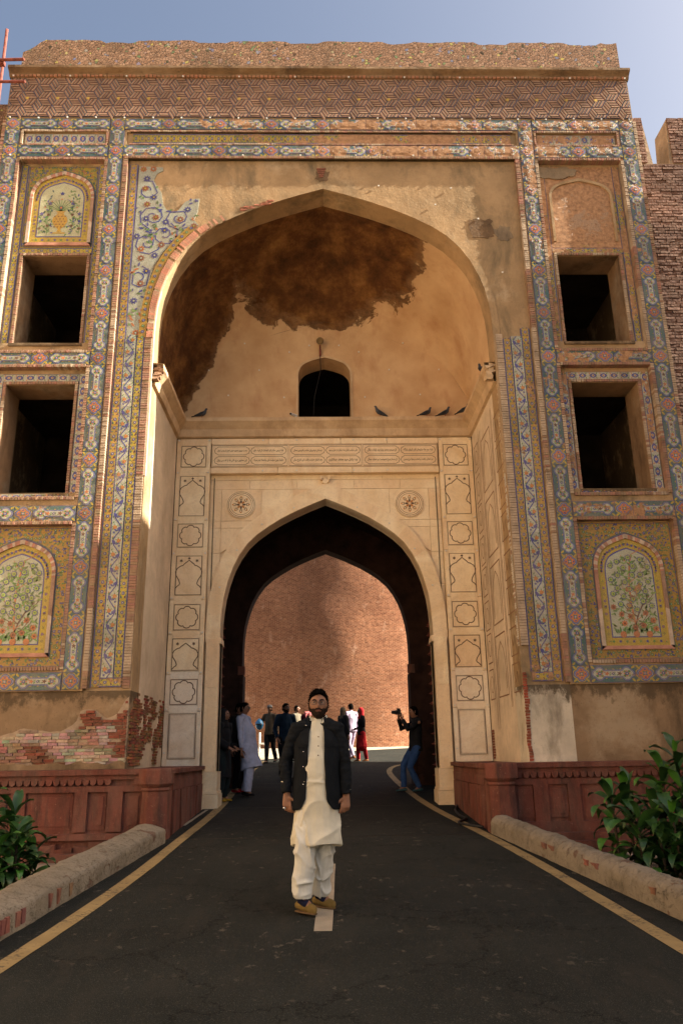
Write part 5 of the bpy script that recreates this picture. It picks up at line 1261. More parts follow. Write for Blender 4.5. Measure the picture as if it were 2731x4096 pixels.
# ================================================================ kerb walls
for sx,lab in ((-1,'low rounded kerb wall with crumbling render beside the left plants'),(1,'low rounded kerb wall with exposed brick edge beside the right plants')):
    T=thing('kerb_wall',lab,'kerb wall',(sx*2.6,7,0)); pb=PB(); ys_=np.linspace(11.0 if sx>0 else 10.75,1.5,240); V=[];Fc=[]
    cs=[(0,-.12),(-.004,.03),(0,.09),(.0,.14),(.008,.165),(.03,.18),(.10,.205),(.18,.225),(.26,.235),(.33,.215),(.37,.15),(.38,-.12)] if sx<0 else [(0,-.12),(-.004,.03),(0,.10),(.004,.14),(.012,.16),(.025,.185),(.07,.22),(.14,.235),(.21,.225),(.26,.19),(.28,.12),(.285,-.12)]
    for y in ys_:
        y=float(y); x0=kx(y,sx)-.02; zb=gz(y)
        for u,h in cs:
            nn=mnoise.noise(Vector((y*2.2,u*4,h*4+sx))); n2=mnoise.noise(Vector((y*8,u*9,h*9)))
            n3=mnoise.noise(Vector((y*22,u*25,h*25+3*sx))); k=1 if h>0 else 0; V.append((sx*(x0+u+k*(.014*nn+.008*n2+.004*n3)),y,zb+h+k*(.010*nn+.007*n2+.004*n3)))
    n=len(cs)
    for i in range(len(ys_)-1):
        for j in range(n-1): f=(i*n+j,i*n+j+1,(i+1)*n+j+1,(i+1)*n+j); Fc.append(f if sx<0 else f[::-1])
    f=tuple(range(n)); Fc.append(f[::-1] if sx<0 else f); pb.mesh(V,Fc); body=wpart(pb,'kerb_body',['kerb_worn'],T)
    body.data.polygons.foreach_set('use_smooth',[True]*len(body.data.polygons))
    y=9.2 if sx>0 else 7.9; c=0
    rs=random.Random(3+sx)
    while y>2.5:
        L=.085 if sx<0 else .2; x=kx(y,sx)-.02; z=gz(y)
        if rs.random()<(.8 if y<6.8 else .4):
            pb=PB(); a=sx*(x-.012+.0)+.0; zz0,zz1=(.035,.145) if sx<0 else (.11,.16)
            pb.box(min(a,a+sx*.05),max(a,a+sx*.05),y,y+L-.012,z+zz0,z+zz1,(.24+rs.uniform(-.05,.05),.095+rs.uniform(-.02,.03),.065),j=.008); o=wpart(pb,'brick',['old_brick'],T); c+=1
        y-=L
# ================================================================ scaffold poles, hose, fittings
def tube(pb,pts,r,n=8,col=(.3,.1,.08)):
    pts=[Vector(p) for p in pts]; rings=[]
    for i,p in enumerate(pts):
        t=(pts[min(i+1,len(pts)-1)]-pts[max(i-1,0)]).normalized(); up=Vector((0,0,1)) if abs(t.z)<.9 else Vector((1,0,0)); a=t.cross(up).normalized(); b_=t.cross(a)
        rr_=r[i] if isinstance(r,(list,tuple)) else r
        rings.append([p+a*rr_*math.cos(2*PI*k/n)+b_*rr_*math.sin(2*PI*k/n) for k in range(n)])
    V=[tuple(v) for q in rings for v in q]; Fc=[(i*n+k,i*n+(k+1)%n,(i+1)*n+(k+1)%n,(i+1)*n+k) for i in range(len(pts)-1) for k in range(n)]
    Fc+= [tuple(range(n))[::-1],tuple((len(pts)-1)*n+k for k in range(n))]; pb.mesh(V,Fc,col)
T=thing('scaffold_frame','rusty steel scaffold poles leaning by the top left corner of the gateway','scaffold',(-5.85,11.3,11))
pb=PB(); tube(pb,[(-5.80,11.45,10.5),(-5.86,11.45,14.25)],.028); wpart(pb,'upright_pole',['iron_rust'],T)
pb=PB(); tube(pb,[(-8,11.4,13.40),(-5.42,11.34,13.43)],.028); wpart(pb,'cross_pole',['iron_rust'],T)
pb=PB(); tube(pb,[(-8,11.4,12.95),(-5.36,11.36,12.94)],.026); wpart(pb,'cross_pole',['iron_rust'],T)
pb=PB(); pb.box(-5.90,-5.80,11.36,11.46,13.37,13.46); wpart(pb,'coupler',['iron_rust'],T)
pb=PB(); H_=[(2.15,14.0),(2.02,13.3),(1.95,12.7),(2.02,12.3),(1.86,12.0),(1.83,11.8),(2.0,11.55),(2.1,11.4)]
hp=[]
for i in range(len(H_)-1):
    for k in range(4): t=k/4; hp.append((H_[i][0]*(1-t)+H_[i+1][0]*t+.012*math.sin(i*4+k),H_[i][1]*(1-t)+H_[i+1][1]*t))
tube(pb,[(x,y,gz(y)+.022) for x,y in hp],.018); tag(pb.build('hose',['black_rubber'],smooth=True),'black hose lying loose at the foot of the right plinth','hose')
T=thing('lamp','small spotlight on a short bracket above the little arched window','lamp',(-.08,PY,9.0))
pb=PB(); pb.box(-.10,-.06,PY-.04,PY,8.9,9.05); wpart(pb,'bracket',['iron_rust'],T)
pb=PB(); tube(pb,[(-.08,PY-.05,8.9),(-.08,PY-.09,9.12)],.016); wpart(pb,'arm',['iron_rust'],T)
pb=PB(); tube(pb,[(-.08,PY-.02,9.24),(-.08,PY-.06,9.22),(-.08,PY-.17,9.17),(-.08,PY-.20,9.15)],[.04,.06,.075,.07],10); wpart(pb,'lamp_head',['lamp_brass'],T)
pb=PB(); tube(pb,[(-.08,PY-.03,8.9),(-.07,PY-.02,8.6),(-.2,PY-.02,8.0),(-.22,PY-.02,7.6)],.006,5); wpart(pb,'cable',['black_rubber'],T)
T=thing('security_camera','small white security camera on the cornice beside the arched window','camera',(-.63,PY-.1,7.6))
pb=PB(); tube(pb,[(-.56,PY-.02,7.60),(-.66,PY-.16,7.58)],.028,8); wpart(pb,'camera_body',['white_plastic'],T)
pb=PB(); tube(pb,[(-.66,PY-.161,7.58),(-.668,PY-.17,7.578)],.02,8); wpart(pb,'lens',['dark_glass'],T)
pb=PB(); pb.box(-.58,-.55,PY-.06,PY,7.51,7.58); wpart(pb,'mount',['white_plastic'],T)
T=thing('barrier_post','pale slanting barrier standing on the sunlit court behind the gateway','barrier',(-2.55,31.5,gz(31.5)))
zz=gz(31.5); pb=PB(); tube(pb,[(-2.55,31.5,zz),(-2.55,31.5,zz+.72)],.04,8); wpart(pb,'post',['white_plastic'],T)
pb=PB(); pb.box(-2.5,-2.2,31.45,31.5,zz+.28,zz+.34); wpart(pb,'rail',['white_plastic'],T); pb=PB(); tube(pb,[(-2.2,31.5,zz),(-2.38,31.5,zz+.32)],.03,6); wpart(pb,'strut',['white_plastic'],T)
# ================================================================ plants
def leaf_mesh(L,W,droop,fold,seed):
    rr=random.Random(seed); pb=PB(); n=8; V=[]
    for i in range(n+1):
        t=i/n; ang=.25+droop*t**1.6; w_=W*(math.sin(PI*min(1,t*.93+.07))**.75)*(1-.15*t)
        if i==0: x=z=0
        else: x+=L/n*math.sin(ang); z+=L/n*math.cos(ang)
        wav=.012*math.sin(t*9+seed)
        V+=[(-w_/2,x,z+fold*w_+wav),(0,x,z),(w_/2,x,z+fold*w_-wav)]
    for i in range(n):
        for j in (0,1):
            c=(.024,.068,.017) if i<n-1 else (.06,.10,.03)
            if j: c=(c[0]*1.15,c[1]*1.12,c[2])
            pb.mesh(V[(i*3):(i*3+6)],[(j,j+1,j+4,j+3)],c)
    return pb.build('leaf',['leaf_green'],smooth=True,merge=.0005,link=False).data
LM_=[leaf_mesh(.36,.125,1.5,.22,1),leaf_mesh(.33,.12,1.0,.3,2),leaf_mesh(.42,.13,1.9,.2,3),leaf_mesh(.30,.10,.6,.3,4),leaf_mesh(.36,.12,2.3,.15,5)]
def plant(lab,cx,cy,stems,seed):
    T=thing('leafy_shrub',lab,'shrub',(cx,cy,-.06)); rr=random.Random(seed)
    for (dx,dy,h) in stems:
        h*=1.16
        pb=PB(); lean=(rr.uniform(-.1,.1),rr.uniform(-.1,.1)); pts=[(dx+lean[0]*t*h,dy+lean[1]*t*h,h*t) for t in (0,.35,.7,1)]; tube(pb,pts,[.018,.016,.013,.01],6,(.10,.08,.04)); st=pb.build('stem',['old_timber']); st.parent=T
        nl=int(11+h*12)
        for k in range(nl):
            t=1-.9*(k/nl)**1.1; a=k*2.4+rr.uniform(-.3,.3); lm=LM_[rr.choice([0,1,3,1]) if k<5 else rr.choice([0,2,4,0])]
            tilt=(.1 if k<3 else .35+.6*(k/nl))+rr.uniform(-.12,.12); s_=rr.uniform(.75,1.18)*(.85 if k<3 else 1)
            o=put(lm,'leaf',st,(dx+lean[0]*t*h,dy+lean[1]*t*h,h*t),(-tilt*1.0,0,0),(s_,s_,s_)); o.rotation_mode='XYZ'
            o.matrix_local=Matrix.Translation(o.location)@Matrix.Rotation(a,4,'Z')@Matrix.Rotation(-tilt*.8,4,'X')@Matrix.Rotation(rr.uniform(-.3,.3),4,'Y')@Matrix.Scale(s_,4)
rr=random.Random(2)
plant('broad glossy-leaved green shrub growing by the right kerb wall',3.95,8.7,[(-.85,-.25,.55),(-.95,.1,.72),(-.5,-.4,.6),(.15,.0,1.0),(-.18,-.4,.7),(-.65,-.35,.42),(.5,-.35,.7),(-.62,-.1,.62),(-.45,.15,.95),(-.28,-.25,.50),(-.12,.1,1.10),(.1,-.2,.75),(.25,.2,1.12),(.42,-.1,.9),(.6,.15,1.1),(.8,-.1,.85),(-.55,-.3,.32),(.0,-.45,.35),(.35,-.45,.45),(-.75,.2,.78),(-.3,-.05,.8),(.05,.05,.9)],5)
plant('broad glossy-leaved green shrub growing by the left kerb wall',-3.72,8.6,[(.62,-.15,.50),(.48,-.35,.40),(.2,-.35,.62),(.0,.25,.7),(-.15,-.35,.55),(.62,.2,.3),(.52,.0,.42),(.38,.15,.66),(.25,-.2,.42),(.1,.1,.80),(-.1,-.15,.6),(-.25,.15,.92),(-.45,-.1,.7),(-.6,.1,.9),(.42,-.3,.22),(.05,-.4,.3),(-.35,-.4,.35),(.3,-.05,.55),(-.05,.0,.72)],8)
# ================================================================ pigeons
simple('pigeon_grey',(.055,.06,.075),.7,.35,30,80,.2,.003); simple('pigeon_dark',(.02,.024,.032),.6,.3,40,80,.2,.003); simple('pigeon_foot',(.3,.08,.05),.7,.2)
def ring_loft(pb,spine,n=10,col=(.5,.5,.5)):
    """spine: (x,y,z,rw,rh) sections, lofted along their path"""
    P=[Vector(s[:3]) for s in spine]; V=[]
    for i,s in enumerate(spine):
        t=(P[min(i+1,len(P)-1)]-P[max(0,i-1)]).normalized(); sd=Vector((0,1,0)); up=t.cross(sd).normalized()*-1
        for k in range(n): a=2*PI*k/n; V.append(tuple(P[i]+sd*s[3]*math.cos(a)+up*s[4]*math.sin(a)))
    F=[(i*n+k,i*n+(k+1)%n,(i+1)*n+(k+1)%n,(i+1)*n+k) for i in range(len(P)-1) for k in range(n)]+[tuple(range(n))[::-1],tuple((len(P)-1)*n+k for k in range(n))]; pb.mesh(V,F,col)
def pigeon(x,y,z,rz,lab,upright=.3,s_=.84):
    T=thing('pigeon',lab,'pigeon',(x,y,z),rz,'pigeons perched on the inner cornice'); T.scale=(s_,)*3
    u=upright
    pb=PB(); ring_loft(pb,[(-.15,0,.055-u*.06,.02,.008),(-.10,0,.07-u*.03,.03,.018),(-.04,0,.085,.048,.04),(.02,0,.10+u*.02,.056,.052),(.07,0,.125+u*.05,.046,.046),(.095,0,.16+u*.08,.028,.030),(.10,0,.19+u*.08,.024,.026),(.112,0,.21+u*.08,.025,.024),(.125,0,.213+u*.08,.018,.016),(.135,0,.21+u*.08,.006,.006)]); b_=pb.build('body',['pigeon_grey'],T,smooth=True)
    for sd in (-1,1):
        pb=PB(); ring_loft(pb,[(-.16,sd*.02,.06-u*.05,.006,.006),(-.08,sd*.038,.078-u*.02,.012,.02),(0,sd*.05,.10+u*.01,.012,.034),(.05,sd*.045,.12+u*.04,.010,.022)],8); pb.build('wing',['pigeon_dark'],T,smooth=True)
        pb=PB(); tube(pb,[(.015,sd*.02,.07),(.02,sd*.022,0)],.005,5); pb.build('leg',['pigeon_foot'],T)
    pb=PB(); ring_loft(pb,[(.133,0,.211+u*.08,.005,.005),(.155,0,.204+u*.08,.002,.002)],6); pb.build('beak',['pigeon_dark'],T)
    pb=PB(); ring_loft(pb,[(-.12,0,.062-u*.04,.025,.007),(-.22,0,.04-u*.08,.03,.005)],8); pb.build('tail',['pigeon_dark'],T,smooth=True)
pigeon(-2.40,PY-.12,7.52,.15,'dark pigeon alone near the left end of the inner cornice',.3)
pigeon(1.09,PY-.12,7.52,PI-.1,'dark pigeon just right of the small arched window',.8)
pigeon(1.98,PY-.12,7.52,.1,'grey pigeon on the cornice, left one of the pair on the right',.25)
pigeon(2.34,PY-.12,7.52,.0,'grey pigeon on the cornice, right one of the pair on the right',.35)
pigeon(2.70,PY-.25,7.52,-.4,'pigeon tucked in the right corner of the inner cornice',.2)
pigeon(2.72,F0+.55,7.52,1.7,'pigeon on the side cornice of the right jamb near its broken end',.6)

# ================================================================ people
def cloth(name,c,var=.18,rough=.9,sc_=14,bs=60):
    return simple(name,c,rough,var,sc_,bs,.35,.004,.15)
simple('skin_brown',(.22,.105,.062),.55,.12,20,60,.15,.003,.35); simple('hair_black',(.005,.004,.0035),.9,.3,40,150,.8,.01,.02); simple('beard_black',(.020,.012,.009),.9,.4,60,220,.8,.004,.1)
simple('eye_white',(.45,.42,.38),.3,.02,5,5,0); simple('eye_dark',(.012,.008,.006),.15,.02,5,5,0,.01,.6); simple('lip',(.23,.085,.065),.5,.1,30,50,.1,.002)
simple('silver',(.7,.68,.65),.2,.05,5,5,0,.01,.5,1.0); simple('spectacle',(.05,.05,.055),.3,.05,5,5,0,.01,.5,.6)
mt,nt,b,P=newmat('lens_glass',.05,.6); b.inputs['Base Color'].default_value=(.9,.95,1,1); b.inputs['Transmission Weight'].default_value=1.0; b.inputs['IOR'].default_value=1.05
cloth('jacket_navy',(.0055,.0068,.009)); cloth('kameez_stone',(.54,.50,.40),.07); cloth('shalwar_stone',(.55,.54,.49),.07); simple('suede_tan',(.15,.10,.03),.85,.25,20,60,.3,.004); cloth('sock_navy',(.008,.010,.03)); simple('sole',(.12,.07,.03),.8,.2)
for nm,c in (('cloth_white',(.42,.43,.55)),('cloth_black',(.012,.012,.014)),('cloth_navy',(.014,.03,.055)),('denim',(.025,.06,.16)),('cloth_red',(.42,.018,.025)),('cloth_pink',(.40,.12,.12)),('cloth_lavender',(.34,.27,.36)),('cloth_grey',(.20,.19,.18)),('cloth_olive',(.13,.11,.08)),('cloth_maroon',(.07,.01,.018)),('cloth_mustard',(.35,.20,.02)),('leather_brown',(.10,.075,.05)),('shoe_black',(.012,.011,.011)),('shoe_teal',(.03,.07,.08)),('shoe_tan',(.30,.12,.05)),('cloth_darkgreen',(.012,.018,.02))): cloth(nm,c)
simple('helmet_blue',(.05,.25,.5),.15,.2,5,5,0,.01,.6)
def remeshed(name,pb,mat,parent,voxel,smooth_it=2,wr=None):
    me=bpy.data.meshes.new(name+'_src'); me.from_pydata(pb.v,[],pb.f); bm=bmesh.new(); bm.from_mesh(me); bmesh.ops.recalc_face_normals(bm,faces=bm.faces); bm.to_mesh(me); bm.free()
    o=bpy.data.objects.new(name,me); COL.objects.link(o)
    md=o.modifiers.new('r','REMESH'); md.mode='VOXEL'; md.voxel_size=voxel; md.use_smooth_shade=True
    if smooth_it: ms=o.modifiers.new('s','SMOOTH'); ms.iterations=smooth_it; ms.factor=.5
    bpy.context.view_layer.update(); dg=bpy.context.evaluated_depsgraph_get(); m2=bpy.data.meshes.new_from_object(o.evaluated_get(dg)); bpy.data.objects.remove(o); bpy.data.meshes.remove(me)
    if wr: # folds: displace along the normal
        co=np.empty(len(m2.vertices)*3,np.float32); m2.vertices.foreach_get('co',co); no=np.empty(len(m2.vertices)*3,np.float32); m2.vertices.foreach_get('normal',no); co=co.reshape(-1,3); no=no.reshape(-1,3)
        d=np.array([wr(c) for c in co],np.float32); co+=no*d[:,None]; m2.vertices.foreach_set('co',co.ravel())
    m2.name=name; m2.materials.clear(); m2.materials.append(MATS[mat]); m2.polygons.foreach_set('use_smooth',[True]*len(m2.polygons)); m2.update()
    o=bpy.data.objects.new(name,m2); COL.objects.link(o); o.parent=parent; return o
def limb(pb,pts,n=12,c0=True,c1=True):
    """pts: (x,y,z,r) or (x,y,z,rx,ry) closed tapered tube with rounded ends"""
    P=[Vector(p[:3]) for p in pts]; R_=[(p[3],p[4] if len(p)>4 else p[3]) for p in pts]
    t0=(P[0]-P[1]).normalized(); t1=(P[-1]-P[-2]).normalized()
    if c0: P=[P[0]+t0*min(R_[0])*.8,P[0]+t0*min(R_[0])*.45]+P; R_=[(R_[0][0]*.3,R_[0][1]*.3),(R_[0][0]*.8,R_[0][1]*.8)]+R_
    if c1: P=P+[P[-1]+t1*min(R_[-1])*.45,P[-1]+t1*min(R_[-1])*.8]; R_=R_+[(R_[-1][0]*.8,R_[-1][1]*.8),(R_[-1][0]*.3,R_[-1][1]*.3)]
    V=[]
    for i,p in enumerate(P):
        t=(P[min(i+1,len(P)-1)]-P[max(i-1,0)]).normalized(); ref=Vector((0,1,0)) if abs(t.y)<.8 else Vector((0,0,1))
        a=ref.cross(t).normalized(); b_=t.cross(a).normalized()
        for k in range(n): u=2*PI*k/n; V.append(tuple(p+a*R_[i][0]*math.cos(u)+b_*R_[i][1]*math.sin(u)))
    m_=len(P); F=[(i*n+k,i*n+(k+1)%n,(i+1)*n+(k+1)%n,(i+1)*n+k) for i in range(m_-1) for k in range(n)]+[tuple(range(n))[::-1],tuple((m_-1)*n+k for k in range(n))]; pb.mesh(V,F)
def head(pb,c,yaw,s=1.0,tilt=0,n=36,beard=0):
    """egg-shaped head with brow, sockets, nose, lips, chin, ears; face towards -Y when yaw=0"""
    V=[];m_=26; M=Matrix.Translation(Vector(c))@Matrix.Rotation(yaw,4,'Z')@Matrix.Rotation(tilt,4,'X')@Matrix.Scale(s,4)
    def g(a,b_,w_): return math.exp(-((a-b_)/w_)**2)
    for i in range(m_+1):
        ph=-PI/2+PI*i/m_; z=.118*math.sin(ph); cr=math.cos(ph)
        for k in range(n):
            th=2*PI*k/n; x=math.sin(th); y=-math.cos(th)      # th=0 is the face
            jaw=1-.26*max(0,-z/.118)**1.5
            rx=.077*cr*jaw; ry=.096*cr*(1-.10*max(0,-z/.118))
            f=max(0,math.cos(th)); an=th if th<PI else th-2*PI
            if y<0: ry*=.93
            r=1.0
            px,py=x*rx,y*ry+ (.004 if y>0 else 0)
            xx=px
            py-=.022*g(xx,0,.011)*g(z,-.022,.017)*(f>.5) ; py-=.012*g(xx,0,.009)*g(z,.004,.02)*(f>.5)
            py-=.006*g(xx,0,.045)*g(z,.030,.010)*(f>.3)
            py+=.010*g(abs(xx),.031,.015)*g(z,.010,.012)*(f>.3)
            py-=.006*g(xx,0,.022)*g(z,-.055,.010)*(f>.3); py-=.008*g(xx,0,.022)*g(z,-.092,.016)*(f>.3)
            py+=.004*g(xx,0,.02)*g(z,-.072,.006)*(f>.3)
            px*=1+.05*g(z,-.015,.03)*g(abs(an),.9,.35)
            V.append(tuple(M@Vector((px,py,z))))
    F=[(i*n+k,(i+1)*n+k,(i+1)*n+(k+1)%n,i*n+(k+1)%n) for i in range(m_) for k in range(n)]; F=[f[::-1] for f in F]
    pb.mesh(V,F)
    for sd in (-1,1):
        e=[M@Vector((sd*.078,.006+y_,z_)) for y_,z_ in ((0,-.03),(.008,0),(.004,.028))]; limb(pb,[(*e[0],.007),(*e[1],.011),(*e[2],.009)],8)
    return M
def hand(pb,wrist,d,palm_n,side,s=1.0,curl=.5,spread=.12):
    """palm plus four unequal jointed fingers and a side thumb; d = direction to the fingertips, palm_n = palm normal, side = thumb direction"""
    d=Vector(d).normalized(); pn=Vector(palm_n).normalized(); sd=Vector(side).normalized(); wv=Vector(wrist)
    limb(pb,[(*(wv-d*.02*s),.026*s,.020*s),(*(wv+d*.03*s),.034*s,.017*s),(*(wv+d*.075*s),.040*s,.015*s),(*(wv+d*.09*s),.037*s,.013*s)],12)
    for k,(off,L) in enumerate(((.031,.070),(.011,.080),(-.010,.075),(-.030,.058))):
        b0=wv+d*.088*s+sd*off*s; a=spread*(1.5-k)*.35; dd=(d+sd*a).normalized(); pts=[b0-dd*.02*s,b0]
        ang=0
        for j,fr in enumerate((.42,.32,.26)):
            ang+=curl*(.5+.25*j)*(1+.12*k); v=dd*math.cos(ang)+pn*math.sin(ang); pts.append(pts[-1]+v*L*fr*s)
        rs=[.0095,.0095,.009,.0082,.007]; limb(pb,[(*p,r*s) for p,r in zip(pts,rs)],8)
    t0=wv+d*.025*s+sd*.026*s; v1=(d*.6+sd*.75+pn*.25).normalized(); v2=(d*.9+sd*.25+pn*.4*curl).normalized(); limb(pb,[(*t0,.013*s),(*(t0+v1*.038*s),.011*s),(*(t0+v1*.038*s+v2*.030*s),.0098*s),(*(t0+v1*.038*s+v2*.056*s),.008*s)],8)
def shoe(pb,ank,toe_dir,s=.92):
    a=Vector(ank); t=Vector((toe_dir[0],toe_dir[1],0)).normalized(); z=a.z
    limb(pb,[(*(a-t*.055*s+Vector((0,0,-.046))),.034*s,.034*s),(*(a+Vector((0,0,-.045))),.040*s,.038*s),(*(a+t*.06*s+Vector((0,0,-.052))),.043*s,.032*s),(*(a+t*.13*s+Vector((0,0,-.062))),.043*s,.022*s),(*(a+t*.165*s+Vector((0,0,-.067))),.033*s,.017*s)],12)
def solve2(a,b_,l1,l2,pole):
    a=Vector(a);b_=Vector(b_);d=b_-a;L=min(d.length,l1+l2-1e-4); x=(l1*l1-l2*l2+L*L)/(2*L); h=math.sqrt(max(0,l1*l1-x*x)); u=d.normalized(); p=Vector(pole); p=(p-u*p.dot(u)).normalized(); return a+u*x+p*h
def person(lab,x,y,rz,h,spec,group=None,z=None):
    """spec: pelvis shift, wrists, ankles, head yaw and the clothes; local -Y is where the person faces"""
    T=thing('person',lab,'person',(x,y,gz(y)+.006 if z is None else z),rz,group); k=h/1.75; T.scale=(k,k,k)
    vx=spec.get('voxel',.011)
    hip=Vector(spec.get('hip',(0,0,.93))); ch=hip+Vector(spec.get('lean',(0,0,0)))*.6+Vector((0,0,.36)); nk=hip+Vector(spec.get('lean',(0,0,0)))+Vector((0,0,.57)); wS=spec.get('sh',.185)
    hd=nk+Vector(spec.get('headoff',(0,-.02,.13))); st=spec.get('sturdy',1.0)
    sh=[nk+Vector((s_*wS,0,-.07)) for s_ in (-1,1)]; hp=[hip+Vector((s_*.09,0,0)) for s_ in (-1,1)]
    wr_=[Vector(p) for p in spec.get('wrists',[(-.26,-.03,.84),(.26,-.03,.84)])]; an=[Vector(p) for p in spec.get('ankles',[(-.10,0,.09),(.10,0,.09)])]
    el=[solve2(sh[i],wr_[i],.29,.265,spec.get('elpole',[(-.5,1,0),(.5,1,0)])[i]) for i in (0,1)]; kn=[solve2(hp[i],an[i],.43,.42,spec.get('knpole',[(-.1,-1,0),(.1,-1,0)])[i]) for i in (0,1)]
    td=spec.get('toes',[(-.15,-1),(.15,-1)])
    pb=PB(); M=head(pb,hd,spec.get('yaw',0),spec.get('hs',1.0),spec.get('tilt',0))
    limb(pb,[(*(nk-Vector((0,0,.05))),.058),(*(nk+Vector((0,-.005,.02))),.053),(*(hd+Vector((0,.012,-.055))),.055)])
    limb(pb,[(*hip,.15,.105),(*(hip+Vector((0,0,.15))),.135*st,.10*st),(*ch,.155,.105),(*(nk+Vector((0,0,-.07))),.12,.075)],16)
    for i in (0,1):
        limb(pb,[(*(sh[i]+(nk-sh[i])*.4+Vector((0,0,-.02))),.045),(*(sh[i]+Vector((0,0,-.012))),.044),(*el[i],.036),(*(wr_[i]),.025)]); limb(pb,[(*hp[i],.085),(*kn[i],.055),(*an[i],.036)])
        limb(pb,[(*an[i],.036),(*(an[i]+Vector((td[i][0],td[i][1],0)).normalized()*.09+Vector((0,0,-.05))),.03,.02)])
        fd=spec.get('hdir',[None,None])[i] or (wr_[i]-el[i]).normalized(); pn=spec.get('pn',[(1,0,0),(-1,0,0)])[i]; sd=spec.get('thumb',[(0,-1,0),(0,-1,0)])[i]
        hand(pb,wr_[i],fd,pn,sd,1.05,spec.get('curl',[.5,.5])[i])
    remeshed('body',pb,'skin_brown',T,spec.get('bvox',.0075),1)
    seed=rnd.uniform(0,50)
    def fold(a=.010,fx=9,fz=5): return lambda c:a*mnoise.noise(Vector((c[0]*fx+seed,c[1]*fx,c[2]*fz)))+a*.4*mnoise.noise(Vector((c[0]*fx*2.6,c[1]*fx*2.6+seed,c[2]*fz*2.2)))
    # trousers
    tr=spec.get('trousers','cloth_black'); tw=spec.get('tw',(.098,.072,.058)); pb=PB()
    limb(pb,[(*(hip+Vector((0,0,.09))),.155*st,.115*st),(*(hip-Vector((0,0,.02))),.165*st,.125*st)],16)
    for i in (0,1): limb(pb,[(*hp[i],tw[0]*1.08),(*(hp[i]*.5+kn[i]*.5),tw[0]),(*kn[i],tw[1]),(*(kn[i]*.45+an[i]*.55),tw[1]*.96),(*(an[i]+Vector((0,.004,spec.get('them',-.005)))),tw[2])],14,c1=False)
    remeshed('trousers',pb,tr,T,vx,1,spec.get('tfn') or fold(spec.get('tf',.010)))
    # shoes
    for i in (0,1):
        pb=PB(); shoe(pb,an[i],td[i]); o=remeshed('shoe',pb,spec.get('shoe','shoe_black'),T,.007,1)
    # top
    pb=PB(); hemz=spec.get('hem',.84); hw=spec.get('hemw',(.19,.14)); tp_=spec.get('top','cloth_black'); bl=spec.get('belly',(0.0))
    hc=hip.copy(); hc.z=hemz; hc+=Vector(spec.get('hemoff',(0,0,0)))
    limb(pb,[(*hc,hw[0],hw[1]),(*(hip*.5+hc*.5+Vector((0,0,.0))),(hw[0]+.17*st)/2+.005,(hw[1]+.13*st)/2)]+[(*(hip+Vector((0,-bl*.5,.12))),.165*st,.125*st+bl*.6),(*(hip+Vector((0,-bl*.4,.24))),.165*st,.125*st+bl*.5),(*ch,.178*st,.125*st),(*(nk+Vector((0,0,-.06))),.15,.085),(*(nk+Vector((0,0,.0))),.07,.065)],20,c0=False)
    sl=spec.get('sleeve',(.068,.054,.044))
    for i in (0,1): e=wr_[i]+(el[i]-wr_[i])*.10; limb(pb,[(*(nk+Vector((0,0,-.05))),spec.get('shr',.06)),(*sh[i],sl[0]+.004),(*(sh[i]*.5+el[i]*.5),sl[0]*.95),(*el[i],sl[1]),(*e,sl[2])],14,c1=False)
    remeshed(spec.get('topname','shirt'),pb,tp_,T,vx,1,spec.get('cfn') or fold(spec.get('cf',.009)))
    # hair or cloth over the head
    hr=spec.get('hair','short')
    if hr=='short':
        pb=PB(); V=[];n=28;m_=14
        for i in range(m_+1):
            ph=-.55+(PI/2+.55)*i/m_
            for q in range(n):
                th=2*PI*q/n; x_=math.sin(th); y_=-math.cos(th); z_=.118*math.sin(ph); up=1.10+.03*mnoise.noise(Vector((x_*3,y_*3,ph*3+seed)))
                low=.040+.05*(y_<-.3) if y_<.1 else -1
                hl=-.062 if y_>.15 else (-.062+(.15-y_)/.5*.085 if y_>-.35 else (.023+(-.35-y_)/.35*.058 if y_>-.7 else .081+.004*math.sin(th*9))); zz=max(.1205*math.sin(ph)*(1+.02*mnoise.noise(Vector((x_*9,y_*9,i*.7)))),hl)
                c_=max(0,1-(abs(zz)/.1245)**2.7)**.5 if abs(zz)<.1245 else 0; ns=1+.05*mnoise.noise(Vector((x_*8,y_*8,zz*60))); V.append(tuple(M@Vector((x_*.0825*c_*ns,y_*.1015*c_*ns+.004,zz))))
        pb.mesh(V,[(i*n+k2,i*n+(k2+1)%n,(i+1)*n+(k2+1)%n,(i+1)*n+k2) for i in range(m_) for k2 in range(n)]+[tuple(range(n))[::-1]])
        if spec.get('tufts'):
            rt_=random.Random(4); Vh=[Vector(v) for v in V]
            for q in range(1500):
                v=Vh[rt_.randrange(n,len(Vh))]; l=M.inverted()@v
                if l.z<-.05: continue
                l+=Vector((rt_.uniform(-.008,.008),rt_.uniform(-.008,.008),rt_.uniform(-.004,.004))); nr=Vector((l.x,l.y*.8,l.z+.02)).normalized(); d_=(nr*.35+Vector((rt_.uniform(-.5,.5),-.35+rt_.uniform(-.4,.4),.35))).normalized(); L_=rt_.uniform(.005,.013); sd_=d_.cross(nr).normalized()*.0028
                a_,b2,c2=l-nr*.004+sd_,l-nr*.004-sd_,l+d_*L_; e_=l-nr*.006+d_*.003
                q4_=[tuple(M@w_) for w_ in (a_,b2,c2,e_)]; pb.mesh(q4_,[(0,1,2),(1,3,2),(3,0,2)])
        pb.build('hair',[spec.get('hairmat','hair_black')],T,smooth=not spec.get('tufts'))
    elif hr in('scarf','hood'):
        pb=PB(); limb(pb,[(*(nk+Vector((0,.0,-.10))),.15,.11),(*(nk+Vector((0,.01,.02))),.10,.09),(*(hd+Vector((0,.022,-.05))),.088,.098),(*(hd+Vector((0,.024,.02))),.092,.106),(*(hd+Vector((0,.02,.075))),.075,.088)],18)
        Mi=M.inverted()
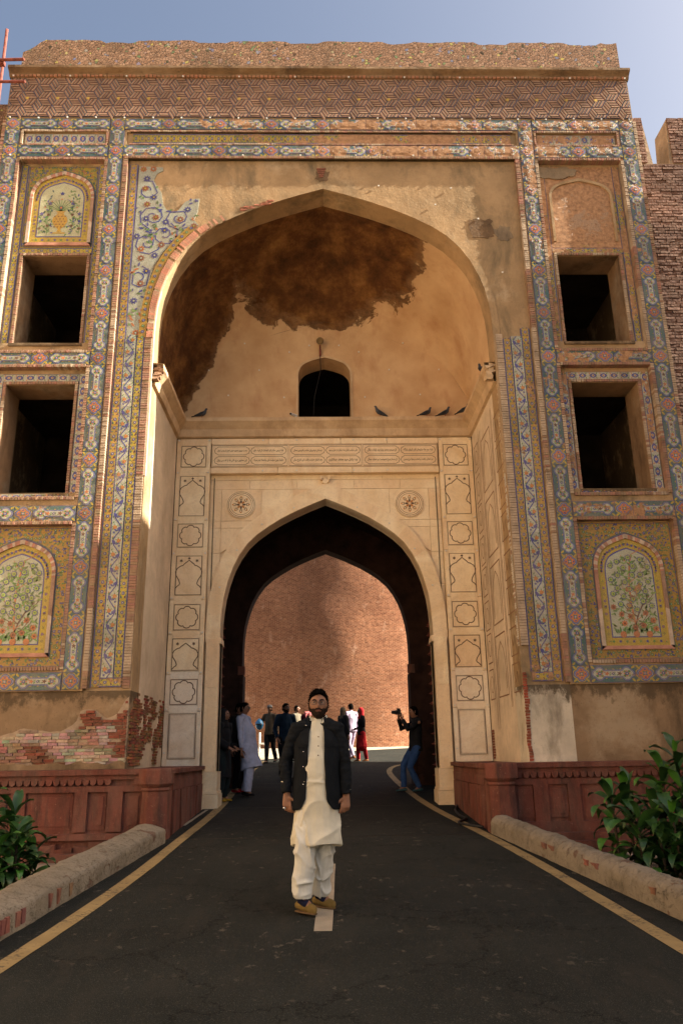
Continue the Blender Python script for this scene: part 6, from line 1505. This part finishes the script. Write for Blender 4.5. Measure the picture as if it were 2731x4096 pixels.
        o=remeshed('head_scarf' if hr=='scarf' else 'hood',pb,spec.get('scarfmat','cloth_red'),T,.009,1)
        # open the face: pull back what lies in front of it
        Vv=o.data.vertices
        for v in Vv:
            l=Mi@v.co
            if l.y<-.045 and abs(l.x)<.062 and -.085<l.z<.07: v.co=M@Vector((l.x,-.035,l.z))
    if spec.get('cap'):
        pb=PB(); c=[(.0,.045,.088),(.0,.075,.092),(.0,.115,.075),(.0,.128,.03)]; V=[];n=20
        for _,zz,r in c:
            for q in range(n): a=2*PI*q/n; V.append(tuple(M@Vector((r*.9*math.sin(a),-r*1.1*math.cos(a),zz))))
        pb.mesh(V,[(i*n+k2,i*n+(k2+1)%n,(i+1)*n+(k2+1)%n,(i+1)*n+k2) for i in range(3) for k2 in range(n)]+[tuple(3*n+k2 for k2 in range(n))]); pb.mesh([tuple(M@Vector(v)) for v in ((-.06,-.08,.05),(.06,-.08,.05),(.045,-.15,.04),(-.045,-.15,.04),(-.06,-.08,.056),(.06,-.08,.056),(.045,-.15,.046),(-.045,-.15,.046))],[(0,1,2,3),(7,6,5,4),(0,4,5,1),(1,5,6,2),(2,6,7,3),(3,7,4,0)]); pb.build('cap',[spec['cap']],T,smooth=True)
    # eyes, brows
    for s_ in (-1,1):
        pb=PB(); limb(pb,[tuple(M@Vector((s_*.031,-.076,.010)))+(.0095,),tuple(M@Vector((s_*.031,-.079,.010)))+(.0095,)],10); o=pb.build('eye',['eye_white'],T,smooth=True)
        pb=PB(); limb(pb,[tuple(M@Vector((s_*.031,-.0845,.009)))+(.0062,),tuple(M@Vector((s_*.031,-.0855,.009)))+(.0062,)],8); q=pb.build('iris',['eye_dark'],None,smooth=True); q.parent=o
        pb=PB(); limb(pb,[tuple(M@Vector((s_*.018,-.082,.016)))+(.003,),tuple(M@Vector((s_*.031,-.086,.0185)))+(.0042,),tuple(M@Vector((s_*.044,-.080,.015)))+(.003,)],6); pb.build('eyelid',['skin_brown'],T,smooth=True)
        pb=PB(); limb(pb,[tuple(M@Vector((s_*.014,-.090,.028)))+(.0035,),tuple(M@Vector((s_*.032,-.089,.034)))+(.0042,),tuple(M@Vector((s_*.048,-.079,.029)))+(.003,)],6); pb.build('eyebrow',['hair_black'],T)
    pb=PB(); limb(pb,[tuple(M@Vector((-.022,-.083,-.055)))+(.004,),tuple(M@Vector((0,-.0905,-.0535)))+(.0065,),tuple(M@Vector((.022,-.083,-.055)))+(.004,)],8); pb.build('lips',['lip'],T,smooth=True)
    if spec.get('beard'):
        pb=PB(); V=[];n=30;m_=12
        for i in range(m_+1):
            zz=-.121+.100*i/m_
            for q in range(n+1):
                th=-1.75+3.5*q/n; top=-.038-.0*abs(th)+(.045 if abs(th)>1.15 else (.0 if abs(th)>.45 else -.028)); z_=min(zz,top) if abs(th)>.33 else min(zz,-.067)
                cr=math.sqrt(max(0,1-(z_/.129)**2)); jaw=1-.22*max(0,-z_/.118)**1.5; f=.006*math.exp(-((z_+.09)/.02)**2)
                V.append(tuple(M@Vector((math.sin(th)*.0805*cr*jaw*(1+.02),-math.cos(th)*(.096*cr*(1-.06*max(0,-z_/.118))*.96+.006+f*1.4)-.0,z_))))
        pb.mesh(V,[(i*(n+1)+k2,i*(n+1)+k2+1,(i+1)*(n+1)+k2+1,(i+1)*(n+1)+k2) for i in range(m_) for k2 in range(n)]); pb.build('beard',['beard_black'],T,smooth=True)
        pb=PB(); limb(pb,[tuple(M@Vector((-.030,-.080,-.050)))+(.006,),tuple(M@Vector((-.013,-.094,-.041)))+(.008,),tuple(M@Vector((.013,-.094,-.041)))+(.008,),tuple(M@Vector((.030,-.080,-.050)))+(.006,)],8); pb.build('moustache',['beard_black'],T,smooth=True)
    if spec.get('glasses'):
        pb=PB()
        for s_ in (-1,1):
            rx_,rz_=.026,.0165; c0=Vector((s_*.033,-.098,.008)); L_=[M@(c0+Vector((rx_*math.copysign(abs(math.cos(a))**.6,math.cos(a)),.006*abs(math.cos(a)) if math.cos(a)*s_>0 else 0,rz_*math.copysign(abs(math.sin(a))**.6,math.sin(a))))) for a in [2*PI*q/16 for q in range(17)]]
            tube(pb,L_,.0018,6); tube(pb,[M@Vector((s_*.060,-.092,.012)),M@Vector((s_*.078,-.06,.012)),M@Vector((s_*.083,.0,.008))],.0018,6)
        tube(pb,[M@Vector((-.008,-.101,.011)),M@Vector((.008,-.101,.011))],.0018,6); g_=pb.build('spectacles',['spectacle'],T)
        for s_ in (-1,1):
            pb=PB(); c0=Vector((s_*.033,-.098,.008)); pb.poly([tuple(M@(c0+Vector((.0245*math.cos(a),0,.015*math.sin(a))))) for a in [2*PI*q/16 for q in range(16)]]); o=pb.build('lens',['lens_glass'],None); o.parent=g_
    return T,dict(hip=hip,nk=nk,ch=ch,hd=hd,sh=sh,el=el,wr=wr_,kn=kn,an=an,M=M,fold=fold)
# ---- the man standing on the white dash
def rdg(v): return (1-abs(math.sin(v)))**2-.3       # sharp crease
def shalwar_fold(c):
    x,y,z=c; s_=1 if x>-.045 else -1; cx=.04*s_-.04; th=math.atan2(x-cx,-y); nn=mnoise.noise(Vector((x*4,y*4,z*3)))
    k=math.exp(-((z-.50)/.12)**2); hk=math.exp(-((z-.20)/.08)**2); m1=max(0,mnoise.noise(Vector((x*5+3,y*5,z*5))))
    return .017*rdg(th*2.2+nn*4.5+z*2*s_)+.07*k*m1*rdg(z*26+(x-cx)*18*-s_+nn*3)+.06*hk*m1*rdg(z*30-(x-cx)*16*s_+nn*3)+.002*mnoise.noise(Vector((x*22,y*22,z*12)))
def kameez_fold(c):
    x,y,z=c; nn=mnoise.noise(Vector((x*3,y*3,z*2.5))); th=math.atan2(x,-y); m1=.3+max(0,mnoise.noise(Vector((x*4+7,y*4,z*4))))
    lo=max(0,min(1,(1.05-z)/.15)); d=lo*(.030*m1*rdg((x*.9-z)*13+nn*3.5)+.026*rdg(th*2.6+nn*3.5)*max(0,min(1,(.85-z)/.3)))
    return d+.012*math.exp(-((z-1.0)/.05)**2)*rdg(z*50+x*5+nn*3)+.002*mnoise.noise(Vector((x*14,y*14,z*9)))
def main_man():
    sp=dict(voxel=.0075,bvox=.0055,sturdy=1.03,sh=.178,hip=(-.02,0,.93),headoff=(.015,-.03,.135),lean=(.0,0,0),hs=1.04,yaw=R(3),
        wrists=[(-.275,-.05,.90),(.225,-.06,.885)],elpole=[(-1,.6,0),(1,.6,0)],ankles=[(-.14,-.10,.10),(-.015,.12,.10)],toes=[(.72,-.62),(.74,-.5)],knpole=[(.2,-1,0),(.3,-1,0)],
        trousers='shalwar_stone',tw=(.088,.090,.082),them=.012,tfn=shalwar_fold,shoe='suede_tan',top='kameez_stone',topname='kameez',hem=.50,hemw=(.21,.20),hemoff=(0,-.03,0),shr=.045,belly=.05,cfn=kameez_fold,
        beard=True,glasses=True,tufts=True,curl=[.55,.7],pn=[(.5,.85,0),(-.5,.85,0)],thumb=[(.9,-.4,0),(-.9,-.4,0)],hdir=[(.05,-.1,-1),(-.08,-.15,-1)],sleeve=(.048,.044,.036))
    T,J=person('bearded man in glasses, dark jacket over pale kameez, standing on the white road dash',-.105,7.17,R(-4),1.775,sp)
    nk,hip=J['nk'],J['hip']
    # open jacket: shell from one front edge round the back to the other
    pb=PB(); NT,NA_=34,44; V=[];top=nk.z-.005; 
    def prof(t):  # t 0 collar .. 1 hem ; returns z, halfwidth, halfdepth, opening half-angle
        z=top-(top-.775)*t
        K=[(0,.085,.080,.62),(.06,.110,.095,.50),(.14,.180,.125,.36),(.25,.205,.155,.33),(.45,.205,.178,.34),(.65,.210,.192,.37),(.85,.214,.196,.42),(1,.220,.192,.45)]
        for i in range(len(K)-1):
            if K[i][0]<=t<=K[i+1][0]: f=(t-K[i][0])/(K[i+1][0]-K[i][0]); f=f*f*(3-2*f); return (z,)+tuple(K[i][j]*(1-f)+K[i+1][j]*f for j in (1,2,3))
    for sh_ in (0,1):
        for i in range(NT+1):
            z,rx,ry,op=prof(i/NT); rx-=.010*sh_; ry-=.010*sh_
            for j in range(NA_+1):
                u=-1+2*j/NA_; th=PI+u*(PI-op)*.999       # th=PI is the back
                # opening shifted: left front edge overlaps further in
                f=.014*mnoise.noise(Vector((math.sin(th)*3,z*5,1)))+.010*mnoise.noise(Vector((math.sin(th)*9,z*14,math.cos(th)*6)))
                dz=0
                if i/NT>.88: e=max(0,(abs(u)-.88)/.12); dz=.07*e**2*((i/NT-.88)/.12)
                V.append((hip.x-.012*0+math.sin(th)*(rx+f)+.012*(z-1.0),-math.cos(th)*(ry+f)*-1*-1 if False else math.cos(th)*-(ry+f),z+dz))
    W_=NA_+1; off=(NT+1)*W_; Fc=[]
    for i in range(NT):
        for j in range(NA_):
            a=i*W_+j; Fc.append((a,a+W_,a+W_+1,a+1)); Fc.append((off+a,off+a+1,off+a+W_+1,off+a+W_))
    for i in range(NT):
        for j in (0,NA_): a=i*W_+j; f=(a,off+a,off+a+W_,a+W_); Fc.append(f if j==0 else f[::-1])
    for j in range(NA_): a=NT*W_+j; Fc.append((a,off+a,off+a+1,a+1))
    pb.mesh(V,Fc); jk=pb.build('jacket',['jacket_navy'],T,smooth=True)
    md=jk.modifiers.new('sub','SUBSURF'); md.levels=1; md.render_levels=1
    for i,s_ in ((0,-1),(1,1)):
        pb=PB(); sh,el,wr_=J['sh'][i],J['el'][i],J['wr'][i]; e=wr_+(el-wr_)*.02
        limb(pb,[(*(nk+Vector((s_*.055,0,-.045))),.060,.075),(*(sh*.5+nk*.5+Vector((0,0,-.012))),.070,.085),(*(sh+Vector((-s_*.006,0,-.006))),.070,.082),(*(sh*.6+el*.4),.062,.072),(*el,.054,.062),(*(el*.5+wr_*.5),.050,.056),(*e,.046,.052)],18,c1=False)
        o=remeshed('sleeve',pb,'jacket_navy',T,.0085,2,lambda c:.013*mnoise.noise(Vector((c[0]*8,c[1]*8,c[2]*20)))+.007*mnoise.noise(Vector((c[0]*20,c[1]*20,c[2]*50)))); o.parent=jk
    # collar of the jacket
    pb=PB(); V=[];n=26
    for r_,zz in ((.088,nk.z-.02),(.082,nk.z+.035),(.090,nk.z+.045),(.098,nk.z-.02)):
        for j in range(n+1): th=PI+(-1+2*j/n)*(PI-.75); V.append((hip.x+math.sin(th)*r_*1.02,-math.cos(th)*r_*.95+.0,zz-.03*max(0,math.cos(th)))) 
    pb.mesh(V,[(i*(n+1)+j,i*(n+1)+j+1,(i+1)*(n+1)+j+1,(i+1)*(n+1)+j) for i in range(3) for j in range(n)]); o=pb.build('jacket_collar',['jacket_navy'],None,smooth=True); o.parent=jk
    # shirt collar, placket, buttons
    for s_ in (-1,1):
        pb=PB(); c=nk; q=[(s_*.012,-.083,c.z-.075),(s_*.058,-.078,c.z-.07),(s_*.085,-.035,c.z+.01),(s_*.072,-.03,c.z+.045),(s_*.045,-.062,c.z+.01)]
        q=[(x+hip.x+.012,y,z) for x,y,z in q]; pb.poly(q if s_>0 else q[::-1]); pb.poly([(x,y+.006,z) for x,y,z in (q if s_<0 else q[::-1])]); pb.build('shirt_collar',['kameez_stone'],T)
    pb=PB(); 
    def front(z): 
        K=[(1.5,-.075),(1.40,-.128),(1.30,-.145),(1.20,-.175),(1.10,-.195),(1.0,-.195),(.9,-.19)]
        for i in range(len(K)-1):
            if K[i+1][0]<=z<=K[i][0]: f=(K[i][0]-z)/(K[i][0]-K[i+1][0]); return K[i][1]*(1-f)+K[i+1][1]*f
        return -.19
    for i in range(3): pb_=PB(); zz=1.36-i*.075; limb(pb_,[(hip.x+.022,front(zz)-.004,zz,.006),(hip.x+.022,front(zz)-.010,zz,.006)],8); pb_.build('button',['sole'],T)
    for zz in (1.455,1.24,1.12,.98): pb_=PB(); limb(pb_,[(hip.x-.085-.02*(zz<1.4),-.118-.02*(zz<1.3)-.03*(zz<1.2),zz,.0055),(hip.x-.085-.02*(zz<1.4),-.125-.02*(zz<1.3)-.03*(zz<1.2),zz,.0055)],8); o=pb_.build('snap_button',['silver'],T)
    for s_,x_,z_ in ((-1,-.13,1.29),(1,.135,1.29)):   # chest pocket flaps
        th=math.asin(x_/.205); c_=Vector((hip.x+x_,-math.cos(th)*.175,z_)); pb=PB(); V=[]
        for dz in (-.012,.012):
            for k in range(5): x2=x_-.05+.025*k; a=math.asin(max(-.99,min(.99,x2/.215))); V.append((hip.x+x2*1.03,-math.cos(a)*.183-.004,z_+dz-.008*k*s_*0))
        pb.mesh(V,[(k,k+1,k+6,k+5) for k in range(4)]); o=pb.build('pocket_flap',['jacket_navy'],None); o.parent=jk
    # ring, cuffs of skin colour socks and soles
    w_=J['wr'][0]; pb=PB(); pts=[(w_.x-.012+.0115*math.cos(a)-.008,w_.y-.018,w_.z-.115+.0) for a in (0,)]; limb(pb,[(w_.x-.018,w_.y-.006,w_.z-.106,.0125),(w_.x-.018,w_.y-.008,w_.z-.113,.0125)],10); pb.build('ring',['silver'],T)
    for i in (0,1):
        an=J['an'][i]; tt=Vector((sp['toes'][i][0],sp['toes'][i][1],0)).normalized(); pb=PB(); limb(pb,[(*(an+tt*.05+Vector((0,0,-.030))),.036),(*(an+Vector((0,0,-.01))),.042),(*(an+Vector((0,0,.07))),.044)],14); pb.build('sock',['sock_navy'],T,smooth=True)
        t=Vector((sp['toes'][i][0],sp['toes'][i][1],0)).normalized(); pb=PB(); limb(pb,[(*(an-t*.060+Vector((0,0,-.090))),.008,.030),(*(an+t*.05+Vector((0,0,-.092))),.008,.037),(*(an+t*.148+Vector((0,0,-.092))),.008,.027)],14); pb.build('sole',['sole'],T,smooth=True)
    return T
main_man()
def P_(lab,x,y,rz,h,grp=None,**k): return person(lab,x,y,rz,h,k,grp)
# left side of the passage
T,J=P_('woman in black shawl and dark dress with mustard hem, standing by the left door',-1.92,15.1,R(70),1.62,top='cloth_black',topname='shawl',hem=.45,hemw=(.22,.17),trousers='cloth_darkgreen',hair='hood',scarfmat='cloth_black',sleeve=(.09,.09,.08),wrists=[(-.12,-.2,1.0),(.12,-.2,1.02)],shoe='cloth_mustard',curl=[.9,.9])
P_('man with dark hair half hidden behind the white-clad man at the left door',-1.80,16.6,R(60),1.74,top='cloth_black',trousers='cloth_black',hem=.80,shoe='cloth_red')
T,J=P_('man in long white kameez and sunglasses leaning back at the left side of the passage',-1.56,16.0,R(72),1.75,lean=(0,.09,0),top='cloth_white',topname='kameez',hem=.50,hemw=(.20,.22),hemoff=(0,-.10,0),trousers='cloth_white',tw=(.11,.095,.08),belly=.04,glasses=True,wrists=[(-.22,.03,.85),(.22,-.02,.84)],ankles=[(-.09,-.05,.09),(.1,.07,.09)],shoe='shoe_black',cf=.011)
# further on, the group beyond the arch
T,J=P_('man in leather jacket and cap walking left beyond the arch, carrying a helmet',-1.72,24.9,R(-25),1.72,top='leather_brown',topname='jacket',trousers='cloth_black',cap='cloth_grey',wrists=[(-.28,-.24,1.22),(.24,.0,.9)],elpole=[(-.6,1,-1),(.6,1,0)],ankles=[(-.02,-.16,.09),(.07,.26,.13)],hem=.86,curl=[.9,.4])
HX=thing('helmet','shiny blue and white motorcycle helmet held by the man in the leather jacket','helmet',(-2.02,24.6,gz(24.9)+1.15))
pb=PB(); limb(pb,[(0,0,-.08,.11,.12),(0,0,-.02,.13,.145),(0,0,.06,.12,.135),(0,.0,.11,.07,.08)],18); pb.build('shell',['helmet_blue'],HX,smooth=True)
pb=PB(); limb(pb,[(-.08,-.10,-.01,.02,.05),(0,-.145,-.01,.02,.05),(.08,-.10,-.01,.02,.05)],10); pb.build('visor',['dark_glass'],HX,smooth=True)
T,J=P_('dark-bearded man in navy shirt and black trousers, just behind the standing man',-.98,19.4,R(20),1.74,top='cloth_navy',beard=True,trousers='cloth_black',hem=.86,glasses=True,yaw=R(25),wrists=[(-.22,-.08,.93),(.22,-.06,.92)])
P_('man in olive jacket with sunlit collar, seen behind the navy-shirted man',-.93,25.5,R(60),1.70,top='cloth_olive',topname='jacket',trousers='cloth_black')
P_('man in pale pink shirt mostly hidden behind the standing man\'s head',-.50,27.0,R(200),1.76,top='cloth_pink',trousers='cloth_grey',cap='cloth_grey')
P_('woman in maroon dress behind the standing man\'s shoulder',-.62,22.0,R(180),1.45,top='cloth_maroon',hem=.5,trousers='cloth_maroon',hair='hood',scarfmat='cloth_maroon')
P_('woman in black abaya and brown head scarf, right of the standing man',.52,25.0,R(120),1.62,top='cloth_black',topname='abaya',hem=.42,hemw=(.22,.18),trousers='cloth_black',hair='hood',scarfmat='leather_brown',sleeve=(.085,.08,.06))
P_('young man in lavender sweater walking away beside the woman in black',.80,25.9,R(215),1.74,top='cloth_lavender',topname='sweater',trousers='cloth_lavender',hem=.87,tw=(.085,.06,.048),ankles=[(-.09,-.2,.10),(.08,.2,.13)],shoe='shoe_tan')
T,J=P_('woman in crimson head scarf, black jacket and red dress walking beyond the arch',1.08,25.1,R(-75),1.60,top='cloth_black',topname='jacket',hem=.86,hemw=(.19,.15),trousers='cloth_red',hair='scarf',scarfmat='cloth_red',shoe='shoe_tan',ankles=[(-.09,-.10,.09),(.09,.13,.09)],wrists=[(-.15,-.2,1.05),(.15,-.2,1.05)],curl=[.8,.8])
pb=PB(); limb(pb,[(0,0,.48,.23,.18),(0,0,.62,.20,.16),(0,0,.88,.165,.13)],20); remeshed('skirt',pb,'cloth_red',T,.011,1,J['fold'](.016,14,4))
# the photographer
T,J=P_('young man in black top and blue jeans raising a camera by the right door',1.66,16.25,R(-78),1.70,hip=(0,.10,.86),lean=(0,.03,0),headoff=(0,-.055,.125),top='cloth_black',hem=.78,trousers='denim',tw=(.09,.066,.055),shoe='shoe_teal',wrists=[(-.09,-.22,1.45),(.09,-.20,1.42)],elpole=[(-.35,-.6,-1),(.35,-.6,-1)],ankles=[(-.10,-.16,.09),(.12,.10,.09)],knpole=[(-.1,-1,0),(.1,-1,0)],curl=[1.1,1.1],hdir=[(.2,-.1,1),(-.3,-.3,.8)],pn=[(.9,-.2,0),(-.9,-.2,0)],thumb=[(0,1,0),(0,1,0)])
CM=thing('camera','black camera with strap held up by the young photographer','camera',(0,0,0)); CM.matrix_world=T.matrix_world if False else Matrix.Translation(T.location)@Matrix.Rotation(R(-78),4,'Z')@Matrix.Translation((0,-.235,1.51))
pb=PB(); pb.box(-.065,.065,-.03,.03,-.045,.045); pb.box(-.03,.03,-.028,.028,.045,.075); pb.box(-.066,-.035,-.05,.03,-.044,.044); pb.build('camera_body',['black_rubber'],CM)
pb=PB(); limb(pb,[(0,-.03,0,.036),(0,-.07,0,.038),(0,-.12,0,.036)],16); pb.build('lens',['black_rubber'],CM,smooth=True)
pb=PB(); tube(pb,[(.064,0,.02),(.09,.03,-.06),(.05,.08,-.16),(-.02,.10,-.16),(-.064,0,.02)],.004,5); pb.build('strap',['cloth_olive'],CM)
for k_ in list(bpy.data.objects):
    if k_.type=='MESH' and k_.name.startswith('lozenge'): bpy.data.objects.remove(k_)
